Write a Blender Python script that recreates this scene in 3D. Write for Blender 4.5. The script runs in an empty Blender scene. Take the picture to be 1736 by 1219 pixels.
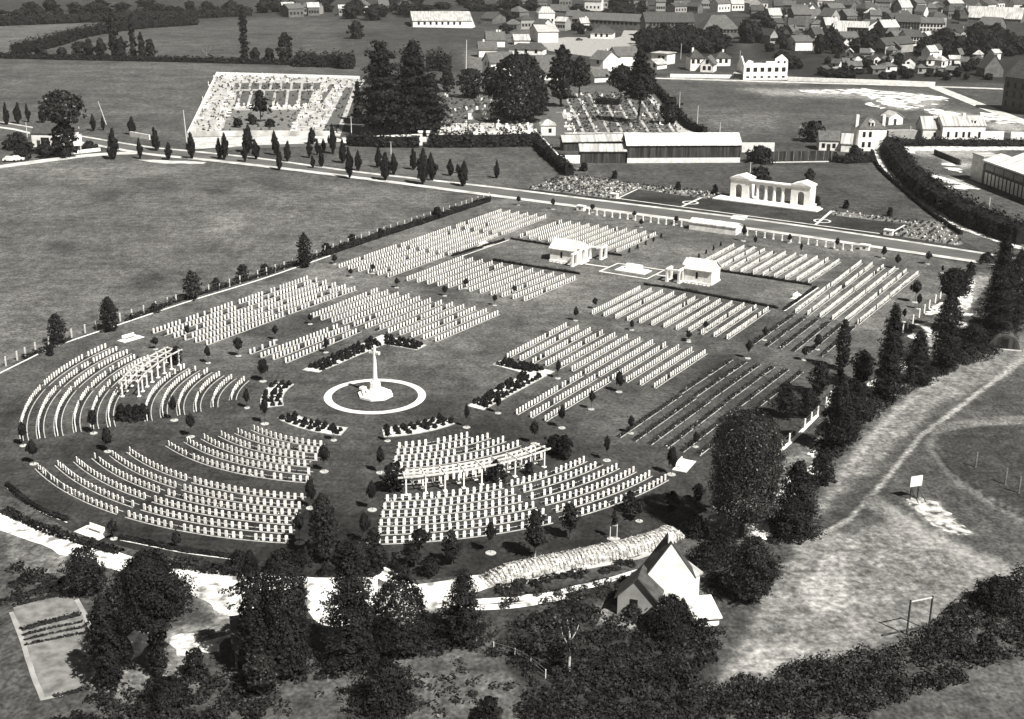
import bpy, math, random
import numpy as np
from mathutils import Matrix, Vector

random.seed(7)
RNG = np.random.default_rng(11)
PI = math.pi
scene = bpy.context.scene
COL = scene.collection

# ---------------------------------------------------------------- camera
F, PITCH, ROLL, HCAM = 2220.0, 0.3275, 0.0105, 70.0      # lens in photograph pixels (1736 wide)
_fw = np.array([0, math.cos(PITCH), -math.sin(PITCH)])
_u0 = np.array([0, math.sin(PITCH), math.cos(PITCH)])
_r0 = np.array([1.0, 0, 0])
_c, _s = math.cos(ROLL), math.sin(ROLL)
_rt, _up = _r0 * _c + _u0 * _s, -_r0 * _s + _u0 * _c


def G(u, v, z=0.0):
    """ground point of a survey position"""
    d = _rt * (u - 868) / F - _up * (v - 609.5) / F + _fw
    t = (z - HCAM) / d[2]
    return (d[0] * t, d[1] * t, z)


def pix(P):
    d = np.asarray(P, float) - np.array([0, 0, HCAM])
    z = d @ _fw
    return 868 + F * (d @ _rt) / z, 609.5 - F * (d @ _up) / z, z


def hm(u, v, px):
    """metres for an upright of px pixels standing at (u, v)"""
    p = np.array(G(u, v))
    return px / (v - pix(p + np.array([0, 0, 1.0]))[1])


def wm(u, v, px):
    p = np.array(G(u, v))
    return px / (pix(p + np.array([1.0, 0, 0]))[0] - u)


def Zm(ox, oy, s):
    return lambda *pts: [(ox + x / s, oy + y / s) for x, y in pts]


cam_d = bpy.data.cameras.new('camera')
cam = bpy.data.objects.new('camera', cam_d)
COL.objects.link(cam)
cam_d.sensor_width = 36
cam_d.lens = F / 1736 * 36
cam_d.clip_start, cam_d.clip_end = 1, 9000
M4 = Matrix(((_rt[0], _up[0], -_fw[0], 0), (_rt[1], _up[1], -_fw[1], 0), (_rt[2], _up[2], -_fw[2], HCAM), (0, 0, 0, 1)))
cam.matrix_world = M4
scene.camera = cam

# ---------------------------------------------------------------- light
SUN_AZ, SUN_EL = math.radians(-48), math.radians(50)      # direction towards the sun, azimuth from +x
sl = bpy.data.lights.new('sun', 'SUN')
sl.energy, sl.angle, sl.color = 5.0, math.radians(0.5), (1, .985, .955)
so = bpy.data.objects.new('sun', sl)
COL.objects.link(so)
sdir = Vector((math.cos(SUN_EL) * math.cos(SUN_AZ), math.cos(SUN_EL) * math.sin(SUN_AZ), math.sin(SUN_EL)))
so.rotation_euler = sdir.to_track_quat('Z', 'Y').to_euler()
so.location = (0, 0, 300)
w = bpy.data.worlds.new('World')
scene.world = w
w.use_nodes = True
nt = w.node_tree
bg = nt.nodes['Background']
sky = nt.nodes.new('ShaderNodeTexSky')
sky.sky_type = 'NISHITA'
sky.sun_disc = False
sky.sun_elevation = SUN_EL
sky.air_density, sky.dust_density = .6, .2
sky.sun_rotation = PI / 2 - SUN_AZ
bw = nt.nodes.new('ShaderNodeRGBToBW')
nt.links.new(sky.outputs[0], bw.inputs[0])
nt.links.new(bw.outputs[0], bg.inputs[0])
bg.inputs[1].default_value = 0.05
vs = scene.view_settings
vs.view_transform, vs.look, vs.gamma, vs.exposure = 'Standard', 'None', 1, 0.85


# ---------------------------------------------------------------- materials
def tint(a):
    return (a, a * .974, a * .915, 1)


def mat(name, lo, hi, scale=1.0, rough=.9, detail=4, coord='Object', stretch=None, p0=.35, p1=.65):
    if hi < .45:
        lo, hi = lo * .78, hi * .78
    m = bpy.data.materials.new(name)
    m.use_nodes = True
    n, l = m.node_tree.nodes, m.node_tree.links
    b = n['Principled BSDF']
    b.inputs['Roughness'].default_value = rough
    b.inputs['Specular IOR Level'].default_value = .15
    if coord == 'World':
        g = n.new('ShaderNodeNewGeometry').outputs['Position']
    else:
        g = n.new('ShaderNodeTexCoord').outputs[coord]
    if stretch:
        mp = n.new('ShaderNodeMapping')
        mp.inputs['Scale'].default_value = stretch
        l.new(g, mp.inputs[0])
        g = mp.outputs[0]
    t = n.new('ShaderNodeTexNoise')
    t.inputs['Scale'].default_value = scale
    t.inputs['Detail'].default_value = detail
    l.new(g, t.inputs['Vector'])
    r = n.new('ShaderNodeValToRGB')
    r.color_ramp.elements[0].position, r.color_ramp.elements[1].position = p0, p1
    r.color_ramp.elements[0].color, r.color_ramp.elements[1].color = tint(lo), tint(hi)
    l.new(t.outputs[0], r.inputs[0])
    l.new(r.outputs[0], b.inputs['Base Color'])
    return m


MT = {
    'white_stone': mat('white_stone', .72, .86, 1.2),
    'headstone': mat('headstone_stone', .68, .92, 1.1, coord='World'),
    'pale_paving': mat('pale_paving', .5, .75, .6, coord='World'),
    'gravel': mat('pale_gravel', .22, .5, .5, detail=10, coord='World'),
    'chalk': mat('chalk_track', .14, .7, .7, detail=12, coord='World', p0=.34, p1=.56),
    'chalk_bright': mat('chalk_ground', .2, .8, .55, detail=12, coord='World', p0=.34, p1=.5),
    'asphalt': mat('asphalt', .10, .155, .12, detail=8, coord='World', stretch=(.6, 1.4, 1)),
    'verge': mat('pale_verge', .33, .6, .3, detail=8, coord='World'),
    'soil': mat('bed_soil', .025, .05, 2, coord='World'),
    'edging': mat('pale_edging', .3, .5, 2, coord='World'),
    'plain_wall': mat('grey_render', .3, .42, .6),
    'pale_wall': mat('pale_render', .55, .75, .8, detail=6),
    'white_wall': mat('white_render', .6, .9, .9, detail=9),
    'worn_chalk': mat('worn_chalk', .06, .6, .9, detail=12, coord='World', p0=.36, p1=.6),
    'quarry': mat('quarry_chalk', .08, .8, .22, detail=12, coord='World', p0=.4, p1=.54),
    'mid_pale': mat('stained_render', .3, .6, .25, detail=8),
    'dark_wall': mat('dark_brick', .06, .12, .8),
    'mid_wall': mat('mid_render', .11, .19, .5, detail=6),
    'slate': mat('slate_roof', .05, .1, 1.2, detail=8),
    'slate_mid': mat('grey_roof', .09, .16, 1.0, detail=8),
    'pale_roof': mat('pale_roof', .24, .5, 1.4, detail=6, stretch=(1, .1, .1)),
    'white_roof': mat('white_roof', .42, .82, 1.2, detail=6, stretch=(1, .1, .1)),
    'glass': mat('dark_pane', .012, .03, 1, rough=.25),
    'wood_dark': mat('dark_planks', .02, .09, 1.6, stretch=(1, 1, .06), detail=3),
    'wood': mat('weathered_wood', .12, .25, 2),
    'pale_wood': mat('pale_wood', .45, .65, 2),
    'bark': mat('bark', .05, .1, 3),
    'pale_bark': mat('pale_bark', .3, .55, 3),
    'leaf': mat('leaf', .006, .030, .55, rough=.6, detail=6, p0=.3, p1=.7),
    'leaf_dark': mat('leaf_dark', .004, .023, .55, rough=.7, detail=6, p0=.3, p1=.7),
    'leaf_mid': mat('leaf_mid', .012, .045, 1.6, rough=.38),
    'needle': mat('needle', .004, .023, .6, rough=.7, detail=6, p0=.3, p1=.7),
    'bedplant': mat('bed_plant', .02, .06, 3, coord='World'),
    'flower': mat('pale_flower', .5, .8, 3, coord='World'),
    'plot': mat('grave_plot_ground', .06, .16, .5, detail=8, coord='World'),
    'plot_mid': mat('grave_lawn', .13, .24, .5, detail=8, coord='World'),
    'crop': mat('pale_tilth', .14, .28, .8, detail=8, coord='World'),
    'straw': mat('dry_brushwood', .22, .62, 2.2, detail=10, coord='World', p0=.34, p1=.64),
    'tuft': mat('dry_grass', .26, .56, 2, coord='World'),
    'metal': mat('dull_metal', .2, .3, 2, rough=.5),
    'car_paint': mat('dark_paint', .03, .05, 1, rough=.3),
    'tyre': mat('tyre', .02, .03, 2),
}


def lawn_mat(name, near, far, y0, y1):
    """mown grass: tone drifts along the site, streaked and mottled"""
    m = bpy.data.materials.new(name)
    m.use_nodes = True
    n, l = m.node_tree.nodes, m.node_tree.links
    b = n['Principled BSDF']
    b.inputs['Roughness'].default_value = .95
    b.inputs['Specular IOR Level'].default_value = .1
    p = n.new('ShaderNodeNewGeometry').outputs['Position']
    sp = n.new('ShaderNodeSeparateXYZ')
    l.new(p, sp.inputs[0])
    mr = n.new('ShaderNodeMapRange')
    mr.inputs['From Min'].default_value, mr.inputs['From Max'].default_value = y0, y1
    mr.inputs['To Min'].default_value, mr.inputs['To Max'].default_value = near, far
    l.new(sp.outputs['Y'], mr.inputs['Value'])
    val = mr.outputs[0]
    for sc, amp, st in ((.04, .95, (1, .8, 1)), (.16, .6, (1, .7, 1)), (.5, .6, (1, .8, 1)), (2.0, 1.0, (1, .75, 1)), (1.0, .3, 'streak')):
        mp = n.new('ShaderNodeMapping')
        if st == 'streak':
            mp.inputs['Rotation'].default_value = (0, 0, -1.0265)
            st = (.035, .55, 1)
        mp.inputs['Scale'].default_value = st
        l.new(p, mp.inputs[0])
        t = n.new('ShaderNodeTexNoise')
        t.inputs['Scale'].default_value, t.inputs['Detail'].default_value = sc, 5
        l.new(mp.outputs[0], t.inputs['Vector'])
        q = n.new('ShaderNodeMapRange')
        q.inputs['From Min'].default_value, q.inputs['From Max'].default_value = .3, .7
        q.inputs['To Min'].default_value, q.inputs['To Max'].default_value = 1 - amp / 2, 1 + amp / 2
        l.new(t.outputs[0], q.inputs['Value'])
        mu = n.new('ShaderNodeMath')
        mu.operation = 'MULTIPLY'
        l.new(val, mu.inputs[0])
        l.new(q.outputs[0], mu.inputs[1])
        val = mu.outputs[0]
    vm = n.new('ShaderNodeVectorMath')
    vm.operation = 'SCALE'
    vm.inputs[0].default_value = tint(1)[:3]
    l.new(val, vm.inputs['Scale'])
    l.new(vm.outputs[0], b.inputs['Base Color'])
    return m


def ground_mat():
    m = bpy.data.materials.new('meadow_ground')
    m.use_nodes = True
    n, l = m.node_tree.nodes, m.node_tree.links
    b = n['Principled BSDF']
    b.inputs['Roughness'].default_value = .95
    b.inputs['Specular IOR Level'].default_value = .1
    p = n.new('ShaderNodeNewGeometry').outputs['Position']
    at = n.new('ShaderNodeAttribute')
    at.attribute_name = 'tone'
    val = at.outputs['Fac']
    for sc, amp, st in ((.018, .45, (1, 1, 1)), (.11, .6, (1, .8, 1)), (.6, .8, (1, .75, 1)), (2.2, 1.15, (1, .8, 1)), (1.0, .3, 'streak')):
        mp = n.new('ShaderNodeMapping')
        if st == 'streak':
            mp.inputs['Rotation'].default_value = (0, 0, -1.0265)
            st = (.035, .55, 1)
        mp.inputs['Scale'].default_value = st
        l.new(p, mp.inputs[0])
        t = n.new('ShaderNodeTexNoise')
        t.inputs['Scale'].default_value, t.inputs['Detail'].default_value = sc, 6
        l.new(mp.outputs[0], t.inputs['Vector'])
        q = n.new('ShaderNodeMapRange')
        q.inputs['From Min'].default_value, q.inputs['From Max'].default_value = .3, .7
        q.inputs['To Min'].default_value, q.inputs['To Max'].default_value = 1 - amp / 2, 1 + amp / 2
        l.new(t.outputs[0], q.inputs['Value'])
        mu = n.new('ShaderNodeMath')
        mu.operation = 'MULTIPLY'
        l.new(val, mu.inputs[0])
        l.new(q.outputs[0], mu.inputs[1])
        val = mu.outputs[0]
    # dry, chalky patches broken up by noise
    ad = n.new('ShaderNodeAttribute')
    ad.attribute_name = 'dry'
    t1 = n.new('ShaderNodeTexNoise')
    t1.inputs['Scale'].default_value, t1.inputs['Detail'].default_value, t1.inputs['Roughness'].default_value = .34, 14, .84
    mp = n.new('ShaderNodeMapping')
    mp.inputs['Scale'].default_value = (1, .85, 1)
    l.new(p, mp.inputs[0])
    l.new(mp.outputs[0], t1.inputs['Vector'])
    a1 = n.new('ShaderNodeMath')
    a1.operation = 'MULTIPLY_ADD'
    a1.inputs[1].default_value, a1.inputs[2].default_value = 2.6, -1.3
    l.new(t1.outputs[0], a1.inputs[0])
    a2 = n.new('ShaderNodeMath')
    a2.operation = 'ADD'
    l.new(a1.outputs[0], a2.inputs[0])
    l.new(ad.outputs['Fac'], a2.inputs[1])
    q = n.new('ShaderNodeMapRange')
    q.interpolation_type = 'SMOOTHSTEP'
    q.inputs['From Min'].default_value, q.inputs['From Max'].default_value = .1, 1.15
    l.new(a2.outputs[0], q.inputs['Value'])
    gt = n.new('ShaderNodeMath')
    gt.operation = 'GREATER_THAN'
    gt.inputs[1].default_value = .02
    l.new(ad.outputs['Fac'], gt.inputs[0])
    gm = n.new('ShaderNodeMath')
    gm.operation = 'MULTIPLY'
    l.new(gt.outputs[0], gm.inputs[0])
    l.new(q.outputs[0], gm.inputs[1])
    t2 = n.new('ShaderNodeTexNoise')
    t2.inputs['Scale'].default_value, t2.inputs['Detail'].default_value = 1.3, 8
    l.new(p, t2.inputs['Vector'])
    q2 = n.new('ShaderNodeMapRange')
    q2.inputs['From Min'].default_value, q2.inputs['From Max'].default_value = .35, .65
    q2.inputs['To Min'].default_value, q2.inputs['To Max'].default_value = .17, .52
    l.new(t2.outputs[0], q2.inputs['Value'])
    mx = n.new('ShaderNodeMix')
    l.new(gm.outputs[0], mx.inputs[0])
    l.new(val, mx.inputs[2])
    l.new(q2.outputs[0], mx.inputs[3])
    vm = n.new('ShaderNodeVectorMath')
    vm.operation = 'SCALE'
    vm.inputs[0].default_value = tint(1)[:3]
    l.new(mx.outputs[0], vm.inputs['Scale'])
    l.new(vm.outputs[0], b.inputs['Base Color'])
    return m


# ---------------------------------------------------------------- mesh helpers
class MB:
    def __init__(s):
        s.v, s.f = [], []

    def add(s, vs, fs):
        o = len(s.v)
        s.v += [tuple(map(float, p)) for p in vs]
        s.f += [tuple(i + o for i in f) for f in fs]
        return s

    def box(s, x0, x1, y0, y1, z0, z1):
        return s.add([(x0, y0, z0), (x1, y0, z0), (x1, y1, z0), (x0, y1, z0), (x0, y0, z1), (x1, y0, z1), (x1, y1, z1), (x0, y1, z1)],
                     [(3, 2, 1, 0), (4, 5, 6, 7), (0, 1, 5, 4), (1, 2, 6, 5), (2, 3, 7, 6), (3, 0, 4, 7)])

    def prism(s, poly, z0, z1, top=1.0):
        """polygon in plan extruded upwards; top scales the upper ring about the centroid"""
        n = len(poly)
        cx, cy = sum(p[0] for p in poly) / n, sum(p[1] for p in poly) / n
        vs = [(p[0], p[1], z0) for p in poly] + [(cx + (p[0] - cx) * top, cy + (p[1] - cy) * top, z1) for p in poly]
        return s.add(vs, [tuple(range(n - 1, -1, -1)), tuple(range(n, 2 * n))] + [(i, (i + 1) % n, n + (i + 1) % n, n + i) for i in range(n)])

    def extr(s, poly, axis, a, b):
        """profile polygon extruded along x ('x': poly is (y,z)) or y ('y': poly is (x,z))"""
        n = len(poly)
        k = (lambda p, t: (t, p[0], p[1])) if axis == 'x' else (lambda p, t: (p[0], t, p[1]))
        vs = [k(p, a) for p in poly] + [k(p, b) for p in poly]
        return s.add(vs, [tuple(range(n - 1, -1, -1)), tuple(range(n, 2 * n))] + [(i, (i + 1) % n, n + (i + 1) % n, n + i) for i in range(n)])

    def tube(s, pts, rads, k=7):
        o = len(s.v)
        n = len(pts)
        vs, fs = [], []
        for i, (p, r) in enumerate(zip(pts, rads)):
            a = Vector(pts[max(i - 1, 0)])
            b = Vector(pts[min(i + 1, n - 1)])
            d = (b - a).normalized()
            e = d.cross(Vector((0.3, 1, .1))).normalized()
            g = d.cross(e)
            for j in range(k):
                t = 2 * PI * j / k
                q = Vector(p) + (e * math.cos(t) + g * math.sin(t)) * r
                vs.append(tuple(q))
        for i in range(n - 1):
            for j in range(k):
                fs.append((i * k + j, i * k + (j + 1) % k, (i + 1) * k + (j + 1) % k, (i + 1) * k + j))
        fs.append(tuple(range(k - 1, -1, -1)))
        fs.append(tuple((n - 1) * k + j for j in range(k)))
        return s.add(vs, fs)

    def mesh(s, name, m):
        me = bpy.data.meshes.new(name)
        me.from_pydata(s.v, [], s.f)
        me.validate()
        if m:
            me.materials.append(m if not isinstance(m, str) else MT[m])
        import bmesh
        bm = bmesh.new()
        bm.from_mesh(me)
        bmesh.ops.recalc_face_normals(bm, faces=bm.faces)
        bm.to_mesh(me)
        bm.free()
        return me

    def build(s, name, m, parent=None, loc=None, rz=0):
        return link(name, s.mesh(name, m), parent, loc, rz)


def link(name, me, parent=None, loc=None, rz=0):
    o = bpy.data.objects.new(name, me)
    COL.objects.link(o)
    if parent:
        o.parent = parent
    if loc is not None:
        o.location = loc
    o.rotation_euler = (0, 0, rz)
    return o


def tag(o, label, cat, group=None, kind=None):
    o['label'], o['category'] = label, cat
    if group:
        o['group'] = group
    if kind:
        o['kind'] = kind
    return o


def thing(name, loc, label, cat, group=None, rz=0):
    o = bpy.data.objects.new(name, None)
    o.empty_display_size = .5
    COL.objects.link(o)
    o.location = loc
    o.rotation_euler = (0, 0, rz)
    return tag(o, label, cat, group)


def structure(o, label=None):
    o['kind'] = 'structure'
    if label:
        o['label'] = label
    return o


ORD = ['zeroth', 'first', 'second', 'third', 'fourth', 'fifth', 'sixth', 'seventh', 'eighth', 'ninth', 'tenth', 'eleventh', 'twelfth', 'thirteenth',
       'fourteenth', 'fifteenth', 'sixteenth', 'seventeenth', 'eighteenth', 'nineteenth', 'twentieth']


def ordw(n):
    if n <= 20:
        return ORD[n]
    if n >= 100:
        return 'hundredth' if n == 100 else 'hundred-and-' + ordw(n - 100)
    t, r = divmod(n, 10)
    T = {2: 'twent', 3: 'thirt', 4: 'fort', 5: 'fift', 6: 'sixt', 7: 'sevent', 8: 'eight', 9: 'ninet'}[t]
    return T + 'ieth' if r == 0 else T + 'y-' + ORD[r]


def sheet(name, pts, m, z, px=True, jitter=0, seg=0):
    """flat polygon on the ground"""
    P = [G(u, v)[:2] for u, v in pts] if px else [p[:2] for p in pts]
    if seg:
        Q = []
        for i in range(len(P)):
            a, b = np.array(P[i]), np.array(P[(i + 1) % len(P)])
            L = np.linalg.norm(b - a)
            k = max(1, int(L / seg))
            nrm = np.array([-(b - a)[1], (b - a)[0]]) / max(L, 1e-6)
            for j in range(k):
                q = a + (b - a) * j / k
                if j:
                    q = q + nrm * random.uniform(-jitter, jitter)
                Q.append(tuple(q))
        P = Q
    me = bpy.data.meshes.new(name)
    import bmesh
    bm = bmesh.new()
    vs_ = [bm.verts.new((p[0], p[1], z)) for p in P]
    f = bm.faces.new(vs_)
    if f.normal.z < 0:
        f.normal_flip()
    bmesh.ops.triangulate(bm, faces=[f])
    bmesh.ops.recalc_face_normals(bm, faces=bm.faces)
    bm.to_mesh(me)
    bm.free()
    for p in me.polygons:
        pass
    me.materials.append(MT[m] if isinstance(m, str) else m)
    if sum(p.normal.z for p in me.polygons) < 0:
        me.flip_normals()
    return link(name, me)


def smooth_line(P, step=1.5):
    """Catmull-Rom through plan points"""
    P = [np.array(p[:2]) for p in P]
    if len(P) == 2:
        k = max(2, int(np.linalg.norm(P[1] - P[0]) / step))
        return [P[0] + (P[1] - P[0]) * t / k for t in range(k + 1)]
    Q = [2 * P[0] - P[1]] + P + [2 * P[-1] - P[-2]]
    out = []
    for i in range(1, len(Q) - 2):
        k = max(1, int(np.linalg.norm(Q[i + 1] - Q[i]) / step))
        for j in range(k):
            t = j / k
            a, b, c, d = Q[i - 1], Q[i], Q[i + 1], Q[i + 2]
            out.append(.5 * ((2 * b) + (-a + c) * t + (2 * a - 5 * b + 4 * c - d) * t * t + (-a + 3 * b - 3 * c + d) * t ** 3))
    out.append(P[-1])
    return out


def normals2(L):
    N = []
    for i in range(len(L)):
        d = L[min(i + 1, len(L) - 1)] - L[max(i - 1, 0)]
        d = d / max(np.linalg.norm(d), 1e-9)
        N.append(np.array([-d[1], d[0]]))
    return N


def ribbon_mb(L, w0, w1, z, jitter=0, thick=0):
    """strip along plan polyline between offsets w0 and w1 (left positive)"""
    N = normals2(L)
    mb = MB()
    A, Bq = [], []
    for p, n in zip(L, N):
        j0, j1 = random.uniform(-jitter, jitter), random.uniform(-jitter, jitter)
        A.append(p + n * (w0 + j0))
        Bq.append(p + n * (w1 + j1))
    k = len(L)
    vs_ = [(a[0], a[1], z) for a in A] + [(b[0], b[1], z) for b in Bq]
    mb.add(vs_, [(i, i + 1, k + i + 1, k + i) for i in range(k - 1)])
    if thick:
        vv = [(a[0], a[1], z - thick) for a in A] + [(b[0], b[1], z - thick) for b in Bq] + vs_
        fs = [(i, i + 1, 2 * k + i + 1, 2 * k + i) for i in range(k - 1)] + [(k + i, k + i + 1, 3 * k + i + 1, 3 * k + i) for i in range(k - 1)]
        fs += [(0, k, 3 * k, 2 * k), (k - 1, 2 * k - 1, 4 * k - 1, 3 * k - 1)]
        mb.add(vv, fs)
    return mb


def ribbon(name, pts, width, m, z, px=True, jitter=0, step=1.5, off=0, wpx=None):
    P = [G(u, v)[:2] for u, v in pts] if px else pts
    L = smooth_line(P, step)
    return ribbon_mb(L, off - width / 2, off + width / 2, z, jitter).build(name, m)


# ---------------------------------------------------------------- foliage
def leaf_mesh(name, C, Nn, size, m, aspect=1.0, jit=.35, rng=None):
    """many small quads at C facing about Nn"""
    rng = rng or RNG
    n = len(C)
    Nn = Nn + rng.normal(0, .38, (n, 3))
    Nn /= np.maximum(np.linalg.norm(Nn, axis=1, keepdims=True), 1e-6)
    R = rng.normal(0, 1, (n, 3))
    T = np.cross(Nn, R)
    T /= np.maximum(np.linalg.norm(T, axis=1, keepdims=True), 1e-6)
    Bt = np.cross(Nn, T)
    s = (size * (1 + rng.uniform(-jit, jit, n)))[:, None] * .5
    T, Bt = T * s * aspect, Bt * s
    V = np.empty((n, 4, 3), np.float32)
    V[:, 0], V[:, 1], V[:, 2], V[:, 3] = C - T, C - Bt * .8, C + T, C + Bt * .9
    me = bpy.data.meshes.new(name)
    me.vertices.add(4 * n)
    me.vertices.foreach_set('co', V.reshape(-1))
    me.loops.add(4 * n)
    me.loops.foreach_set('vertex_index', np.arange(4 * n, dtype=np.int32))
    me.polygons.add(n)
    me.polygons.foreach_set('loop_start', np.arange(0, 4 * n, 4, dtype=np.int32))
    me.polygons.foreach_set('loop_total', np.full(n, 4, np.int32))
    me.update(calc_edges=True)
    me.materials.append(MT[m] if isinstance(m, str) else m)
    return me


def prof(kind, t):
    t = np.clip(t, 0, 1)
    if kind == 'round':
        return np.sqrt(np.clip(1 - ((t - .5) / .5) ** 2, 0, 1))
    if kind == 'broad':
        return np.clip((t / .22), 0, 1) ** .6 * np.sqrt(np.clip(1 - (np.clip(t - .4, 0, 1) / .6) ** 2, 0, 1))
    if kind == 'column':
        return np.clip(t / .12, 0, 1) ** .6 * (1 - np.clip((t - .55) / .45, 0, 1) ** 2.2)
    if kind == 'spindle':
        return np.sin(PI * t ** .8) ** .9
    if kind == 'cone':
        return np.clip(1.04 - t, 0, 1) ** .66 * np.clip(t / .05, 0, 1) ** .5 * (.76 + .24 * ((t * 9) % 1 < .5))
    if kind == 'cedar':
        return np.clip(1.03 - t, 0, 1) ** .5 * (.6 + .4 * ((t * 7 + .3) % 1 < .5)) * np.clip(t / .08, 0, 1) ** .5
    if kind == 'dome':
        return np.clip(t / .16, 0, 1) ** .5 * np.sqrt(np.clip(1 - (np.clip(t - .4, 0, 1) / .6) ** 2, 0, 1))
    if kind == 'lime':
        return np.clip(t / .1, 0, 1) ** .5 * np.sqrt(np.clip(1 - (np.clip(t - .72, 0, 1) / .28) ** 2.4, 0, 1))
    if kind == 'bush':
        return np.sqrt(np.clip(1 - t ** 2, 0, 1)) * (.8 + .2 * np.clip(t / .2, 0, 1))
    if kind == 'diamond':
        return np.clip(t / .35, 0, 1) ** .8 * np.clip((1 - t) / .55, 0, 1) ** .8
    return np.sqrt(np.clip(1 - (2 * t - 1) ** 2, 0, 1))


def crown(name, kind, z0, z1, W, leaf, n, m, seed, lump=.22, clump=None, surf=.4, core=.55):
    rng = np.random.default_rng(seed)
    per = 14
    nc = max(6, n // per)
    H = z1 - z0
    T = []
    while len(T) < nc:
        t = rng.uniform(0, 1, nc * 2)
        k = rng.uniform(0, 1, nc * 2) < prof(kind, t) * .9 + .1
        T += list(t[k])
    T = np.array(T[:nc])
    th = rng.uniform(0, 2 * PI, nc)
    ph = rng.uniform(0, 2 * PI, 6)
    lumpy = 1 + lump * (np.sin(2 * th + 7 * T + ph[0]) * .5 + np.sin(3 * th - 11 * T + ph[1]) * .4 + np.sin(5 * th + 17 * T + ph[2]) * .35)
    r = prof(kind, T) * W / 2 * lumpy * rng.uniform(0, 1, nc) ** surf
    Cc = np.stack([r * np.cos(th), r * np.sin(th), z0 + T * H], 1)
    cr = clump or max(leaf * .9, W * (.05 if kind == 'dome' else .085))
    d = rng.normal(0, 1, (nc, per, 3))
    d /= np.linalg.norm(d, axis=2, keepdims=True)
    rad = rng.uniform(.35, 1, (nc, per, 1)) * cr * rng.uniform(.6, 1.3, (nc, 1, 1))
    off = d * rad
    off[:, :, 2] *= .55 if kind in ('cone', 'cedar') else .8
    P = (Cc[:, None, :] + off).reshape(-1, 3)
    out = np.stack([np.cos(th), np.sin(th), np.full(nc, .6)], 1)
    Nn = (out[:, None, :] * .5 + d * .7).reshape(-1, 3)
    if kind in ('cone', 'cedar'):
        Nn = Nn * .6 + np.array([0, 0, .7])
    P[:, 2] = np.maximum(P[:, 2], leaf * .3)
    if core:
        # leaves packed along an inner shell close the crown's heart
        kc = int(core * n)
        t = rng.uniform(.02, .97, kc)
        th = rng.uniform(0, 2 * PI, kc)
        lm = 1 + lump * (np.sin(2 * th + 7 * t + ph[0]) * .5 + np.sin(3 * th - 11 * t + ph[1]) * .4 + np.sin(5 * th + 17 * t + ph[2]) * .35)
        r = prof(kind, t) * W / 2 * lm * (rng.uniform(.78, .98, kc) if kind in ('dome', 'lime') else rng.uniform(.5, .82, kc))
        P2 = np.stack([r * np.cos(th), r * np.sin(th), z0 + t * H], 1)
        P2[:, 2] = np.maximum(P2[:, 2], leaf * .3)
        N2 = np.stack([np.cos(th), np.sin(th), np.full(kc, .3)], 1) * 2
        P, Nn = np.concatenate([P, P2]), np.concatenate([Nn, N2])
    return leaf_mesh(name, P, Nn, leaf, m, 1.25, rng=rng)


def trunk_mb(h, r, limbs=0, spread=1.0, z_l=.5, lean=0, seed=0):
    rd = random.Random(seed)
    mb = MB()
    pts = [(0, 0, -.1), (rd.uniform(-.04, .04) * h, rd.uniform(-.04, .04) * h, h * .5), (lean, 0, h)]
    mb.tube(pts, [r, r * .7, r * .3])
    for i in range(limbs):
        a = 2 * PI * i / max(limbs, 1) + rd.uniform(-.4, .4)
        z = h * (z_l + (.85 - z_l) * rd.random())
        mb.tube([(0, 0, z), (math.cos(a) * spread * .5, math.sin(a) * spread * .5, z + spread * .35), (math.cos(a) * spread, math.sin(a) * spread, z + spread * .6)],
                [r * .45, r * .3, r * .12], 5)
    return mb


TREES = 0


def tree(name, u, v, hpx, wpx, kind, label, cat='tree', group=None, m='leaf', cb=.12, leaf=None, dens=1.0, bark='bark', lump=.22, limbs=4, share=None, z=0, surf=.4):
    """a tree standing at survey position (u, v)"""
    global TREES
    TREES += 1
    x, y, _ = G(u, v)
    H, W = hm(u, v, hpx), wm(u, v, wpx) * {'dome': 1.15, 'lime': 1.03, 'bush': 1.08, 'round': 1.05, 'broad': 1.02, 'cone': 1.28, 'cedar': 1.2, 'column': 1.15}.get(kind, 1.18)
    t = thing(name, (x, y, z), label, cat, group, rz=0)
    if share is not None:
        ms = share[TREES % len(share)]
        for nm, me in ms:
            o = link(nm, me, t)
        q = random.uniform(.86, 1.14)
        t.scale = (W * q, W * q, H * random.uniform(.96, 1.05))
        t.rotation_euler = (random.uniform(-.05, .05), random.uniform(-.05, .05), random.uniform(0, 6.28))
        return t
    d = math.hypot(x, y - 0)
    lf = leaf or max(.25, d / 600.0)
    area = W * H * 3.0
    n = int(min(42000, max(420, area / (lf * lf) * 2.3 * dens)))
    link('crown', crown('crown', kind, H * cb, H, W, lf, n, m, TREES * 31 + 5, lump, surf=surf), t)
    tr = trunk_mb(H * (.85 if kind not in ('bush', 'dome') else .5), max(.06, min(.5, H * .022)), limbs, W * .3, max(cb, .3), seed=TREES)
    link('trunk', tr.mesh('trunk', bark), t)
    return t


def unit_tree(kind, cb, n, leaf, m, seed, r=.02, limbs=3, bark='bark', lump=.22, cr=None, extra=None):
    """shared unit meshes (1 m high, 1 m wide), scaled per tree"""
    c = crown('crown', kind, cb, 1.0, 1.0, leaf, n, m, seed, lump, clump=cr)
    tr = trunk_mb(.8, r, limbs, .25, max(cb, .3), seed=seed).mesh('trunk', bark)
    out = [('crown', c), ('trunk', tr)]
    return out


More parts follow.
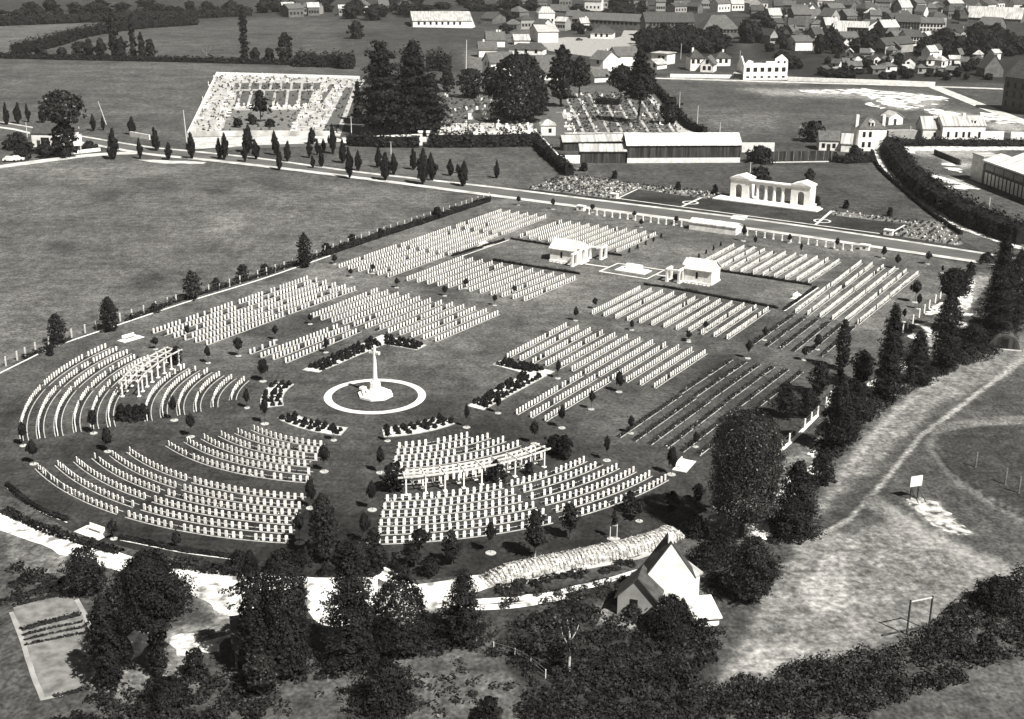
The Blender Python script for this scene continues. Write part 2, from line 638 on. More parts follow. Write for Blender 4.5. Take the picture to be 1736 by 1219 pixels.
def hedge(name, pts, width, height, label, m='leaf_dark', leaf=.4, dens=1.0, px=True, cat='hedge', group=None, rough=.25, patch=None):
    P = [G(u, v)[:2] for u, v in pts] if px else pts
    L = smooth_line(P, .8)
    N = normals2(L)
    rng = np.random.default_rng(len(label) + len(L))
    C, Nn = [], []
    tot = sum(np.linalg.norm(L[i + 1] - L[i]) for i in range(len(L) - 1))
    n = int(tot * (width + 2 * height) / (leaf * leaf) * 2.6 * dens)
    idx = rng.uniform(0, len(L) - 1.001, n)
    ph = rng.uniform(0, 6.28, 4)
    for t in idx:
        i = int(t)
        f = t - i
        p = L[i] * (1 - f) + L[i + 1] * f
        nn = N[i]
        hh = height * (1 + rough * (math.sin(t * .9 + ph[0]) * .5 + math.sin(t * .37 + ph[1]) * .5 + math.sin(t * 2.3 + ph[2]) * .3))
        ww = width * (1 + rough * .6 * math.sin(t * .6 + ph[3]))
        a = rng.uniform(0, PI)
        q = rng.uniform(.6, 1.05)
        ca, sa = math.cos(a), math.sin(a)
        ex = (abs(ca) ** .6) * (1 if ca > 0 else -1) * ww / 2 * q
        ez = sa ** .6 * hh * q * rng.uniform(.55, 1) if rng.random() < .6 else sa ** .6 * hh * q
        C.append((p[0] + nn[0] * ex, p[1] + nn[1] * ex, max(.05, ez)))
        Nn.append((nn[0] * ca, nn[1] * ca, sa + .2))
    me = leaf_mesh(name, np.array(C), np.array(Nn), leaf, m, 1.2, rng=rng)
    o = link(name, me)
    if dens >= .9 and cat == 'hedge':
        q = ribbon_mb(L, -width * .36, width * .36, height * .72, thick=height * .72)  # solid dark core box added to close the gaps between leaves
        q.build('hedge_core', 'leaf_dark', o)
    return tag(o, label, cat, group)


def in_poly(U, V, poly):
    ins = np.zeros(U.shape, bool)
    n = len(poly)
    for i in range(n):
        x0, y0 = poly[i]
        x1, y1 = poly[(i + 1) % n]
        if y0 == y1:
            continue
        c = ((y0 > V) != (y1 > V)) & (U < (x1 - x0) * (V - y0) / (y1 - y0) + x0)
        ins ^= c
    return ins


def seg_dist(U, V, pts, closed):
    D = np.full(U.shape, 1e9)
    n = len(pts)
    for i in range(n if closed else n - 1):
        x0, y0 = pts[i]
        x1, y1 = pts[(i + 1) % n]
        dx, dy = x1 - x0, y1 - y0
        t = np.clip(((U - x0) * dx + (V - y0) * dy) / max(dx * dx + dy * dy, 1e-9), 0, 1)
        D = np.minimum(D, np.hypot(U - x0 - t * dx, V - y0 - t * dy))
    return D


def undergrowth(name, poly, label, spacing=1.1, hmin=.4, hmax=2.2, leaf=.27, per=56, m='leaf', px=True, cat='undergrowth'):
    P = np.array([G(u, v)[:2] for u, v in poly])
    rng = np.random.default_rng(len(label) * 7 + len(poly))
    x0, y0 = P.min(0)
    x1, y1 = P.max(0)
    n = int((x1 - x0) * (y1 - y0) / spacing ** 2)
    X, Y = rng.uniform(x0, x1, n), rng.uniform(y0, y1, n)
    k = in_poly(X, Y, [tuple(p) for p in P])
    X, Y = X[k], Y[k]
    n = len(X)
    big = .5 + .5 * np.sin(X * .31 + 1.3 * np.sin(Y * .23)) * np.cos(Y * .37 + np.sin(X * .19))
    hh = hmin + (hmax - hmin) * np.clip(big * rng.uniform(.5, 1.2, n), 0, 1)
    rr = .6 + hh * .45
    d = rng.normal(0, 1, (n, per, 3))
    d /= np.linalg.norm(d, axis=2, keepdims=True)
    d[:, :, 2] = np.abs(d[:, :, 2])
    q = rng.uniform(.55, 1.05, (n, per))
    C = np.stack([X[:, None] + d[:, :, 0] * rr[:, None] * q, Y[:, None] + d[:, :, 1] * rr[:, None] * q, .05 + d[:, :, 2] * hh[:, None] * q], 2)
    me = leaf_mesh(name, C.reshape(-1, 3), d.reshape(-1, 3), leaf, m, 1.2, rng=rng)
    return tag(link(name, me), label, cat, None, 'stuff')

# ================================================================ GROUND
def axis(fine0, fine1, st, lo, hi, grow=1.12):
    a = list(np.arange(fine0, fine1, st))
    s, x = st, a[-1]
    while x < hi:
        s *= grow
        x += s
        a.append(x)
    s, x, b = st, a[0], []
    while x > lo:
        s *= grow
        x -= s
        b.append(x)
    return np.array(b[::-1] + a)


gx = np.concatenate([axis(-125, -60, 1.5, -5000, -62, 1.10)[:-1], np.arange(-60, 84, .62), axis(84, 125, 1.5, 83.9, 5000, 1.10)])
gx = np.unique(np.round(gx, 3))
gy = np.concatenate([axis(92, 200, .62, -400, 200, 1.2)[:-2], axis(201, 330, 1.5, 200.9, 7000, 1.045)])
gy = np.unique(np.round(gy, 3))
GX, GY = np.meshgrid(gx, gy)
PX = np.stack([GX.ravel(), GY.ravel(), np.zeros(GX.size)], 1)
dd = PX - np.array([0, 0, HCAM])
zz = dd @ _fw
ok = zz > 8
zs = np.where(ok, zz, 8)
GU = np.where(ok, 868 + F * (dd @ _rt) / zs, -9999)
GV = np.where(ok, 609.5 - F * (dd @ _up) / zs, 5000)

tone = np.full(GU.shape, .075)
dry = np.zeros(GU.shape)


def region(poly, val, soft=6, arr='tone'):
    """fill a field outline (survey positions) with a soft edge"""
    global tone, dry
    ins = in_poly(GU, GV, poly)
    D = seg_dist(GU, GV, poly, True)
    wgt = np.clip(np.where(ins, .5 + D / soft / 2, .5 - D / soft / 2), 0, 1)
    if arr == 'tone':
        tone = tone * (1 - wgt) + val * wgt
    else:
        dry = np.maximum(dry * (1 - wgt), 0) + val * wgt if val < .01 else np.maximum(dry, val * wgt)


def band(pts, half, val, arr='tone', soft=None):
    global tone, dry
    D = seg_dist(GU, GV, pts, False)
    soft = soft or half
    wgt = np.clip(1 - (D - half) / soft, 0, 1)
    if arr == 'tone':
        tone = tone * (1 - wgt) + val * wgt
    else:
        dry = np.maximum(dry, val * wgt)


# fields beyond the road
region([(-300, -60), (2100, -60), (2100, 130), (-300, 110)], .05, 10)
region([(1280, 60), (1760, 60), (1760, 142), (1380, 138), (1340, 128), (1280, 90)], .03, 6)
region([(1075, 60), (1260, 60), (1240, 98), (1080, 98)], .03, 6)
region([(-300, 40), (250, 38), (60, 92), (-300, 100)], .115, 5)
region([(260, 35), (560, 30), (700, 45), (640, 108), (480, 104), (60, 97), (140, 62)], .085, 5)
region([(560, 48), (700, 46), (840, 50), (822, 120), (720, 118), (590, 110)], .06, 8)
region([(-300, 100), (300, 104), (620, 116), (640, 126), (370, 124), (318, 240), (200, 236), (-300, 215)], .1, 6)
region([(-300, 262), (110, 270), (330, 272), (600, 308), (829, 340), (551, 432), (300, 512), (30, 612), (-400, 800)], .122, 8)
region([(-200, 300), (330, 290), (420, 330), (-200, 360)], .112, 40)
region([(380, 250), (600, 250), (905, 252), (945, 300), (1040, 325), (900, 325), (600, 290), (380, 266)], .092, 6)
region([(930, 275), (1260, 276), (1480, 262), (1560, 330), (1640, 400), (1400, 350), (1210, 305), (1000, 292)], .075, 6)
region([(1110, 138), (1350, 142), (1580, 150), (1740, 215), (1700, 245), (1480, 240), (1260, 245), (1200, 225)], .085, 6)
region([(1500, 250), (1760, 255), (1760, 400), (1680, 400), (1600, 340), (1540, 290)], .085, 6)
for pl, q in (([(1245, 149), (1460, 152), (1580, 160), (1610, 172), (1540, 186), (1470, 168), (1300, 162)], .75),
              ([(1470, 172), (1560, 170), (1600, 178), (1530, 188)], .9), ([(1565, 184), (1640, 190), (1650, 201), (1590, 198)], .9),
              ([(1660, 192), (1740, 210), (1760, 226), (1680, 222)], .85), ([(1530, 250), (1700, 252), (1660, 270), (1560, 266)], .8),
              ([(1595, 268), (1660, 275), (1640, 288), (1600, 282)], .85), ([(1560, 294), (1640, 304), (1668, 318), (1600, 320)], .9)):
    region(pl, q, 5, 'dry')
region([(1170, 190), (1330, 185), (1320, 228), (1210, 226)], .33, 15, 'dry')
region([(780, 84), (850, 84), (950, 120), (900, 170), (800, 150)], .42, 10, 'dry')
region([(830, 48), (930, 40), (960, 70), (860, 84)], .35, 8, 'dry')
region([(960, 255), (1040, 300), (940, 312)], .25, 10, 'dry')
# ground right of the cemetery
region([(1700, 440), (1560, 610), (1440, 700), (1400, 800), (1330, 930), (1200, 1180), (1500, 1130), (1800, 1000), (1800, 560)], .075, 10)
region([(1690, 580), (1600, 625), (1480, 715), (1420, 780), (1360, 900), (1480, 800), (1580, 700), (1760, 610), (1760, 560)], .5, 12, 'dry')
region([(1360, 905), (1300, 990), (1260, 1080), (1200, 1165), (1340, 1140), (1480, 1100), (1560, 1070), (1640, 1010), (1740, 960), (1640, 930), (1500, 880)], .52, 12, 'dry')
region([(1395, 930), (1445, 925), (1450, 1045), (1370, 1050), (1340, 1000)], .78, 16, 'dry')
region([(1215, 1150), (1260, 1095), (1320, 1080), (1420, 1100), (1300, 1150)], .72, 14, 'dry')
region([(1480, 850), (1530, 862), (1680, 945), (1740, 985), (1690, 985), (1560, 920)], .6, 12, 'dry')
region([(1532, 845), (1590, 850), (1622, 888), (1650, 905), (1600, 905), (1560, 875)], .95, 8, 'dry')
region([(1590, 740), (1580, 760), (1640, 830), (1760, 880), (1760, 720), (1640, 715)], .05, 10)
region([(1440, 880), (1520, 870), (1480, 900), (1640, 960), (1480, 930)], .055, 14)
band([(1745, 600), (1640, 680), (1560, 740), (1500, 815), (1440, 880), (1385, 910), (1355, 910)], 2.2, .33, soft=2.2)
band([(1760, 710), (1660, 715), (1590, 726), (1575, 752), (1620, 815), (1700, 862), (1760, 890)], 5, .15, soft=4)
band([(1480, 850), (1560, 905), (1680, 960), (1760, 1000)], 9, .2, soft=9)
band([(1612, 836), (1690, 888), (1760, 930)], 1.2, .04, soft=2)
band([(1585, 760), (1615, 800), (1690, 855), (1760, 885)], 1.2, .035, soft=2)
# the slope beside the tree belt, bleached in streaks
region([(1600, 618), (1500, 700), (1440, 765), (1400, 850), (1385, 880), (1450, 800), (1520, 715), (1610, 640)], .7, 10, 'dry')
for pl in ([(225, 307), (300, 306), (285, 321), (232, 319)], [(330, 316), (390, 322), (360, 330)], [(222, 476), (262, 462), (290, 470), (262, 486), (230, 488)], [(300, 462), (345, 460), (330, 468)],
           [(150, 330), (200, 322), (190, 340)], [(80, 420), (130, 405), (120, 430)], [(420, 300), (520, 318), (470, 322)]):
    region(pl, .06, 8)
for pl in ([(30, 285), (200, 282), (320, 278), (250, 296), (60, 300)], [(560, 315), (740, 342), (700, 352), (560, 335)], [(300, 380), (420, 370), (400, 400)], [(60, 500), (200, 470), (180, 500), (70, 530)]):
    region(pl, .15, 10)
# rough ground in front
region([(430, 1180), (560, 1130), (700, 1100), (820, 1085), (900, 1140), (900, 1240), (430, 1240)], .085, 20)
region([(560, 1130), (800, 1090), (880, 1150), (800, 1200)], .16, 20, 'dry')
region([(820, 1010), (1010, 975), (1100, 1010), (1180, 1060), (1220, 1100), (1180, 1240), (900, 1240)], .04, 10)
region([(840, 1045), (1000, 1005), (1040, 1060), (920, 1110)], .2, 20, 'dry')
region([(-40, 880), (60, 905), (200, 950), (420, 985), (560, 990), (700, 1000), (620, 1085), (520, 1070), (300, 1120), (120, 1010), (-40, 1010)], .07, 10)
region([(300, 985), (425, 990), (420, 1050), (370, 1060), (330, 1010)], .72, 10, 'dry')
region([(520, 985), (640, 990), (760, 1000), (720, 1060), (640, 1050), (555, 1062), (525, 1035)], 1.0, 6, 'dry')
region([(10, 890), (120, 930), (140, 975), (60, 985), (10, 950)], .42, 10, 'dry')
region([(270, 1065), (380, 1060), (372, 1105), (280, 1110)], .62, 10, 'dry')
region([(150, 1100), (330, 1090), (340, 1180), (150, 1200)], .45, 10, 'dry')
region([(1640, 1140), (1760, 1110), (1760, 1240), (1480, 1240), (1500, 1180)], .1, 14)
region([(1380, 1190), (1560, 1170), (1560, 1240), (1300, 1240)], .07, 14)
# chalky service track outside the cemetery's far side
region([(1640, 465), (1690, 462), (1640, 530), (1590, 580), (1560, 640), (1470, 720), (1440, 700), (1560, 590), (1610, 510)], .62, 6, 'dry')
region([(1390, 740), (1400, 800), (1320, 905), (1250, 925), (1190, 900), (1200, 860), (1300, 800), (1330, 770)], .45, 8, 'dry')
region([(1170, 870), (1215, 850), (1220, 870), (1180, 885)], .9, 4, 'dry')
region([(1250, 890), (1300, 880), (1310, 915), (1260, 905)], .95, 4, 'dry')
region([(1310, 860), (1345, 800), (1360, 800), (1340, 850)], .8, 4, 'dry')
region([(1360, 800), (1380, 780), (1380, 800), (1366, 812)], 1.0, 3, 'dry')
region([(1290, 880), (1310, 880), (1306, 920)], 1.0, 3, 'dry')
region([(1010, 1020), (1090, 1040), (1085, 1078), (1010, 1062)], .5, 8, 'dry')
region([(1160, 985), (1200, 970), (1212, 1000), (1190, 1020)], .5, 6, 'dry')
band([(1136, 133), (1350, 138)], 3, .5, 'dry', 3)

me = bpy.data.meshes.new('ground')
nx, ny = len(gx), len(gy)
me.vertices.add(nx * ny)
me.vertices.foreach_set('co', PX.astype(np.float32).reshape(-1))
ii = (np.arange(ny - 1)[:, None] * nx + np.arange(nx - 1)[None, :]).ravel()
quads = np.stack([ii, ii + 1, ii + nx + 1, ii + nx], 1).astype(np.int32)
me.loops.add(quads.size)
me.loops.foreach_set('vertex_index', quads.ravel())
me.polygons.add(len(quads))
me.polygons.foreach_set('loop_start', np.arange(0, quads.size, 4, dtype=np.int32))
me.polygons.foreach_set('loop_total', np.full(len(quads), 4, np.int32))
me.update(calc_edges=True)
for nm, arr in (('tone', tone * .78), ('dry', dry)):
    a = me.attributes.new(nm, 'FLOAT', 'POINT')
    a.data.foreach_set('value', arr.astype(np.float32))
me.materials.append(ground_mat())
structure(link('ground', me), 'grass fields and bare ground around the cemetery')

# ---------------------------------------------------------------- lawns
lawn = [(29.5, 611), (83, 586), (177, 554), (313, 509), (510, 448), (560, 431), (829, 341), (860, 336), (1000, 354), (1300, 394), (1480, 420), (1640, 447), (1640, 470), (1600, 500),
        (1530, 562), (1413, 673), (1312, 773), (1240, 850), (1140, 893), (1000, 930), (830, 972), (700, 984), (560, 982), (420, 968), (250, 938),
        (130, 905), (14, 838), (-60, 780), (-80, 720), (-40, 660)]
structure(sheet('cemetery_lawn', lawn, lawn_mat('mown_lawn', .027, .1, 140, 250), .03))  # near end coloured darker, standing in for how grass looks seen more steeply
structure(sheet('memorial_lawn', [(1047.6, 336.6), (1080.5, 321), (1215, 333), (1395, 353), (1534, 382), (1505, 397.5), (1180, 354.3)],
                lawn_mat('memorial_grass', .036, .036, 100, 500), .05))
structure(sheet('road_verge', [(822, 316.5), (1047, 344), (1300, 377), (1674, 432), (1640, 412), (1500, 397), (1300, 369.6), (1047, 336.6), (930, 322)],
                lawn_mat('verge_grass', .036, .036, 100, 500), .035))

# ---------------------------------------------------------------- roads and paths
def between(nm, up, lo, m, z):
    A, Bq = smooth_line([G(*p) for p in up], 3), smooth_line([G(*p) for p in lo], 3)
    n = max(len(A), len(Bq))
    f = lambda L: [np.array([np.interp(t, np.linspace(0, 1, len(L)), [p[k] for p in L]) for k in (0, 1)]) for t in np.linspace(0, 1, n)]
    A, Bq = f(A), f(Bq)
    mb = MB()
    mb.add([(a[0], a[1], z) for a in A] + [(b[0], b[1], z) for b in Bq], [(i, n + i, n + i + 1, i + 1) for i in range(n - 1)])
    return mb.build(nm, m)


upl = [(-120, 190), (10, 209.5), (60, 218), (150, 234), (250, 250), (330, 258), (450, 271), (600, 292), (822, 317), (1000, 339), (1300, 376.5), (1500, 405), (1674, 432), (1800, 452)]
lol = [(-120, 202), (10, 216.5), (52, 225), (145, 242), (250, 260), (330, 268), (450, 281), (621, 302), (830, 329.5), (1000, 351.5), (1300, 390.5), (1500, 420), (1669, 444.5), (1800, 464)]
structure(between('road', upl, lol, 'asphalt', .06))
sh = lambda L, a: [(u, v + a * min(1, v / 300)) for u, v in L]
structure(between('far_pavement', sh(upl, -2.3), sh(upl, .4), 'verge', .09))
structure(between('near_pavement', sh(lol, -.4), sh(lol, 3.6), 'verge', .1))
mid = [(u, (a + b) / 2) for (u, a), (_, b) in zip(upl, [(u2, np.interp(u2, [p[0] for p in lol], [p[1] for p in lol])) for u2, _ in upl])]
structure(ribbon('side_lane', [(-80, 296), (0, 283), (104, 269), (170, 262), (232, 259)], 5.0, 'verge', .05))
structure(ribbon('side_road', [(330, 262), (390, 252), (480, 247), (570, 246), (590, 246)], 6.5, 'asphalt', .075))
structure(ribbon('side_road_pavement', [(370, 250.5), (430, 245.5), (560, 241)], 3.0, 'verge', .085))
structure(sheet('forecourt', [(318, 233), (560, 231), (590, 240), (420, 247), (330, 253)], 'verge', .045))
structure(sheet('pale_roadside_bank', [(232, 271), (262, 271), (350, 275), (345, 278), (270, 277)], 'verge', .056, seg=2, jitter=.5))
# memorial lawn paths
structure(ribbon('lawn_edge_path', [(1047.6, 336.8), (1180, 354.5), (1498, 397.2)], .55, 'pale_paving', .07))
structure(ribbon('lawn_edge_path', [(1047.6, 336.6), (1080.5, 321)], .5, 'pale_paving', .074))
structure(ribbon('lawn_edge_path', [(1509, 396), (1534, 382)], .5, 'pale_paving', .074))
for (a, b, c) in (((1156, 350.5), (1170.5, 344), (1190, 335)), ((1383, 381), (1394, 375), (1410, 358))):
    structure(ribbon('memorial_path', [a, c], .7, 'pale_paving', .078))
    x, y, _ = G(*b)
    ring = [(x + 1.9 * math.cos(t), y + 1.9 * math.sin(t)) for t in np.linspace(0, 2 * PI, 30)]
    structure(ribbon('memorial_ring_path', ring, .5, 'pale_paving', .082, px=False))
structure(sheet('memorial_steps_path', [(1243, 365), (1268, 367), (1262, 374), (1238, 371)], 'pale_paving', .084))
# tracks
structure(ribbon('chalk_track', [(-40, 868), (14, 890), (70, 909), (121, 930), (180, 947), (242, 962), (330, 976), (421, 986), (500, 990), (560, 991.5), (640, 990)], 3.2, 'chalk_bright', .05, jitter=.25))
structure(ribbon('chalk_entrance_path', [(633, 965), (662, 979), (705, 1004)], 2.2, 'chalk_bright', .055, jitter=.12))
structure(sheet('chalk_yard', [(700, 992), (760, 984), (820, 975), (850, 985), (790, 1010), (770, 1030), (720, 1030)], 'chalk_bright', .045, seg=1.5, jitter=.4))
structure(ribbon('cart_track', [(780, 1022), (850, 1018), (920, 1010), (1000, 993), (1060, 975), (1110, 962)], .95, 'chalk_bright', .06, jitter=.2))
structure(ribbon('cart_track', [(780, 1031), (850, 1028), (920, 1020), (960, 1012)], 1.1, 'chalk_bright', .06, jitter=.2))
structure(ribbon('bank_foot_path', [(850, 998), (930, 978), (1000, 962), (1060, 951), (1140, 930)], .6, 'verge', .05, jitter=.12))
structure(ribbon('white_lane', [(1486, 250), (1484, 258), (1492, 275), (1502, 290), (1533, 316), (1560, 336), (1590, 362), (1630, 386), (1675, 402), (1736, 422), (1800, 440)], 2.3, 'chalk', .06, jitter=.25))
structure(ribbon('town_lane', [(1090, 132), (1250, 137), (1350, 140), (1480, 143.5), (1600, 147.5), (1700, 151)], 4.5, 'verge', .06, step=6))
structure(ribbon('town_lane', [(1585, 148), (1640, 170), (1690, 190), (1760, 216)], 6, 'verge', .065, step=5))
structure(sheet('gravel_square', [(915, 70), (960, 63), (1045, 64), (1075, 56), (1078, 70), (1062, 93), (1000, 96), (930, 86)], 'plain_wall', .06))
structure(ribbon('town_street', [(1076, 52), (1066, 80), (1058, 100), (1048, 122)], 14, 'plain_wall', .07, step=6))
z8 = Zm(1380, 180, 4.876)
structure(sheet('chalk_terrace', z8((690, 335), (1740, 335), (1740, 365), (760, 375)), 'chalk', .05, seg=6, jitter=.8))
structure(sheet('chalk_yard', [(520, 994), (580, 992), (640, 994), (640, 1030), (610, 1055), (570, 1064), (545, 1060), (525, 1040)], 'chalk_bright', .043, seg=1.0, jitter=.5))
structure(sheet('pale_yard', [(318, 988), (360, 984), (424, 992), (422, 1040), (395, 1048), (372, 1040), (350, 1020), (330, 1012)], 'chalk', .042, seg=1.0, jitter=.6))
structure(sheet('pale_yard', [(285, 1082), (330, 1074), (382, 1062), (420, 1056), (424, 1072), (380, 1084), (372, 1104), (300, 1112)], 'chalk', .042, seg=1.0, jitter=.4))
structure(sheet('pale_yard', [(215, 1080), (248, 1062), (262, 1080), (240, 1110), (222, 1120)], 'chalk', .042, seg=1.0, jitter=.4))
zq = Zm(1320, 0, 4.173)
for pl in (zq((150, 638), (420, 634), (590, 624), (700, 640), (860, 655), (1020, 668), (1190, 690), (1205, 716), (1060, 710), (930, 742), (1050, 752), (900, 776), (760, 745), (640, 690), (560, 668), (380, 662), (150, 656)),
           zq((600, 728), (660, 726), (755, 766), (720, 772), (640, 748)), zq((1030, 775), (1090, 768), (1200, 790), (1290, 806), (1360, 832), (1220, 834), (1090, 822)), zq((1430, 795), (1530, 806), (1640, 838), (1690, 876), (1560, 880), (1440, 850)),
           zq((1080, 735), (1180, 738), (1100, 746)), z8((1050, 480), (1120, 472), (1205, 500), (1205, 552), (1110, 528)), z8((885, 565), (1000, 566), (1080, 590), (1180, 632), (1380, 686), (1240, 690), (1110, 668), (1000, 625), (930, 600)),
           z8((745, 372), (840, 374), (845, 392), (770, 388))):
    structure(sheet('chalk_patch', pl, 'quarry', .058, seg=1.6, jitter=1.1))
for pl in ([(1536, 847), (1560, 843), (1588, 851), (1606, 868), (1624, 889), (1652, 906), (1625, 908), (1598, 900), (1575, 885), (1556, 868)], [(1258, 898), (1296, 882), (1306, 900), (1300, 916), (1276, 905)], [(1312, 852), (1340, 806), (1358, 806), (1348, 836), (1326, 856)],
           [(1362, 806), (1374, 786), (1384, 792), (1376, 812)], [(1174, 880), (1208, 858), (1217, 866), (1186, 888)], [(1618, 480), (1652, 474), (1648, 502), (1642, 526), (1620, 522)], [(1616, 530), (1648, 532), (1640, 556), (1622, 560)],
           [(1540, 572), (1556, 548), (1580, 546), (1582, 566), (1566, 580)], [(1568, 534), (1584, 516), (1600, 512), (1594, 532)], [(1520, 606), (1536, 600), (1536, 634), (1524, 632)], [(1468, 668), (1472, 648), (1486, 642), (1486, 664)],
           [(1370, 768), (1384, 742), (1392, 752), (1382, 778)]):
    structure(sheet('chalk_patch', pl, 'worn_chalk' if pl[0] == (1536, 847) else 'chalk', .047, seg=.5, jitter=.45))
structure(sheet('hall_yard', [(696, 46), (735, 34), (745, 30), (800, 30), (806, 46), (800, 48)], 'verge', .07))
# vegetable garden
zb = Zm(0, 800, 2.893)
structure(sheet('garden_plot', zb((60, 650), (350, 597), (410, 700), (420, 800), (500, 1000), (380, 1075), (215, 1115), (140, 960), (95, 780)), 'crop', .05))
for pts in (zb((55, 690), (100, 800), (150, 960), (210, 1120)), zb((340, 520), (360, 600), (415, 700), (470, 830)), zb((200, 1118), (300, 1098), (400, 1065))):
    structure(ribbon('garden_path', pts, .5, 'plain_wall', .07 + pts[0][0] * 1e-4, jitter=.03))
# civic graveyards
z7 = Zm(300, 110, 5.425)
structure(sheet('graveyard_gravel', z7((355, 92), (1740, 135), (1640, 260), (1500, 660), (100, 660)), 'gravel', .04))
lines = [(545, 225, 510, 380), (590, 232, 545, 392), (690, 235, 648, 400), (800, 235, 765, 400), (905, 235, 880, 400), (1020, 235, 1000, 400), (1132, 240, 1115, 400), (1265, 235, 1200, 380)]
tops = [520, 580, 675, 770, 865, 958, 1055, 1150, 1245, 1330]
for a, b in zip(tops[:-1], tops[1:]):
    structure(sheet('grave_plot', z7((a + 14, 168), (b - 10, 168), (b - 16, 226), (a + 4, 226)), 'plot', .07))
for L0, L1 in zip(lines[:-1], lines[1:]):
    structure(sheet('grave_plot', z7((L0[0] + 14, 238), (L1[0] - 10, 238), (L1[2] - 10, 388), (L0[2] + 14, 388)), 'plot', .07))
structure(sheet('grave_plot', z7((470, 420), (1140, 416), (1020, 640), (420, 628)), 'plot_mid', .07))
structure(sheet('graveyard_drive', z7((1410, 178), (1455, 178), (1335, 352), (1262, 352)), 'slate_mid', .07))
structure(sheet('graveyard_drive', z7((1548, 208), (1622, 208), (1452, 655), (1322, 655)), 'slate_mid', .07))
z5 = Zm(580, 120, 4.822)
structure(sheet('churchyard_ground', z5((760, 100), (1640, 100), (1640, 440), (1560, 520), (740, 530), (100, 540), (60, 400)), 'plot', .04))
structure(sheet('churchyard_gravel', z5((745, 430), (1560, 430), (1590, 520), (740, 535)), 'gravel', .06, seg=4, jitter=.8))
structure(sheet('churchyard_path', z5((0, 545), (1600, 530), (1640, 560), (0, 600)), 'verge', .05))
z6 = Zm(900, 120, 5.787)
structure(sheet('churchyard_ground', z6((150, 160), (1130, 130), (1700, 640), (0, 640)), 'plot', .045))
structure(sheet('graveyard_drive', z6((170, 370), (260, 370), (360, 600), (260, 640), (240, 560)), 'slate_mid', .06))
for k in range(8):
    t0, t1 = z6((330 + 118 * k, 225), (515 + 127 * k, 600))
    structure(ribbon('graveyard_path', [t0, t1], 1.0, 'gravel', .075, step=3))
structure(ribbon('graveyard_path', z6((250, 410), (700, 400), (1300, 420)), 1.3, 'gravel', .08, step=3))
structure(ribbon('graveyard_path', z6((330, 615), (1000, 612), (1420, 640)), 3.2, 'gravel', .078, step=3))
structure(sheet('graveyard_gravel', z6((300, 410), (460, 430), (470, 470), (320, 470)), 'gravel', .083))
structure(sheet('graveyard_gravel', z6((1400, 540), (1440, 440), (1640, 600), (1640, 640), (1440, 600)), 'gravel', .083))
structure(sheet('graveyard_gravel', z6((1140, 260), (1180, 240), (1310, 380), (1250, 390)), 'gravel', .083))

# ================================================================ CEMETERY
A1, A2 = np.array(G(635.8, 643.0)[:2]), np.array(G(635.8, 702.8)[:2])
CX = np.array([G(635.8, 672)[0], (A1[1] + A2[1]) / 2])
CF = np.array([-20.92, 188.03])          # centre used for the row survey
RW = (wm(635.8, 672, 172.5)) / 2


def arc(r, a0, a1, c=None, st=.8):
    c = CF if c is None else c
    n = max(2, int(abs(math.radians(a1 - a0)) * r / st))
    return [np.array([c[0] + r * math.cos(math.radians(a)), c[1] + r * math.sin(math.radians(a))]) for a in np.linspace(a0, a1, n + 1)]


structure(ribbon_mb(arc(RW - .6, 0, 360, CX, .5), -.6, .6, .07).build('ring_path', 'pale_paving'))

AD = np.array([math.cos(1.0265), math.sin(1.0265)])        # along the straight rows
BD = np.array([AD[1], -AD[0]])                              # across them, towards the sunny side
RZ = math.atan2(BD[1], BD[0])

# Cross of Sacrifice on its stepped base
cr = thing('memorial_cross', (G(636.6, 670.5)[0], G(636.6, 670.5)[1], .03), 'tall white stone cross on a stepped octagonal base inside the ring path', 'memorial cross', rz=RZ)
octo = lambda r: [(r * math.cos(t), r * math.sin(t)) for t in np.arange(8) * PI / 4 + PI / 8]
mb = MB()
mb.prism(octo(2.75), 0, .32)
mb.prism(octo(2.15), .322, .64)
mb.prism(octo(1.6), .642, .95)
mb.build('stepped_base', 'white_stone', cr)
mb = MB()
mb.prism(octo(.98), .952, 1.25)
mb.prism(octo(.88), 1.252, 2.15, .9)
mb.prism(octo(.62), 2.152, 2.5, .8)
mb.build('pedestal', 'white_stone', cr)
mb = MB()
mb.prism(octo(.36), 2.5, 8.05, .55)
mb.build('shaft', 'white_stone', cr)
mb = MB()
mb.prism([(-.85, -.17), (.85, -.17), (.85, .17), (-.85, .17)], 6.75, 7.12)
mb.prism([(-.92, -.2), (-.82, -.2), (-.82, .2), (-.92, .2)], 6.7, 7.17)
mb.prism([(.82, -.2), (.92, -.2), (.92, .2), (.82, .2)], 6.7, 7.17)
mb.build('cross_arm', 'white_stone', cr)
mb = MB()
mb.box(-2.6, -1.75, -.7, .2, .64, 1.0)
mb.build('inscription_block', 'white_stone', cr)

# ---------------------------------------------------------------- grave rows
ROWS = []       # (plot phrase, ordinal text, polyline, outward sign, stones, gap)
zr2, zr3, zr4, zr5, zr6, zr7, zr8 = (Zm(240, 440, 5.078), Zm(540, 340, 5.078), Zm(840, 330, 5.078), Zm(1140, 380, 5.078), Zm(840, 540, 5.078), Zm(1100, 560, 5.078), Zm(1400, 400, 5.078))


def plot(phrase, n, s1, e1, sn, en, stones=True, gap=.03, sp=.9):
    s1, e1, sn, en = [np.array(G(*p)[:2]) for p in (s1, e1, sn, en)]
    for i in range(n):
        t = i / max(1, n - 1)
        a, b = s1 + (sn - s1) * t, e1 + (en - e1) * t
        k = max(2, int(np.linalg.norm(b - a) / 2))
        ROWS.append(dict(ph=phrase, i=i + 1, n=n, L=[a + (b - a) * q / k for q in range(k + 1)], side=-1, st=stones, gap=gap, fan=False, sp=sp))


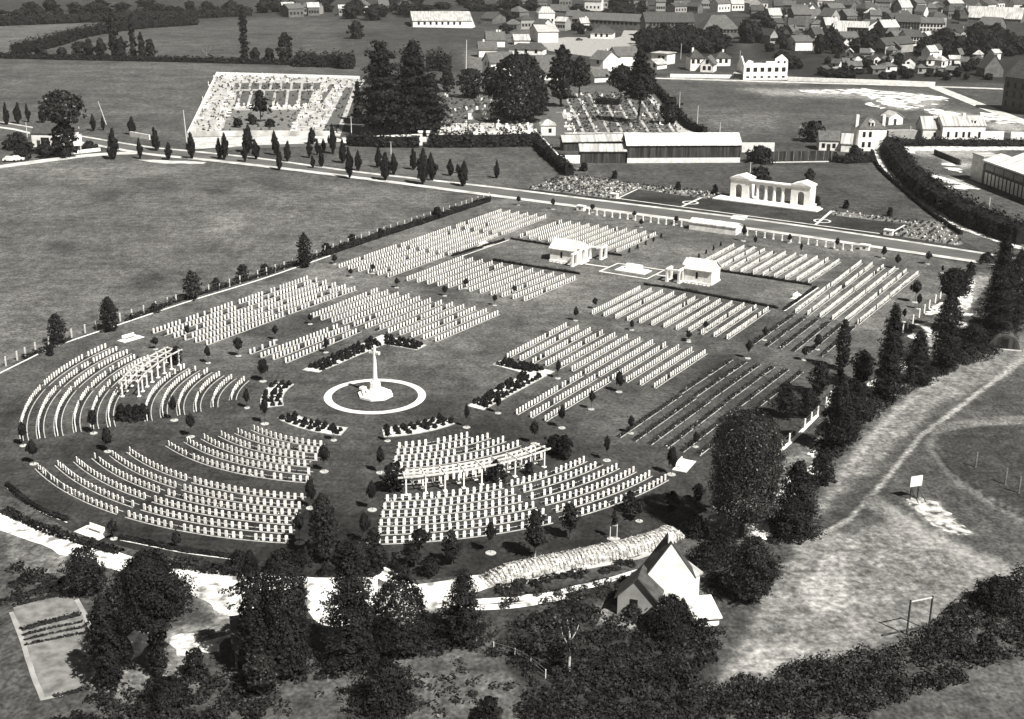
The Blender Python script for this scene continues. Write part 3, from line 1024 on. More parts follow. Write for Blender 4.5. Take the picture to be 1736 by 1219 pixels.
P1 = 'of the long plot nearest the fenced field'
plot(P1 + ', near half', 6, (260.7, 565), (393, 518.8), (351.3, 584.7), (479.3, 536.5), gap=.08)
plot(P1 + ', far half', 6, (406.4, 514.8), (520.6, 474.5), (490, 532.5), (601, 492.6), gap=.16)
P2 = 'of the long plot below the field hedge'
plot(P2 + ', first block', 6, (575.4, 454.2), (671, 420.7), (658.2, 470), (751.7, 435.5))
plot(P2 + ', middle block', 6, (680.8, 418.8), (763.5, 389.2), (760.6, 432.6), (842.3, 401.5))
plot(P2 + ', roadside block', 6, (774.3, 386.3), (849, 359.8), (851.1, 398.5), (924.7, 369.8))
P3 = 'of the plot behind the cross'
for k, (s, e) in enumerate((((424.6, 600), (465, 584.8)), ((443.3, 606), (571.3, 557)), ((464, 609.5), (591, 559)), ((484.7, 615), (608.7, 563.2)))):
    plot('of the four short rows behind the cross', 1, s, e, s, e)
    ROWS[-1]['i'], ROWS[-1]['n'] = k + 1, 4
plot(P3, 12, (526.6, 539.4), (639, 495.2), (738.9, 579.3), (843.3, 534))
plot('of the plot below the arched shelter', 12, (690.6, 475.9), (784.2, 439.6), (889.2, 510.2), (973.9, 474.5))
plot('of the plot between the arched shelter and the road', 11, (882.3, 402.9), (951.3, 378.4), (1045.8, 427.5), (1110.8, 399.2))
plot('of the plot between the second shelter and the road', 11, (1183.3, 451.4), (1243.4, 419.4), (1370.4, 479.4), (1421.6, 445.2), sp=.76)
plot('of the plot below the second shelter', 12, (1004.4, 532.8), (1084.2, 491.7), (1232.6, 575), (1301.5, 526.9), sp=.8)
plot('of the plot before the bare beds', 12, (860.7, 607), (959.1, 554.8), (1109.8, 657.5), (1194.5, 600.8), sp=.86)
plot('of three rows beside the L-shaped rose bed', 3, (876.4, 702.5), (984.7, 638.5), (924.7, 713.3), (1031, 648), sp=.85)
plot('of the far corner plot, near half', 6, (1348.7, 530.6), (1405.8, 487), (1454.2, 549.7), (1506.3, 507), sp=.76, gap=.06)
plot('of the far corner plot, roadside half', 6, (1409.8, 485.5), (1459, 447.3), (1509.3, 503.4), (1555.6, 466), sp=.76, gap=.06)
plot('of the plot without headstones, near half', 6, (1050.7, 740.9), (1151.2, 672.2), (1184.7, 771.7), (1275.3, 697.8), False)
plot('of the plot without headstones, far half', 6, (1155.1, 666.3), (1238.8, 611.2), (1281.2, 692.9), (1358, 631.9), False)
plot('of the small planted plot by the cypress', 6, (1277.8, 582.8), (1343.8, 535.6), (1392, 604.5), (1447, 555), False)


def fan(phrase, rows, a_mid=None, gap=.05, sp=.9):
    n = len(rows)
    for i, (r0, a0, r1, a1) in enumerate(rows):
        m = max(4, int(abs(a1 - a0) / 1.2))
        L = []
        for q in range(m + 1):
            t = q / m
            r, a = r0 + (r1 - r0) * t, math.radians(a0 + (a1 - a0) * t)
            L.append(CF + r * np.array([math.cos(a), math.sin(a)]))
        parts = [L]
        if a_mid is not None:
            k = int(round((a_mid - a0) / (a1 - a0) * m))
            cut = lambda a, b: [p for p in L[a:b]]
            parts = [cut(0, k), cut(k + 1, m + 1)] if 2 < k < m - 3 else [L]
        for j, Lp in enumerate(parts):
            ph = phrase + ('' if len(parts) == 1 else (', first half' if j == 0 else ', second half'))
            ROWS.append(dict(ph=ph, i=i + 1, n=n, L=Lp, side=0, st=True, gap=gap, fan=True, sp=sp))


fan('before the long pergola', [(21.2, -75, 22.0, -48.2), (23.6, -76.5, 24.3, -43.7), (25.9, -77.9, 26.7, -42.3), (28.1, -78.8, 29.2, -41.7), (30.6, -79.6, 31.8, -42), (33.2, -80.5, 34.5, -43.5)])
fan('beyond the long pergola', [(38.3, -81.8, 39.5, -38.9), (40.6, -82.4, 41.8, -38.3), (42.9, -82.8, 44.2, -37.7), (45.2, -83.2, 46.6, -37.1), (47.5, -83.4, 48.95, -36.9), (49.9, -83.6, 51.3, -36.7)], -58, .04, .92)
fan('of the inner fan without pergola', [(21.0, -104.9, 21.5, -137.1), (23.3, -103.5, 23.9, -138), (25.6, -102.2, 26.2, -139.3), (28, -101.7, 28.6, -140.3), (30.3, -100.8, 31, -141.2), (32.8, -99.6, 33.6, -141.6)])
fan('of the outer fan without pergola', [(38.1, -98, 38.8, -143.1), (40.5, -97.5, 41.1, -143.3), (42.7, -97.1, 43.4, -144), (45, -96.7, 45.8, -144.2), (47.4, -96.3, 48.2, -144.5), (49.8, -96.1, 50.7, -144.9)], -122, .05, .92)
fan('before the short pergola', [(22.0, 164.6, 21.6, 186), (24.4, 163.6, 24.2, 193), (26.9, 162.2, 26.7, 196), (29.5, 160.8, 29.1, 197.7), (31.8, 160.5, 31.5, 198.2), (34.1, 160, 33.8, 199.6)])
fan('beyond the short pergola', [(39.9, 162.5, 39, 200.6), (42.15, 157.8, 41.3, 200.8), (44.45, 157.4, 43.7, 201.3), (47.15, 156.6, 46.2, 202.2), (49.6, 156.2, 48.6, 202.2), (52.4, 155.6, 50.8, 202.3)], 178)


def stone_mb(w_=.36, h_=.85, t_=.1):
    prf = [(-w_ / 2, 0), (w_ / 2, 0), (w_ / 2, h_ - .07)] + [(w_ / 2 * math.cos(t), h_ - .07 + .07 * math.sin(t)) for t in np.linspace(.5, PI - .5, 5)] + [(-w_ / 2, h_ - .07)]
    return MB().extr(prf, 'y', -t_ / 2, t_ / 2)


STONE = stone_mb().mesh('headstone', 'headstone')
sv, sf = stone_mb().v, stone_mb().f
stones, plants, pales, soil_n = [], [], [], 0
rnd = random.Random(5)
for R in ROWS:
    L = R['L']
    N = normals2(L)
    if R['fan']:
        N = [n_ if np.dot(n_, p - CF) > 0 else -n_ for n_, p in zip(N, L)]
    else:
        N = [n_ if np.dot(n_, BD) > 0 else -n_ for n_ in N]
    s = 1 if np.dot(N[0], np.array([-(L[1] - L[0])[1], (L[1] - L[0])[0]])) > 0 else -1
    which = ordw(R['i']) if R['n'] > 1 else 'single'
    bed = thing('grave_bed', (L[0][0], L[0][1], 0), ('dark bed in the %s row %s' % (which, R['ph'])), 'grave bed', 'planted beds of the grave rows')
    loc = [p - L[0] for p in L]
    d = (L[-1] - L[-2]) / np.linalg.norm(L[-1] - L[-2])
    loc[-1] = loc[-1] + d * .35
    loc[0] = loc[0] - (L[1] - L[0]) / np.linalg.norm(L[1] - L[0]) * .35
    ribbon_mb(loc, -.62 * s, .26 * s, .06).build('soil', 'soil', bed)
    e = ribbon_mb(loc, .26 * s, (.40 if R['st'] else .36) * s, .1, thick=.06)
    if R['fan']:
        f = ribbon_mb(loc, -.74 * s, -.62 * s, .1, thick=.06)
        e.add(f.v, f.f)
    e.build('edging', 'edging', bed)
    # stones and plants along the row
    seg = np.array([0] + list(np.cumsum([np.linalg.norm(L[k + 1] - L[k]) for k in range(len(L) - 1)])))
    tot = seg[-1]
    k = max(2, int(round(tot / R['sp'])))
    P = lambda q: np.array([np.interp(q, seg, [p[a] for p in L]) for a in (0, 1)])
    NN = lambda q: np.array([np.interp(q, seg, [p[a] for p in N]) for a in (0, 1)])
    dense = rnd.random() < .28
    for j in range(k + 1):
        q = tot * j / k
        p, n_ = P(q), NN(q)
        if R['st'] and rnd.random() < R['gap']:
            plants.append((p[0], p[1], rnd.uniform(.4, .7)))
        elif R['st']:
            stones.append((p[0], p[1], math.atan2(n_[1], n_[0]) - PI / 2 + rnd.uniform(-.03, .03), 'white headstone in the %s row %s' % (which, R['ph']), rnd.uniform(.95, 1.04)))
        if j < k:
            mids = P(tot * (j + .5) / k)
            if R['st']:
                if rnd.random() < (.8 if dense else .5):
                    plants.append((mids[0], mids[1], rnd.uniform(.2, .5) if not dense else rnd.uniform(.3, .62)))
                if rnd.random() < (.16 if dense else .03):
                    pales.append((mids[0] + .2 * n_[0], mids[1] + .2 * n_[1], rnd.uniform(.15, .32)))
                elif rnd.random() < .5:
                    plants.append((p[0] - .3 * n_[0], p[1] - .3 * n_[1], rnd.uniform(.16, .3)))
            else:
                for q2 in range(5):
                    if rnd.random() < .8:
                        plants.append((mids[0] + rnd.uniform(-.3, .3), mids[1] + rnd.uniform(-.3, .3), rnd.uniform(.32, .72)))
                if rnd.random() < .4:
                    pales.append((mids[0] + rnd.uniform(-.3, .3), mids[1] + rnd.uniform(-.3, .3), rnd.uniform(.12, .25)))
stones.sort(key=lambda q: q[1] * 1.0 + abs(q[0]) * .05)
for k, (x, y, rz, lb, sc) in enumerate(stones[:300]):
    o = link('headstone', STONE, None, (x, y, .04), rz)
    o.rotation_euler = (rnd.uniform(-.035, .035), rnd.uniform(-.025, .025), rz)
    o.scale = (1, 1, sc)
    tag(o, lb, 'headstone', 'headstones of one row')
mb = MB()
for x, y, rz, lb, sc in stones[300:]:
    c_, s_ = math.cos(rz), math.sin(rz)
    mb.add([(x + a * c_ - b * s_, y + a * s_ + b * c_, .04 + z * sc) for a, b, z in sv], sf)
tag(mb.build('headstone_rows', 'headstone'), 'rows upon rows of white headstones farther back on the cemetery lawn', 'headstones', None, 'stuff')


def clumps(name, items, m, label, cat, per=9, leaf=.2):
    rng = np.random.default_rng(len(items))
    A = np.array(items)
    n = len(A)
    d = rng.normal(0, 1, (n, per, 3))
    d /= np.linalg.norm(d, axis=2, keepdims=True)
    d[:, :, 2] = np.abs(d[:, :, 2])
    q = rng.uniform(.5, 1, (n, per, 1))
    C = d * q * A[:, 2][:, None, None]
    C[:, :, :2] *= .75
    C[:, :, 2] *= 1.2
    C[:, :, 0] += A[:, 0][:, None]
    C[:, :, 1] += A[:, 1][:, None]
    C[:, :, 2] += .1
    return tag(link(name, leaf_mesh(name, C.reshape(-1, 3), d.reshape(-1, 3), leaf, m, rng=rng)), label, cat, None, 'stuff')


clumps('bedding_plants', plants, 'bedplant', 'dark low plants growing between the headstones', 'bedding plants')
clumps('bedding_flowers', pales, 'flower', 'pale flowers growing in the grave beds', 'flowers', 7, .15)

# ---------------------------------------------------------------- rose beds
def bush_mesh(seed, m='leaf_dark'):
    return crown('rose_bush', 'bush', 0, 1.0, 1.2, .2, 320, m, seed, .1)


BUSH = [bush_mesh(s) for s in (1, 2, 3)]


def rose_bed(pts, label, bushes, gname, px=True, rows=3, sz=(.62, .95)):
    P = [G(u, v)[:2] for u, v in pts] if px else pts
    c = np.mean(np.array(P), 0)
    t = thing('rose_bed', (c[0], c[1], 0), label, 'rose bed')
    L = [np.array(p) - c for p in P]
    mb = MB()
    mb.add([(p[0], p[1], .07) for p in L], [tuple(range(len(L)))])
    mb.build('bed_gravel', 'pale_paving', t)
    e = ribbon_mb(L + [L[0]], -.1, .1, .13, thick=.1)
    e.build('edging', 'edging', t)
    for k, (x, y) in enumerate(bushes):
        o = link('rose_bush', BUSH[k % 3], None, (x, y, .07), rnd.uniform(0, 6.28))
        s_ = rnd.uniform(*sz)
        o.scale = (s_, s_, s_ * rnd.uniform(.8, 1.1))
        tag(o, gname, 'rose bush', gname.replace('dark round rose bush', 'rose bushes'))


def quad_grid(q, n, m, mx=.08, my=.14):
    a, b, c, d = [np.array(G(*p)[:2]) for p in q]
    out = []
    for i in range(n):
        for j in range(m):
            s_, t_ = mx + (1 - 2 * mx) * i / max(1, n - 1), my + (1 - 2 * my) * (j + (.25 if i % 2 else 0) * 0) / max(1, m - 1)
            p = (a * (1 - s_) + b * s_) * (1 - t_) + (d * (1 - s_) + c * s_) * t_
            if rnd.random() < .93:
                out.append((p[0] + rnd.uniform(-.15, .15), p[1] + rnd.uniform(-.15, .15)))
    return out


rose_bed([(513, 628), (539, 632), (651, 584.5), (706, 594), (723, 586), (648, 568.5)], 'L-shaped rose bed behind the cross', quad_grid([(513, 628), (636, 573), (651, 584.5), (539, 632)], 15, 3) + quad_grid([(640, 571), (648, 568.5), (723, 586), (706, 594), ][0:0] or [(648, 569), (723, 586), (706, 594), (651, 584.5)], 9, 3),
         'dark round rose bush in the L-shaped bed behind the cross')
rose_bed([(836, 619), (853, 610), (939.5, 630.5), (818.5, 696), (792.6, 689), (889.4, 634)], 'L-shaped rose bed between the cross and the sunny grave rows', quad_grid([(792.6, 689), (895, 630), (926, 637), (818.5, 696)], 14, 3) + quad_grid([(838, 618.5), (900, 632), (928, 628.5), (853, 611)], 11, 3),
         'dark round rose bush in the L-shaped bed on the sunny side of the cross')


def sector(r0, r1, a0, a1):
    return arc(r0, a0, a1, CF, 1.0) + arc(r1, a1, a0, CF, 1.0)


def sector_grid(r0, r1, a0, a1, n, m=3):
    out = []
    for i in range(n):
        for j in range(m):
            a = math.radians(a0 + (a1 - a0) * (.06 + .88 * i / (n - 1)))
            r = r0 + (r1 - r0) * (.18 + .64 * j / (m - 1))
            if rnd.random() < .95:
                out.append((CF[0] + r * math.cos(a) + rnd.uniform(-.15, .15), CF[1] + r * math.sin(a) + rnd.uniform(-.15, .15)))
    return out


def polar(u, v):
    p = np.array(G(u, v)[:2]) - CF
    return np.hypot(*p), math.degrees(math.atan2(p[1], p[0]))


for nm, pts, n in (('in front of the short pergola fan', [(443, 691), (444, 668), (466, 649), (496, 652), (482.7, 670), (480.7, 688)], 7),
                   ('in front of the fan without a pergola', [(474, 714), (500.5, 703), (589, 725), (577, 738)], 8),
                   ('in front of the long pergola fan', [(648, 725), (653, 738), (773.6, 719), (746, 708)], 8)):
    pol = [polar(*p) for p in pts]
    rr = [p[0] for p in pol]
    aa = [p[1] % 360 for p in pol]
    r0, r1 = min(rr) + .2, max(rr) - .2
    if r1 - r0 > 4.4:
        r0, r1 = (r0 + r1) / 2 - 2.1, (r0 + r1) / 2 + 2.1
    rose_bed(sector(r0, r1, min(aa), max(aa)), 'curved rose bed on pale gravel ' + nm, sector_grid(r0, r1, min(aa), max(aa), n), 'dark round rose bush in the curved bed ' + nm, px=False, sz=(.6, .9))


# ---------------------------------------------------------------- pergolas
def pergola(r0, r1, a0, a1, label, npost, h=2.4):
    c = arc((r0 + r1) / 2, (a0 + a1) / 2, (a0 + a1) / 2 + .1)[0]
    t = thing('pergola', (c[0], c[1], .03), label, 'pergola')
    for k in range(npost):
        a = math.radians(a0 + (a1 - a0) * (.03 + .94 * k / (npost - 1)))
        for r in (r0 + .15, r1 - .15):
            x, y = CF[0] + r * math.cos(a) - c[0], CF[1] + r * math.sin(a) - c[1]
            mb = MB()
            mb.box(-.09, .09, -.09, .09, .12, h)
            mb.box(-.26, .26, -.26, .26, 0, .12)
            mb.build('post', 'white_stone', t, (x, y, 0), a)
    for r in (r0, (r0 + r1) / 2, r1):
        L = [p - c for p in arc(r, a0 - .6, a1 + .6, CF, .8)]
        ribbon_mb(L, -.075, .075, h + .2, thick=.2).build('beam', 'pale_wood', t)
    nr = npost
    for k in range(nr):
        a = math.radians(a0 + (a1 - a0) * (.02 + .96 * k / (nr - 1)))
        mb = MB()
        mb.box(r0 - .25, r1 + .25, -.06, .06, h + .202, h + .32)
        mb.build('rafter', 'pale_wood', t, (CF[0] - c[0], CF[1] - c[1], 0), a)


pergola(34.9, 37.0, -79, -45.5, 'long curved white pergola in the nearest fan of graves', 9)
pergola(35.6, 38.4, 157.5, 183, 'short curved white pergola over the graves by the field side', 8)
SHARED_CLIMB = None

# ---------------------------------------------------------------- seats, stone, shelters
def seat(u, v, rz, label):
    x, y, _ = G(u, v)
    t = thing('stone_seat', (x, y, .03), label, 'bench', 'stone seats on paved slabs', rz)
    MB().box(-2.1, 2.1, -1.0, 1.0, 0, .06).build('paving_slab', 'pale_paving', t)
    MB().box(-1.25, 1.25, .2, .7, .36, .46).build('seat', 'white_stone', t)
    MB().box(-1.25, 1.25, .702, .82, .06, .75).build('backrest', 'white_stone', t)
    for s_ in (-1, 1):
        MB().box(s_ * 1.1 - .09, s_ * 1.1 + .09, .22, .68, .06, .358).build('leg', 'white_stone', t)


seat(222, 575, RZ + PI / 2 - .1, 'white stone seat on a slab by the field fence')
seat(157, 904, -.55, 'white stone seat on a slab by the curved hedge')
seat(1160, 790, RZ + PI / 2 + .1, 'white stone seat on a slab beside the great lime tree')
seat(823, 416, RZ + PI / 2, 'white stone seat facing the hedged lawn of the arched shelter')
seat(1354, 504, RZ + PI / 2, 'white stone seat facing the hedged lawn of the second shelter')

tr_ = Zm(1020, 400, 7.233)
c0 = np.mean([G(*p)[:2] for p in tr_((10, 435), (200, 335), (775, 425), (560, 530))], 0)
st_ = thing('altar_stone', (c0[0], c0[1], .03), 'white altar stone on broad steps between the two shelters', 'memorial stone', rz=RZ)
mb = MB()
mb.box(-3.4, 3.4, -1.7, 1.9, 0, .16)
mb.box(-2.9, 2.9, -1.3, 1.6, .162, .32)
mb.build('steps', 'white_stone', st_)
mb = MB()
mb.extr([(-.55, .322), (.55, .322), (.55, .5), (.45, 1.3), (-.45, 1.3), (-.55, .5)], 'x', -1.75, 1.75)
mb.build('altar_block', 'white_stone', st_, (0, .5, 0))
fr = [np.array(G(*p)[:2]) for p in ((1016.5, 460.3), (1047.9, 446.6), (1126.2, 458.3), (1096.8, 473))]
structure(ribbon_mb(fr + [fr[0]], -.3, .3, .05).build('paved_frame', 'pale_paving'))
structure(ribbon('paved_strip', [(992, 447.6), (1033, 453.6)], .6, 'pale_paving', .054))
structure(ribbon('paved_strip', [(1110, 465.8), (1130, 468.6)], .6, 'pale_paving', .054))


def shelter(bl, br, label, mirror):
    """small white stone shelter: gabled body, arched front, open portico frames; x along BD, y along AD"""
    a, b = np.array(G(*bl)[:2]), np.array(G(*br)[:2])
    W = np.linalg.norm(b - a)
    D, H, R = 4.6, 2.9, 1.5
    t = thing('shelter', (a[0], a[1], .03), label, 'shelter', 'white stone shelters', math.atan2(*(b - a)[::-1]))
    mb = MB()
    mb.box(0, W, 0, D, .25, H)
    mb.extr([(0, H), (D, H), (D / 2, H + R)], 'x', .05, W - .05)
    mb.build('wall', 'white_wall', t)
    MB().box(-.15, W + .15, -.2, D + .2, 0, .25).build('plinth', 'white_stone', t)
    mb = MB()
    for s_ in (0, 1):
        y0, y1 = (-.35, D / 2) if s_ == 0 else (D + .35, D / 2)
        z0 = H - .2
        mb.add([(-.2, y0, z0), (W + .2, y0, z0), (W + .2, y1, H + R + .05), (-.2, y1, H + R + .05), (-.2, y0, z0 + .14), (W + .2, y0, z0 + .14), (W + .2, y1, H + R + .2), (-.2, y1, H + R + .2)],
               [(0, 1, 2, 3), (4, 5, 6, 7), (0, 1, 5, 4), (1, 2, 6, 5), (2, 3, 7, 6), (3, 0, 4, 7)])
    mb.build('roof', 'white_roof', t)
    MB().box(W * .45 - .22, W * .45 + .22, -.03, .05, 1.0, 2.3).build('window', 'glass', t)
    mb = MB()
    for k in range(7):
        x = W * (k + .3) / 7
        mb.box(x, x + .55, -1.0 - .12 * (k % 2), -.55, 0, .1)
    mb.build('stepping_stones', 'pale_paving', t)
    xf = -.02 if mirror else W + .02
    d = -1 if mirror else 1
    # arched facade slab
    x0, x1 = sorted((xf, xf + d * .7))
    mb = MB()
    cy = D / 2
    hw, hs, top = .75, 2.1, H + .5
    mb.box(x0, x1, cy - 1.7, cy - hw, 0, top)
    mb.box(x0, x1, cy + hw, cy + 1.7, 0, top)
    prf = [(cy - hw, hs), (cy - hw, top), (cy + hw, top), (cy + hw, hs)] + [(cy + hw * math.cos(q), hs + hw * math.sin(q)) for q in np.linspace(.15, PI - .15, 9)]
    mb.extr(prf, 'x', x0, x1)
    mb.extr([(cy - 1.9, top), (cy + 1.9, top), (cy, top + 1.0)], 'x', x0 - .08, x1 + .08)
    mb.build('arched_front', 'white_stone', t)
    xa, xb = sorted((xf - d * .02, xf + d * .1))
    MB().box(xa, xb, cy - hw, cy + hw, 0, hs + hw).build('doorway', 'mid_wall', t)

    def frame(y0, y1, xx):
        mb = MB()
        for y in (y0, y1):
            mb.box(xx - .22, xx + .22, y - .22, y + .22, .2, 2.45)
        mb.box(xx - .26, xx + .26, min(y0, y1) - .28, max(y0, y1) + .28, 2.45, 2.8)
        mb.box(xx - .26, xx + .26, min(y0, y1) - .28, max(y0, y1) + .28, 0, .2)
        mb.build('portico_frame', 'white_stone', t)

    xm = xf + d * .35
    frame(cy - 4.4, cy - 2.3, xm)
    frame(cy + 2.3, cy + 4.0, xm)
    x2 = xm + d * 2.6
    frame(cy - 4.4, cy - 2.3, x2) if mirror else frame(cy + 4.0, cy + 6.4, x2)
    mb = MB()
    xa, xb = sorted((xm, x2))
    yb = cy - 4.4 if mirror else cy + 4.0
    mb.box(xa + .27, xb - .27, yb - .18, yb + .18, 2.45, 2.78)
    mb.build('portico_beam', 'white_stone', t)
    MB().box(min(xf, xf + d * 1.3), max(xf, xf + d * 1.3), cy - 1.9, cy + 1.9, -.02, .12).build('doorstep', 'white_stone', t)


shelter((932.3, 442), (975, 448.4), 'white stone shelter with an arched gable front and open frames, on the hedged lawn', False)
shelter((1160.3, 477.4), (1205.3, 484.3), 'white stone shelter whose window wall stands clear beside its open frames', True)

# ---------------------------------------------------------------- colonnade memorial
z9 = Zm(1190, 280, 7.89)
ml, mr_ = np.array(G(*z9((372, 448))[0])[:2]), np.array(G(*z9((1432, 582))[0])[:2])
ML = np.linalg.norm(mr_ - ml)
mem = thing('memorial_colonnade', (ml[0], ml[1], .05), 'long white colonnade with two arched end pavilions on a broad stone terrace', 'memorial', rz=math.atan2(*(mr_ - ml)[::-1]))
mb = MB()
mb.box(-3.6, ML + 3.2, -3.2, 1.3, 0, .25)
mb.box(-3.0, ML + 2.6, -2.6, 1.2, .252, .5)
mb.box(-.4, ML * .235 + .3, 1.3, 4.4, 0, .5)
mb.box(ML * .765 - .3, ML + .4, 1.3, 4.4, 0, .5)
mb.build('terrace', 'white_stone', mem)
HM, WP, DM = 5.3, ML * .235, 4.0
for s_, x0 in ((0, 0), (1, ML - WP)):
    mb = MB()
    x1, cxm, hw, hs = x0 + WP, x0 + WP * (.45 if s_ == 0 else .52), WP * .18, 3.1
    for y0, y1 in ((0, .6), (DM - .6, DM)):
        mb.box(x0, cxm - hw, y0, y1, .5, HM)
        mb.box(cxm + hw, x1, y0, y1, .5, HM)
        prf = [(cxm - hw, hs), (cxm - hw, HM), (cxm + hw, HM), (cxm + hw, hs)] + [(cxm + hw * math.cos(q), hs + hw * math.sin(q)) for q in np.linspace(.12, PI - .12, 9)]
        mb.extr(prf, 'y', y0, y1)
    mb.box(x0, x0 + .6, .602, DM - .602, .5, HM)
    mb.box(x1 - .6, x1, .602, DM - .602, .5, HM)
    mb.box(x0 - .2, x1 + .2, -.25, DM + .25, HM, HM + .3)
    mb.extr([(x0 - .25, HM + .302), (x1 + .25, HM + .302), ((x0 + x1) / 2, HM + 1.2)], 'y', -.3, DM + .3)
    mb.build('arched_pavilion', 'white_stone', mem)
xs0, xs1 = WP, ML - WP
for k in range(4):
    x = xs0 + (xs1 - xs0) * (k + 1) / 5
    for y in (.45,):
        mb = MB()
        mb.prism([(x + .44 * math.cos(q), y + .44 * math.sin(q)) for q in np.linspace(0, 2 * PI, 12, endpoint=False)], .7, HM - 1.0, .88)
        mb.box(x - .5, x + .5, y - .5, y + .5, .5, .7)
        mb.box(x - .5, x + .5, y - .5, y + .5, HM - 1.0, HM - .802)
        mb.build('column', 'white_stone', mem)
mb = MB()
mb.box(xs0 - .01, xs1 + .01, -.05, 1.0, HM - .8, HM - .1)
mb.box(xs0 - .01, xs1 + .01, -.3, 1.6, HM - .098, HM + .15)
mb.build('entablature', 'white_stone', mem)
# white lodges and piers along the road
def pier(u, v, label):
    x, y, _ = G(u, v)
    t = thing('gate_pier', (x, y, .03), label, 'gate pier', 'squat white piers along the road', RZ)
    mb = MB()
    mb.box(-1.0, 1.0, -.6, .6, 0, 1.1)
    mb.build('pier_block', 'white_stone', t)
    MB().box(-1.1, 1.1, -.7, .7, 1.1, 1.3).build('cap', 'white_stone', t)
    MB().box(-.3, .3, -.63, -.6, .35, .8).build('tablet', 'slate_mid', t)


pier(985, 357, 'squat white pier at the field end of the roadside bollards')
pier(1466, 424, 'squat white pier at the far end of the roadside bollards')
pier(1041, 336, 'squat white pier at the near corner of the memorial lawn')
pier(1506, 398.5, 'squat white pier at the far corner of the memorial lawn')
bol = MB()
bol.prism([(-.24, -.24), (.24, -.24), (.24, .24), (-.24, .24)], 0, .18)
bol.prism([(-.16, -.16), (.16, -.16), (.16, .16), (-.16, .16)], .18, 1.05, .85)
bol.prism([(-.2, -.2), (.2, -.2), (.2, .2), (-.2, .2)], 1.05, 1.15, .6)
BOL = bol.mesh('bollard', 'white_stone')
nb = 0
for a, b, n in (((998.5, 363.5), (1155, 384.5), 13), ((1266.5, 399.5), (1443.5, 425.5), 13)):
    for k in range(n):
        u, v = a[0] + (b[0] - a[0]) * k / (n - 1), a[1] + (b[1] - a[1]) * k / (n - 1)
        x, y, _ = G(u, v)
        nb += 1
        o = link('bollard', BOL, None, (x, y, .03), RZ)
        o.scale = (.85, .85, 1.15)
        tag(o, 'white bollard %s along the roadside line, counted from the field end' % ordw(nb), 'bollard', 'white bollards between cemetery and road')

# hedges round the two hedged lawns
H1 = dict(width=.55, height=.55, leaf=.3)
hedge('hedge', zr4((135, 385), (465, 438)), label='low clipped hedge behind the arched shelter', **H1)
hedge('hedge', zr4((930, 508), (1085, 530)), label='short clipped hedge end beyond the arched shelter', **H1)
hedge('hedge', zr4((-20, 570), (725, 688)), label='low clipped hedge in front of the arched shelter', **H1)
hedge('hedge', zr4((1280, 778), (1600, 826)) + zr5((905, 728)), label='low clipped hedge in front of the second shelter', **H1)
hedge('hedge', zr5((415, 408), (1195, 530)), label='low clipped hedge behind the second shelter', **H1)
hedge('hedge', zr5((1235, 545), (960, 742)), label='low hedge closing the second shelter lawn behind a stone seat', **H1)
hedge('hedge', zr3((1150, 480), (1600, 345)), label='low hedge closing the arched shelter lawn behind a stone seat', **H1)
structure(ribbon('paved_strip', zr5((1255, 548), (965, 748)), .35, 'pale_paving', .06))
structure(ribbon('paved_strip', zr3((1235, 480), (1640, 340)), .35, 'pale_paving', .06))

# rock gardens beside the memorial
z10, z11 = Zm(860, 220, 3.945), Zm(1180, 270, 3.617)
RG = [z10((130, 392), (300, 330), (430, 300), (870, 365), (1440, 425), (1330, 462), (860, 398), (740, 447), (690, 462)),
      z11((835, 318), (1080, 345), (1290, 380), (1500, 380), (1600, 470), (1640, 520), (1600, 530), (1215, 470), (1300, 395), (1060, 372), (840, 345))]
for pl in RG:
    structure(sheet('rock_garden', pl, 'plot_mid', .055, seg=2, jitter=.4))
items, pal = [], []
for pl in RG:
    P = np.array([G(*p)[:2] for p in pl])
    o_ = P.mean(0)
    for i in range(-60, 61):
        for j in range(-60, 61):
            q = o_ + AD * i * .95 + BD * j * 1.55 + np.array([rnd.uniform(-.16, .16), rnd.uniform(-.16, .16)])
            if not in_poly(np.array([q[0]]), np.array([q[1]]), [tuple(p) for p in P])[0]:
                continue
            z = rnd.random()
            if z < .42:
                items.append((q[0], q[1], rnd.uniform(.25, .6)))
            elif z < .5:
                items.append((q[0], q[1], rnd.uniform(.7, 1.2)))
            elif z < .85:
                pal.append((q[0], q[1], rnd.uniform(.3, .5)))
clumps('rock_garden_shrubs', items, 'leaf', 'small dark shrubs dotted over the pale rock gardens beside the colonnade', 'shrubs', 16, .3)
clumps('rock_garden_stones', pal, 'pale_paving', 'pale rocks dotted over the rock gardens beside the colonnade', 'rocks', 6, .36)

# ================================================================ TREES
YOUNG = [unit_tree('diamond', .5, 800, .12, 'leaf', s, r=.03, limbs=2, lump=.3, cr=.16) for s in (21, 22, 23)]
ROUNDY = [unit_tree('round', .42, 800, .12, 'leaf', s, r=.03, limbs=3, lump=.35, cr=.16) for s in (24, 25)]
DISC = MB().prism([(math.cos(q), math.sin(q)) for q in np.linspace(0, 2 * PI, 14, endpoint=False)], 0, .05).mesh('soil_ring', 'edging')


def young(u, v, h, w_, label, rnd_crown=False):
    x, y, _ = G(u, v)
    H, W = hm(u, v, h), wm(u, v, w_)
    t = thing('young_tree', (x, y, .03), label, 'tree', 'young standard trees on the cemetery lawn', rnd.uniform(0, 6))
    for nm, me in (ROUNDY if rnd_crown else YOUNG)[rnd.randrange(2)]:
        o = link(nm, me, t)
        o.scale = (W, W, H) if nm == 'crown' else (max(1.2, W), max(1.2, W), H)
    o = link('soil_ring', DISC, t)
    r_ = max(.45, min(.8, H * .16))
    o.scale = (r_, r_, 1)


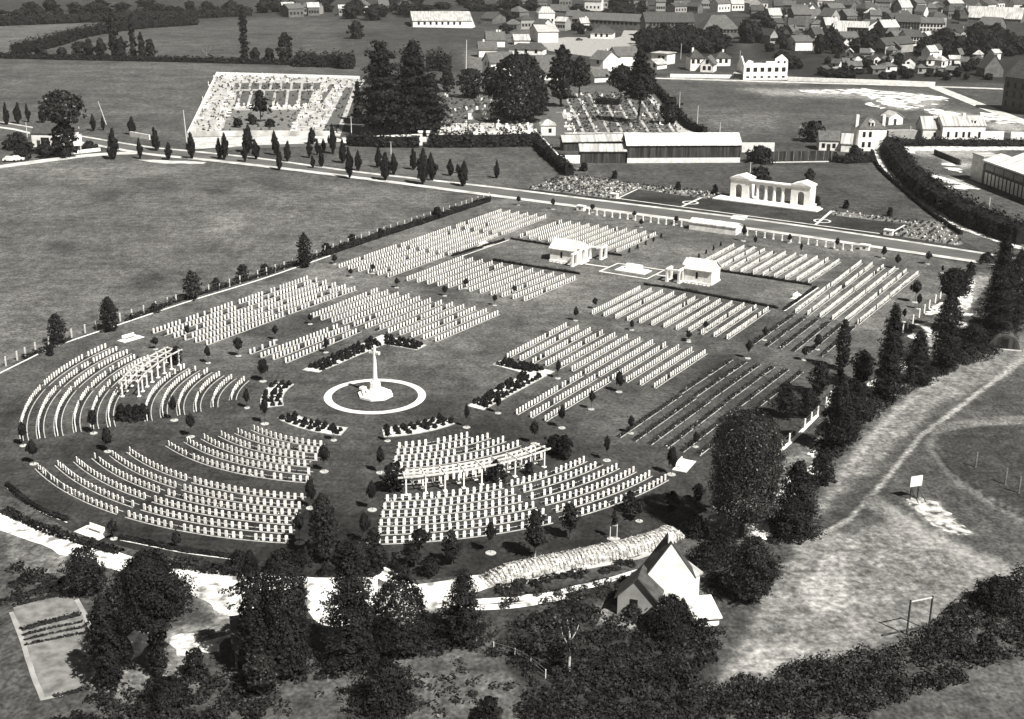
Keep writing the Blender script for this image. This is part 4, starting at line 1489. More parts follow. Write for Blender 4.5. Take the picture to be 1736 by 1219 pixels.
YT = [  # u, v, height px, crown px, where
    (466.6, 577, 25, 9, 'between the two long plots behind the short rows'), (404.4, 604, 30, 13, 'behind the short rows near the pergola end'), (264, 592.5, 20, 12, 'at the near end of the long plot, by the stone seat'),
    (353, 616, 28, 11, 'just beyond the upper pergola end'), (446, 647, 36, 18, 'with a split crown at the end of the short rows'), (526, 550, 17, 8, 'at the corner of the plot behind the cross'),
    (318, 574, 21, 9, 'among the near ends of the long plot rows'), (567, 448, 15, 9, 'by the field hedge where the two long plots meet'), (594.5, 470, 14, 8, 'in the gap between the two long plots'),
    (449, 719, 42, 13, 'beside the rose bed of the short pergola fan'), (419, 692, 30, 10, 'at the inner end of the short pergola fan'), (295.5, 713, 40, 12, 'by the lower ends of the inner pergola rows'),
    (324, 741, 38, 14, 'at the top of the inner rows of the fan without a pergola'), (183, 766, 38, 16, 'at the top of the outer rows of the fan without a pergola'), (57, 787, 38, 17, 'at the outermost corner of the fan without a pergola'),
    (40, 756, 38, 16, 'at the lower end of the outermost pergola fan row'), (159, 735, 38, 16, 'across the lower end of a pergola fan row'), (549.6, 800, 44, 17, 'at the aisle end of the inner rows'),
    (566, 747, 28, 11, 'below the rose bed of the fan without a pergola'), (552.6, 598, 24, 8, 'behind the L-shaped rose bed'), (632, 464, 16, 8, 'among the near rows of the second long plot'),
    (672.6, 488, 16, 8, 'in the avenue between the plots behind the cross'), (754, 502, 16, 8, 'at the corner where four plots meet'), (838.5, 518, 18, 8, 'at the aisle corner of the plot below the arched shelter'),
    (790, 489, 16, 9, 'among the rows below the arched shelter'), (872, 499, 14, 7, 'near the aisle end of the rows below the arched shelter'), (1008.6, 524, 18, 10, 'at the aisle corner of the plot below the second shelter'),
    (976, 544, 22, 10, 'at the tip of the sunny plot nearest the aisle'), (1071, 560, 16, 7, 'in the walk between two sunny plots'), (1167.6, 580, 18, 9, 'in the walk below the second shelter plot'),
    (945.7, 642, 30, 9, 'slim among the rows by the L-shaped rose bed'), (1049.4, 665, 33, 13, 'between the sunny plot and its three lower rows'), (1002.4, 694.5, 32, 10, 'below the three lower rows, farther one'),
    (952.6, 726, 37, 12, 'below the three lower rows, nearer one'), (844.4, 701, 32, 9, 'at the near tip of the L-shaped rose bed'), (905.6, 753, 38, 13, 'between the pergola and the three lower rows'),
    (790.9, 725, 38, 8, 'by the end of the curved rose bed'), (657, 748, 26, 9, 'below the curved rose bed at the aisle'), (645, 802, 42, 15, 'at the aisle by the pergola bush'),
    (1028.7, 781, 40, 10, 'at the end of the first outer row of the long pergola fan'), (1138, 805, 44, 15, 'at the end of the last outer row by the stone seat'), (631, 865, 46, 15, 'at the aisle end of the outer rows, upper one'),
    (618, 922, 50, 18, 'at the aisle end of the outer rows, lower one'), (527, 862, 47, 16, 'opposite across the aisle, upper one'), (508, 921, 50, 18, 'opposite across the aisle, lower one'),
    (1268, 608, 30, 10, 'at the top of the beds without headstones'), (1166.6, 577, 14, 9, 'small at the foot of the second shelter rows'), (1296, 577, 22, 9, 'at the head of the small planted plot'),
    (1196, 563, 18, 9, 'among the near ends of the second shelter rows'), (1386, 593, 24, 13, 'among the small planted plot'), (1363.5, 611, 22, 12, 'at the foot of the small planted plot'),
    (1069.5, 735, 28, 12, 'at the near end of the beds without headstones'), (1179, 758, 24, 10, 'at the near corner of the beds without headstones'), (879, 348, 15, 7, 'by the road beyond the longest plot'),
    (937.5, 355, 18, 7, 'by the road before the first pier'), (1004, 360, 13, 7, 'by the first bollards'), (1075, 372, 14, 7, 'among the middle bollards'), (1087, 386, 14, 7, 'inside the line of bollards'),
    (1146, 380, 13, 8, 'just before the long white store'), (1260.5, 409, 26, 7, 'just past the long white store'), (1279.8, 420, 20, 6, 'inside the bollards past the long white store'),
    (1338, 412, 14, 7, 'halfway along the far bollards'), (1357.6, 433, 20, 5, 'beyond the ends of the second shelter plot'), (1418.7, 424, 20, 7, 'by the end of the far bollards'),
    (1497.5, 438, 19, 8, 'by the road past the last pier'), (1520, 456, 24, 9, 'at the head of the far corner plot'), (1573, 448, 20, 11, 'by the road near the corner of the cemetery'), (1597.5, 463, 12, 4, 'tiny near the far corner'),
    (1551.6, 513, 36, 17, 'beside the far corner plot'), (832, 938, 52, 17, 'in front of the outermost long pergola row'), (300, 931, 27, 16, 'dark, by the curved hedge'), (193, 914, 30, 20, 'dark, behind the stone seat at the curved hedge'),
    (1083.5, 884, 36, 22, 'thin, on the shaded lawn near the bank'), (1557, 524, 24, 8, 'on the shaded lawn past the far corner plot'), (1532, 546, 22, 7, 'on the shaded lawn nearer the spruces'),
]
for k, (u, v, h, w_, lb) in enumerate(YT):
    young(u, v, h, w_, 'small-crowned young tree ' + lb, k % 3 == 1)

# poplars by the far road
POPS = [unit_tree('spindle', .07, 900, .12, 'leaf_dark', s, r=.025, limbs=0, lump=.18, cr=.13) for s in (31, 32, 33)]
pa, pb = Zm(0, 0, 2.893), Zm(580, 0, 2.893)
PL = [(x, y, h, w_, 0) for x, y, h, w_ in ((35, 612, 105, 22), (88, 608, 108, 30), (140, 600, 86, 20), (210, 602, 80, 28), (460, 642, 82, 24), (507, 640, 66, 20), (555, 782, 146, 40), (650, 662, 92, 28), (688, 780, 102, 24),
      (768, 740, 112, 38), (825, 785, 86, 26), (943, 780, 128, 36), (1078, 780, 98, 26), (1100, 785, 132, 32), (1215, 750, 128, 44), (1203, 795, 84, 24), (1257, 782, 96, 30), (1355, 762, 118, 30), (1370, 835, 104, 28),
      (1410, 795, 104, 28), (1530, 708, 82, 32), (1517, 775, 98, 26), (1556, 760, 78, 22), (1590, 742, 60, 22), (1535, 825, 62, 18), (1578, 820, 94, 26), (1635, 755, 134, 32), (1680, 800, 116, 30))]
PL += [(x, y, h, w_, 1) for x, y, h, w_ in ((38, 878, 150, 28), (78, 838, 94, 30), (175, 822, 96, 28), (213, 887, 138, 40), (255, 857, 104, 34), (350, 832, 98, 30), (397, 907, 178, 42), (440, 887, 128, 40), (533, 862, 76, 26), (567, 850, 46, 18),
       (592, 915, 118, 40), (757, 875, 86, 26))]
PL2 = sorted([(pb((x, y))[0] if f else pa((x, y))[0]) + (h / 2.893, w_ / 2.893) for x, y, h, w_, f in PL])
for k, (u, v, h, w_) in enumerate(PL2):
    size = 'tall ' if h > 42 else ('small ' if h < 29 else '')
    tree('poplar', u, v, h, w_, 'spindle', '%sslender dark poplar, %s from the town end of the roadside poplars' % (size, ordw(len(PL2) - k)), 'poplar', 'poplars along the far road', share=POPS)

# catalogue of larger trees: u, v, h, w, profile, name, material, crown base, label
BIG = [
    (1257, 912, 207, 112, 'lime', 'lime_tree', 'leaf_mid', .17, 'great broad-columned tree with glittering leaves, its bare trunk on the pale track'),
    (1345, 903, 120, 84, 'cone', 'yew', 'leaf_dark', .0, 'dark pointed evergreen close beside the great broad tree'),
    (1270, 1015, 94, 88, 'round', 'leafy_tree', 'leaf', .03, 'broad dark bushy tree beside the white gabled farmhouse'),
    (1195, 958, 36, 62, 'bush', 'shrub', 'leaf', 0, 'low dark shrub behind the gable of the white farmhouse'),
    (1135, 1076, 62, 86, 'bush', 'shrub', 'leaf_dark', 0, 'big dark rounded shrub in front of the white gable wall'),
    (1072, 1050, 26, 40, 'bush', 'shrub', 'leaf_mid', 0, 'small ragged shrub under the shaded gable window'),
    (1190, 1075, 26, 40, 'bush', 'shrub', 'leaf_dark', 0, 'low shrub beside the white hut roof'),
    (1178, 908, 34, 46, 'bush', 'shrub', 'leaf_dark', 0, 'dark shrub at the end of the brushwood bank'),
    (1218, 938, 36, 50, 'bush', 'shrub', 'leaf_dark', 0, 'dark shrub under the great broad tree'),
    (1426, 627, 87, 23, 'column', 'cypress', 'leaf_dark', .04, 'dark columnar cypress standing among the planted plot rows'),
    (1424, 638, 18, 9, 'column', 'cypress', 'leaf_dark', .04, 'tiny dark cypress at the foot of the columnar cypress'),
    (1460, 653, 58, 38, 'round', 'leafy_tree', 'leaf_dark', .1, 'round dark tree between the columnar cypress and the big spruce'),
    (1503, 674, 155, 52, 'cone', 'spruce', 'needle', .02, 'tallest shaggy spruce on the cemetery side of the pale track'),
    (1552, 648, 86, 54, 'cone', 'spruce', 'needle', .0, 'bushy spruce right of the tallest spruce'),
    (1599, 624, 130, 42, 'column', 'leafy_tree', 'leaf_dark', .02, 'dark column of foliage under the flat-topped crown'),
    (1608, 575, 117, 54, 'broad', 'leafy_tree', 'leaf_dark', .62, 'tall tree with a flat mushroom crown near the road corner'),
    (1684, 578, 176, 64, 'cone', 'cedar', 'needle', .0, 'very tall dark evergreen at the road corner by the round hut'),
    (1715, 560, 136, 44, 'column', 'leafy_tree', 'leaf_dark', .02, 'tall dark tree at the edge beyond the very tall evergreen'),
    (1645, 466, 22, 20, 'bush', 'shrub', 'leaf', 0, 'small bush by the white patch at the road corner'),
    (1388, 670, 56, 38, 'round', 'leafy_tree', 'leaf', .08, 'round tree at the end of the bare grave beds'),
    (1331, 708, 60, 46, 'cedar', 'cedar', 'needle', .18, 'small spreading cedar beside the bare grave beds'),
    (1368, 706, 46, 40, 'round', 'leafy_tree', 'leaf_dark', .04, 'dark rounded tree right of the small cedar'),
    (1420, 765, 126, 58, 'broad', 'leafy_tree', 'leaf_dark', .0, 'ragged tall dark tree at the white kerb of the boundary'),
    (1452, 712, 66, 48, 'bush', 'shrub', 'leaf_dark', 0, 'big dark shrub at the foot of the tallest spruce'),
    (1392, 818, 52, 46, 'bush', 'shrub', 'leaf_dark', 0, 'dark shrub above the pale bare patch'),
    (1650, 590, 40, 60, 'bush', 'shrub', 'leaf_dark', 0, 'dark shrub between the round hut and the track'),
    # front edge of the cemetery and the near belt
    (549, 952, 116, 42, 'column', 'leafy_tree', 'leaf', .05, 'leafy columnar tree standing alone in the aisle'),
    (518, 955, 26, 38, 'bush', 'shrub', 'leaf_dark', 0, 'low bush left of the aisle column tree'),
    (553, 974, 19, 28, 'bush', 'shrub', 'leaf_dark', 0, 'low bush below the aisle column tree'),
    (576, 955, 38, 22, 'bush', 'shrub', 'leaf_dark', 0, 'upright bush right of the aisle column tree'),
    (610, 972, 54, 54, 'round', 'leafy_tree', 'leaf', .12, 'spreading tree behind the tallest near spruce'),
    (641, 974, 50, 40, 'round', 'leafy_tree', 'leaf', .1, 'smaller tree beside the pale entrance path'),
    (667, 963, 27, 13, 'cone', 'cypress', 'leaf_dark', 0, 'small pointed cypress by the entrance path'),
    (697, 962, 36, 34, 'round', 'leafy_tree', 'leaf', .2, 'small round-headed tree near the entrance'),
    (713, 934, 36, 33, 'broad', 'leafy_tree', 'leaf', .4, 'small flat-headed tree against the front grave row'),
    (680, 978, 22, 36, 'bush', 'shrub', 'leaf_dark', 0, 'low bush at the mouth of the entrance path'),
    (729, 976, 32, 38, 'round', 'shrub', 'leaf_dark', .08, 'rounded clipped bush at the head of the brushwood bank'),
    (766, 958, 60, 31, 'diamond', 'leafy_tree', 'leaf', .14, 'pear-shaped tree against the front grave row'),
    (634, 923, 28, 26, 'bush', 'shrub', 'leaf', 0, 'small bush at the corner of the front grave row'),
    (907, 946, 80, 36, 'broad', 'leafy_tree', 'leaf', .25, 'tall young tree with a pale trunk casting a long shadow over the lawn'),
    (966, 914, 60, 32, 'broad', 'leafy_tree', 'leaf', .3, 'forked young tree in front of the second half of the grave rows'),
    (1067, 867, 34, 32, 'bush', 'shrub', 'leaf', 0, 'dark bush covering the end of the last grave row'),
    (1139, 870, 36, 25, 'round', 'leafy_tree', 'leaf_dark', .15, 'small dark tree on the shaded lawn below the last row'),
    (1183, 850, 28, 22, 'round', 'leafy_tree', 'leaf_dark', .1, 'small dark tree left of the great broad tree'),
    (146, 1006, 74, 74, 'round', 'leafy_tree', 'leaf', .02, 'bushy dark tree standing at the edge of the chalk track'),
    (266, 1145, 198, 124, 'broad', 'spreading_tree', 'leaf_dark', .42, 'big spreading tree with ivy-clad trunk over the pale yard'),
    (270, 1143, 90, 34, 'column', 'ivy', 'leaf_dark', .0, 'ivy column hiding the trunk of the big spreading tree'),
    (188, 1165, 152, 66, 'broad', 'leafy_tree', 'leaf_dark', .02, 'dense dark tree beside the garden plot'),
    (436, 1150, 214, 50, 'column', 'poplar', 'leaf_dark', .03, 'thin dark columnar tree with a ragged top, next to its thick neighbour'),
    (405, 965, 30, 46, 'bush', 'shrub', 'leaf_dark', .0, 'dark shrub at the cemetery edge behind the ragged column'),
    (488, 1145, 202, 76, 'lime', 'columnar_tree', 'leaf_dark', .02, 'thick dark columnar tree, blackest and broadest of the near belt'),
    (444, 1176, 72, 60, 'round', 'leafy_tree', 'leaf_mid', .1, 'small leafy tree with a white-painted trunk before the thick column'),
    (597, 1120, 200, 94, 'cone', 'spruce', 'needle', .0, 'large shaggy spruce at the middle of the near belt'),
    (678, 1100, 116, 92, 'dome', 'yew', 'needle', .0, 'smooth egg-shaped evergreen next to the large spruce'),
    (785, 1087, 114, 86, 'cedar', 'cedar', 'needle', .0, 'wide dark evergreen with tiered boughs next to the egg-shaped one'),
    (728, 1085, 32, 36, 'bush', 'shrub', 'leaf_dark', 0, 'dark shrub in the gap between two evergreens'),
    (652, 1198, 72, 118, 'bush', 'shrub', 'leaf_dark', 0, 'large dark bush alone on the rough grass'),
    (828, 1222, 40, 50, 'bush', 'shrub', 'leaf_dark', 0, 'low dark bush at the bottom edge of the rough grass'),
    (332, 1148, 48, 44, 'bush', 'shrub', 'leaf', 0, 'shrub with upright shoots left of the shed'),
    (282, 1195, 40, 90, 'bush', 'shrub', 'leaf_dark', 0, 'broad dark shrub below the ivy-clad tree'),
    (1690, 1030, 50, 90, 'bush', 'shrub', 'leaf_dark', 0, 'dark shrub at the edge beside the goal frame'),
    # field fence side
    (517, 454, 60, 22, 'column', 'cypress', 'leaf_dark', .03, 'dark columnar tree on the field fence, halfway along'),
    (187, 562, 59, 28, 'column', 'leafy_tree', 'leaf_dark', .04, 'dark oval tree on the field fence near the curved end'),
    (98, 584, 52, 30, 'round', 'leafy_tree', 'leaf', .06, 'loose dark tree on the field fence at the curved end'),
    (86, 603, 20, 10, 'column', 'cypress', 'leaf_dark', .0, 'small cypress under the loose dark tree'),
    (328, 508, 48, 32, 'broad', 'leafy_tree', 'leaf_mid', .05, 'feathery tree on the field fence above the long plot'),
    (412, 476, 28, 24, 'bush', 'leafy_tree', 'leaf', 0, 'bushy tree on the field fence before the columnar one'),
    (367, 491, 20, 18, 'bush', 'shrub', 'leaf', 0, 'shrub on the field fence between two bushy trees'),
    (262, 530, 16, 20, 'bush', 'shrub', 'leaf', 0, 'low shrub on the field fence right of the oval tree'),
    (450, 462, 15, 20, 'bush', 'shrub', 'leaf_dark', 0, 'low shrub on the field fence left of the columnar tree'),
    (553, 431, 18, 14, 'round', 'leafy_tree', 'leaf_dark', .1, 'small round tree on the hedge past the columnar tree'),
    (599, 414, 16, 12, 'round', 'leafy_tree', 'leaf_dark', .1, 'second small round tree on the hedge past the columnar tree'),
    (645, 402, 14, 9, 'column', 'leafy_tree', 'leaf_dark', .1, 'tiny tree on the hedge beside the second long plot'),
    (741, 371, 19, 16, 'round', 'leafy_tree', 'leaf_dark', .1, 'round tree on the hedge near the road'),
    # left road house and far hedgerow
    (114, 265, 110, 66, 'broad', 'spreading_tree', 'leaf_mid', .50, 'big loose-crowned tree behind the bungalow'),
    (112, 266, 60, 38, 'column', 'leafy_tree', 'leaf_dark', .02, 'dense dark tree hiding the end of the bungalow'),
    (79, 268, 28, 26, 'round', 'shrub', 'leaf_dark', 0, 'round dark bush in front of the bungalow'),
    (32, 252, 26, 50, 'bush', 'shrub', 'leaf_dark', 0, 'wide dark bush at the blind end of the bungalow'),
    (38, 270, 26, 36, 'bush', 'shrub', 'leaf_dark', 0, 'dark bush by the parked cars'),
    (152, 254, 14, 28, 'bush', 'shrub', 'leaf_dark', 0, 'low bush by the white billboard'),
    (69, 98, 26, 17, 'round', 'leafy_tree', 'leaf_dark', .02, 'small round hedgerow tree at the end of the far hedge'),
    (105, 99, 18, 18, 'round', 'leafy_tree', 'leaf_dark', .02, 'low hedgerow tree second along the far hedge'),
    (137, 99.5, 29, 30, 'round', 'leafy_tree', 'leaf_dark', .02, 'wide hedgerow tree in the far hedge'),
    (153, 99.5, 33, 14, 'column', 'leafy_tree', 'leaf_dark', .02, 'narrow hedgerow tree right of the wide one'),
    (172, 99.5, 34, 17, 'round', 'leafy_tree', 'leaf_dark', .15, 'lollipop-shaped hedgerow tree in the far hedge'),
    (194, 100, 84, 14, 'column', 'poplar', 'leaf_dark', .03, 'tall thin poplar in the far hedge'),
    (207, 101, 36, 20, 'round', 'leafy_tree', 'leaf_dark', .02, 'round hedgerow tree at the foot of the tall thin poplar'),
    (227, 100, 76, 10, 'column', 'poplar', 'leaf_dark', .03, 'thinnest tall poplar in the far hedge'),
    (241, 101.5, 47, 11, 'column', 'poplar', 'leaf_dark', .03, 'half-height poplar in the far hedge'),
    (256, 101.5, 35, 17, 'round', 'leafy_tree', 'leaf_dark', .04, 'round hedgerow tree last in the far hedge group'),
    (415, 105.5, 98, 13, 'column', 'poplar', 'leaf_dark', .02, 'tallest lone poplar above the walled graveyard'),
    (433, 107, 26, 16, 'round', 'leafy_tree', 'leaf_dark', .1, 'first small round tree right of the lone poplar'),
    (457, 107, 24, 14, 'round', 'leafy_tree', 'leaf_dark', .1, 'second small round tree right of the lone poplar'),
    (484, 109, 54, 28, 'broad', 'leafy_tree', 'leaf_dark', .05, 'top-heavy tree at the end of the hedge above the graveyard'),
    (604, 66, 30, 28, 'round', 'leafy_tree', 'leaf_dark', .02, 'round dark tree alone in the high field'),
    # graveyards
    (442, 207, 53, 28, 'cone', 'cypress', 'needle', .36, 'dark conical tree on a bare trunk amid the gravel graveyard'),
    (403, 216, 14, 15, 'round', 'shrub', 'leaf_dark', 0, 'round bush at the near side of the gravel graveyard lawn'),
    (428, 211, 15, 11, 'round', 'shrub', 'leaf_dark', 0, 'upright bush beside the conical graveyard tree'),
    (458, 215, 13, 13, 'round', 'shrub', 'leaf_dark', 0, 'round bush right of the conical graveyard tree'),
    (607, 205, 68, 20, 'cone', 'spruce', 'needle', .02, 'thin spire spruce at the edge of the gravel graveyard'),
    (648, 228, 154, 82, 'cedar', 'cedar', 'needle', .08, 'huge cedar with tiered boughs, first of the churchyard giants'),
    (700, 226, 152, 84, 'cone', 'cedar', 'needle', .06, 'huge pointed conifer, second of the churchyard giants'),
    (730, 229, 104, 62, 'cedar', 'cedar', 'needle', .06, 'lower cedar leaning out from the churchyard giants'),
    (758, 156, 38, 25, 'round', 'leafy_tree', 'leaf_dark', .02, 'dark oval tree behind the churchyard'),
    (798, 166, 50, 44, 'round', 'leafy_tree', 'leaf_dark', .04, 'round dark tree in front of the white gabled house'),
    (834, 160, 46, 40, 'round', 'leafy_tree', 'leaf_dark', .04, 'dark tree joining the round tree and the great cedar'),
    (878, 206, 114, 88, 'dome', 'cedar', 'needle', .03, 'great dark dome-shaped cedar in the middle of the churchyard'),
    (912, 195, 56, 34, 'cedar', 'cedar', 'needle', .02, 'dark skirt tree beside the great dome cedar'),
    (951, 181, 104, 38, 'column', 'pine', 'needle', .12, 'tall pine by the churchyard drive'),
    (981, 167, 70, 32, 'column', 'pine', 'leaf_dark', .3, 'loose pine right of the tall one'),
    (1052, 173, 62, 46, 'broad', 'pine', 'needle', .35, 'spreading pine above the churchyard paths'),
    (1081, 209, 124, 46, 'cone', 'pine', 'needle', .36, 'tall dark pine on a thick dark trunk amid the white paths'),
    (1096, 170, 60, 26, 'column', 'pine', 'needle', .2, 'thin pine behind the tall dark one'),
    (1135, 210, 45, 34, 'round', 'leafy_tree', 'leaf_dark', .03, 'round dark tree at the boundary of the churchyard'),
    (704, 229, 50, 18, 'column', 'cypress', 'leaf_dark', 0, 'dark cypress at the churchyard gate'),
    # shed yard and memorial
    (1378, 240, 34, 44, 'round', 'leafy_tree', 'leaf', .06, 'round dark tree behind the plank fence'),
    (1288, 275, 28, 50, 'bush', 'shrub', 'leaf_dark', 0, 'dark bush between the long barn and the plank fence'),
    (1288, 303, 20, 40, 'bush', 'shrub', 'leaf_dark', 0, 'dark round bush behind the colonnade'),
    (1450, 262, 14, 26, 'bush', 'shrub', 'leaf', 0, 'bush by the tall house'),
    (1372, 308, 22, 18, 'diamond', 'leafy_tree', 'leaf', .1, 'small ragged tree behind the end of the colonnade'),
    (1212, 330, 17, 7, 'cone', 'cypress', 'leaf_dark', 0, 'small cypress beside the terrace of the colonnade'),
    (1385, 347, 13, 8, 'cone', 'cypress', 'leaf_dark', 0, 'small cypress past the end of the colonnade'),
    (1042, 303, 13, 5, 'cone', 'cypress', 'leaf_dark', 0, 'first small cypress of the rock garden back edge'),
    (1149, 322, 13, 6, 'cone', 'cypress', 'leaf_dark', 0, 'second small cypress of the rock garden back edge'),
    (1434, 353, 13, 6, 'cone', 'cypress', 'leaf_dark', 0, 'first small cypress of the far rock garden'),
    (1508, 366, 13, 6, 'cone', 'cypress', 'leaf_dark', 0, 'second small cypress of the far rock garden'),
    (990, 290, 13, 12, 'round', 'shrub', 'leaf_dark', 0, 'round bush in the grass above the rock garden'),
    (1672, 446, 18, 28, 'bush', 'shrub', 'leaf', 0, 'bush where the white lane meets the road'),
]
for (u, v, h, w_, kd, nm, m, cb, lb) in BIG:
    near = v > 440
    far = v < 330
    tree(nm, u, v, h, w_, kd, lb, 'shrub' if nm == 'shrub' else ('ivy' if nm == 'ivy' else 'tree'), None, m, cb,
         leaf=(.21 if near else None), dens=(.8 if near else 1.0), lump={'dome': .04, 'lime': .06, 'column': .12}.get(kd, .26),
         limbs=0 if kd in ('bush', 'cone', 'column') else 4, bark='pale_bark' if nm == 'leafy_tree' and (u, v) in ((907, 946), (444, 1176)) else 'bark',
         surf=.25 if kd in ('dome', 'lime') else .4)

# wispy birch with a pale stem
bx, by, _ = G(964, 1139)
bt = thing('birch', (bx, by, 0), 'thin birch with a pale forked trunk over the dark undergrowth', 'birch')
mb = MB()
mb.tube([(0, 0, -.1), (.1, 0, 2.2), (0, 0, 4.2), (-.3, 0, 6)], [.14, .11, .09, .03])
mb.tube([(0, 0, 3.2), (.7, .1, 4.6), (1.0, .2, 5.6)], [.08, .05, .02])
mb.tube([(.05, 0, 2.6), (-.7, -.1, 4.2), (-.9, 0, 5.2)], [.06, .04, .02])
mb.build('trunk', 'pale_bark', bt)
link('crown', crown('crown', 'round', 3.0, 7.2, 5.2, .3, 520, 'leaf_mid', 77, .4, surf=.6, core=0), bt)
# bare little tree in the far hedge and staked sapling
bx, by, _ = G(351, 104)
bt = thing('bare_tree', (bx, by, 0), 'small bare tree standing alone in front of the far hedge', 'tree')
mb = MB()
mb.tube([(0, 0, -.1), (0, 0, 4), (.4, 0, 8)], [.4, .3, .1])
mb.tube([(0, 0, 3), (2, 0, 6), (2.6, 0, 7.6)], [.25, .2, .08])
mb.tube([(0, 0, 3.5), (-1.8, 0, 5.2), (-2.2, 0, 6.4)], [.25, .2, .08])
mb.build('trunk', 'wood', bt)
bx, by, _ = G(1040, 914)
bt = thing('staked_sapling', (bx, by, .03), 'small cypress held between two pale stakes near the bank', 'sapling')
for s_ in (-.4, .4):
    MB().box(s_ - .05, s_ + .05, -.05, .05, 0, 1.9).build('stake', 'pale_wood', bt)
MB().box(-.4, .4, -.06, .06, 1.7, 1.82).build('crossbar', 'pale_wood', bt)
link('crown', crown('crown', 'cone', 1.7, 3.9, .8, .2, 240, 'leaf_dark', 78, .15), bt)
o = link('soil_ring', DISC, bt)
o.scale = (.8, .5, 1)

# small clipped cypresses lining the avenue behind the shelters
CY = [unit_tree('column', .02, 200, .2, 'leaf_dark', 41, r=.05, limbs=0, lump=.1, cr=.2)]
for k, (u, v) in enumerate(tr_((340, 202), (440, 157), (540, 112), (635, 70), (730, 22), (1190, 267), (1280, 221), (1370, 176), (1458, 128))):
    side = 'arched shelter' if k < 5 else 'second shelter'
    tree('cypress', u, v, 7.5, 3.2, 'column', 'tiny clipped cypress on the avenue edge, %s from the %s' % (ordw(k + 1 if k < 5 else k - 4), side), 'cypress', 'tiny cypresses lining the avenue', share=CY)

# climbers at the pergola ends
def climber(u, v, h, w_, label, kind='round', m='leaf_dark'):
    tree('climber', u, v, h, w_, kind, label, 'climbing plant', None, m, 0, leaf=.3, limbs=0, lump=.3)


climber(667, 832, 46, 44, 'dark climber smothering the near end of the long pergola')
climber(958, 779, 40, 26, 'dark arching climber at the far end of the long pergola')
climber(941, 770, 32, 34, 'dark climber on the last bay of the long pergola')
climber(842, 815, 34, 34, 'dark bush under the middle of the long pergola', 'bush')
climber(897, 805, 22, 14, 'small bush under the far bays of the long pergola', 'bush')
climber(300, 618, 30, 22, 'dark climber at the upper end of the short pergola')
climber(285, 612, 20, 22, 'dark climber behind the upper end of the short pergola')
for k, (u, v) in enumerate(((206, 712), (219, 713), (232, 712), (243, 710), (207, 700), (222, 700), (238, 699))):
    if k < 4:
        climber(u, v, 26, 24, 'dark hedge-like climber block below the short pergola, %s of four' % ordw(k + 1), 'bush')

# ---------------------------------------------------------------- hedges
hedge('hedge', [(551.8, 433.5), (640, 404), (741, 371), (829.5, 341.5)], 1.3, 1.5, 'dark boundary hedge running straight from the field fence to the road', leaf=.4)
hedge('hedge', [(40, 610), (120, 577)], .9, .9, 'patchy dark hedge at the curved end of the field fence', leaf=.35, dens=.55)
hedge('hedge', [(215, 545), (313, 508), (420, 476), (551, 433)], 1.0, 1.1, 'patchy dark hedge along the field fence above the long plot', leaf=.36, dens=.6)
hedge('hedge', zb((35, 70), (90, 115), (180, 180), (330, 242)), .7, .6, 'low clipped hedge curving round the outer rows, farther piece', leaf=.3)
hedge('hedge', zb((590, 328), (760, 362), (900, 390), (1170, 426)), .7, .6, 'low clipped hedge curving round the outer rows, nearer piece', leaf=.3)
structure(ribbon('hedge_kerb', zb((30, 76), (90, 122), (180, 187), (330, 250)), .2, 'pale_paving', .06))
structure(ribbon('hedge_kerb', zb((590, 336), (760, 370), (900, 398), (1170, 434)), .2, 'pale_paving', .06))
hedge('hedge', [(8, 868), (66, 896), (121, 915), (170, 930), (205, 938)], 1.2, .9, 'dark ragged hedge between the lawn and the chalk track', leaf=.36, dens=.8)
hedge('hedge', zb((850, 460), (1000, 485), (1180, 500)), 1.6, 1.2, 'dark ragged hedge by the cemetery edge at the column trees', leaf=.36, dens=.8)
hedge('hedge', [(590, 246), (650, 249), (711, 249)], 4, 4.2, 'broad dark hedge in front of the cedar churchyard', leaf=.75)
hedge('hedge', [(727, 249), (800, 249), (905, 247)], 4.5, 5.0, 'long dark hedge in front of the churchyard gravel', leaf=.75)
hedge('hedge', [(906, 238), (925, 262), (945, 279), (965, 298)], 3.4, 3.2, 'dark hedge running down beside the slanting white wall', leaf=.65)
hedge('hedge', [(1502, 246), (1600, 247), (1740, 248)], 3.2, 2.6, 'dark hedge in front of the long pale house', leaf=.65)
hedge('hedge', [(1506, 252), (1525, 282), (1546, 310)], 6.5, 4.5, 'thick dark hedge beside the white lane, upper stretch', leaf=.7)
hedge('hedge', [(1546, 310), (1580, 338), (1625, 366), (1680, 392), (1740, 414)], 8, 5, 'thick dark hedge beside the white lane, lower stretch by the road', leaf=.7)
hedge('hedge', [(1478, 258), (1490, 285), (1530, 322), (1580, 364), (1630, 398)], .9, 1.0, 'thin dark hedge on the meadow side of the white lane', leaf=.45)
hedge('hedge', [(1412, 274), (1440, 276), (1475, 274)], 4, 2.6, 'garden hedge in front of the small cottage', leaf=.6)
hedge('hedge', [(1100, 140), (1140, 185), (1165, 215), (1195, 229)], 2.0, 3.0, 'dark fence hedge along the sloping churchyard boundary', leaf=.7)
hedge('hedge', [(-20, 98), (100, 101), (300, 105), (500, 110)], 4, 3, 'long low hedge crossing the far fields', leaf=1.0)
hedge('hedge', [(501, 112), (600, 114)], 9, 7, 'thick dark hedge above the gravel graveyard', leaf=1.0)
hedge('hedge', [(725, 119), (763, 120)], 9, 9, 'square dark hedge block in the high field', leaf=1.0)
hedge('hedge', [(575, 116), (600, 116)], 9, 8, 'small dark hedge block by the churchyard giants', leaf=1.0)
hedge('hedge', [(30, 92), (90, 78), (140, 63), (220, 50), (330, 42)], 9, 6, 'diagonal dark hedge between two far fields', leaf=.9)
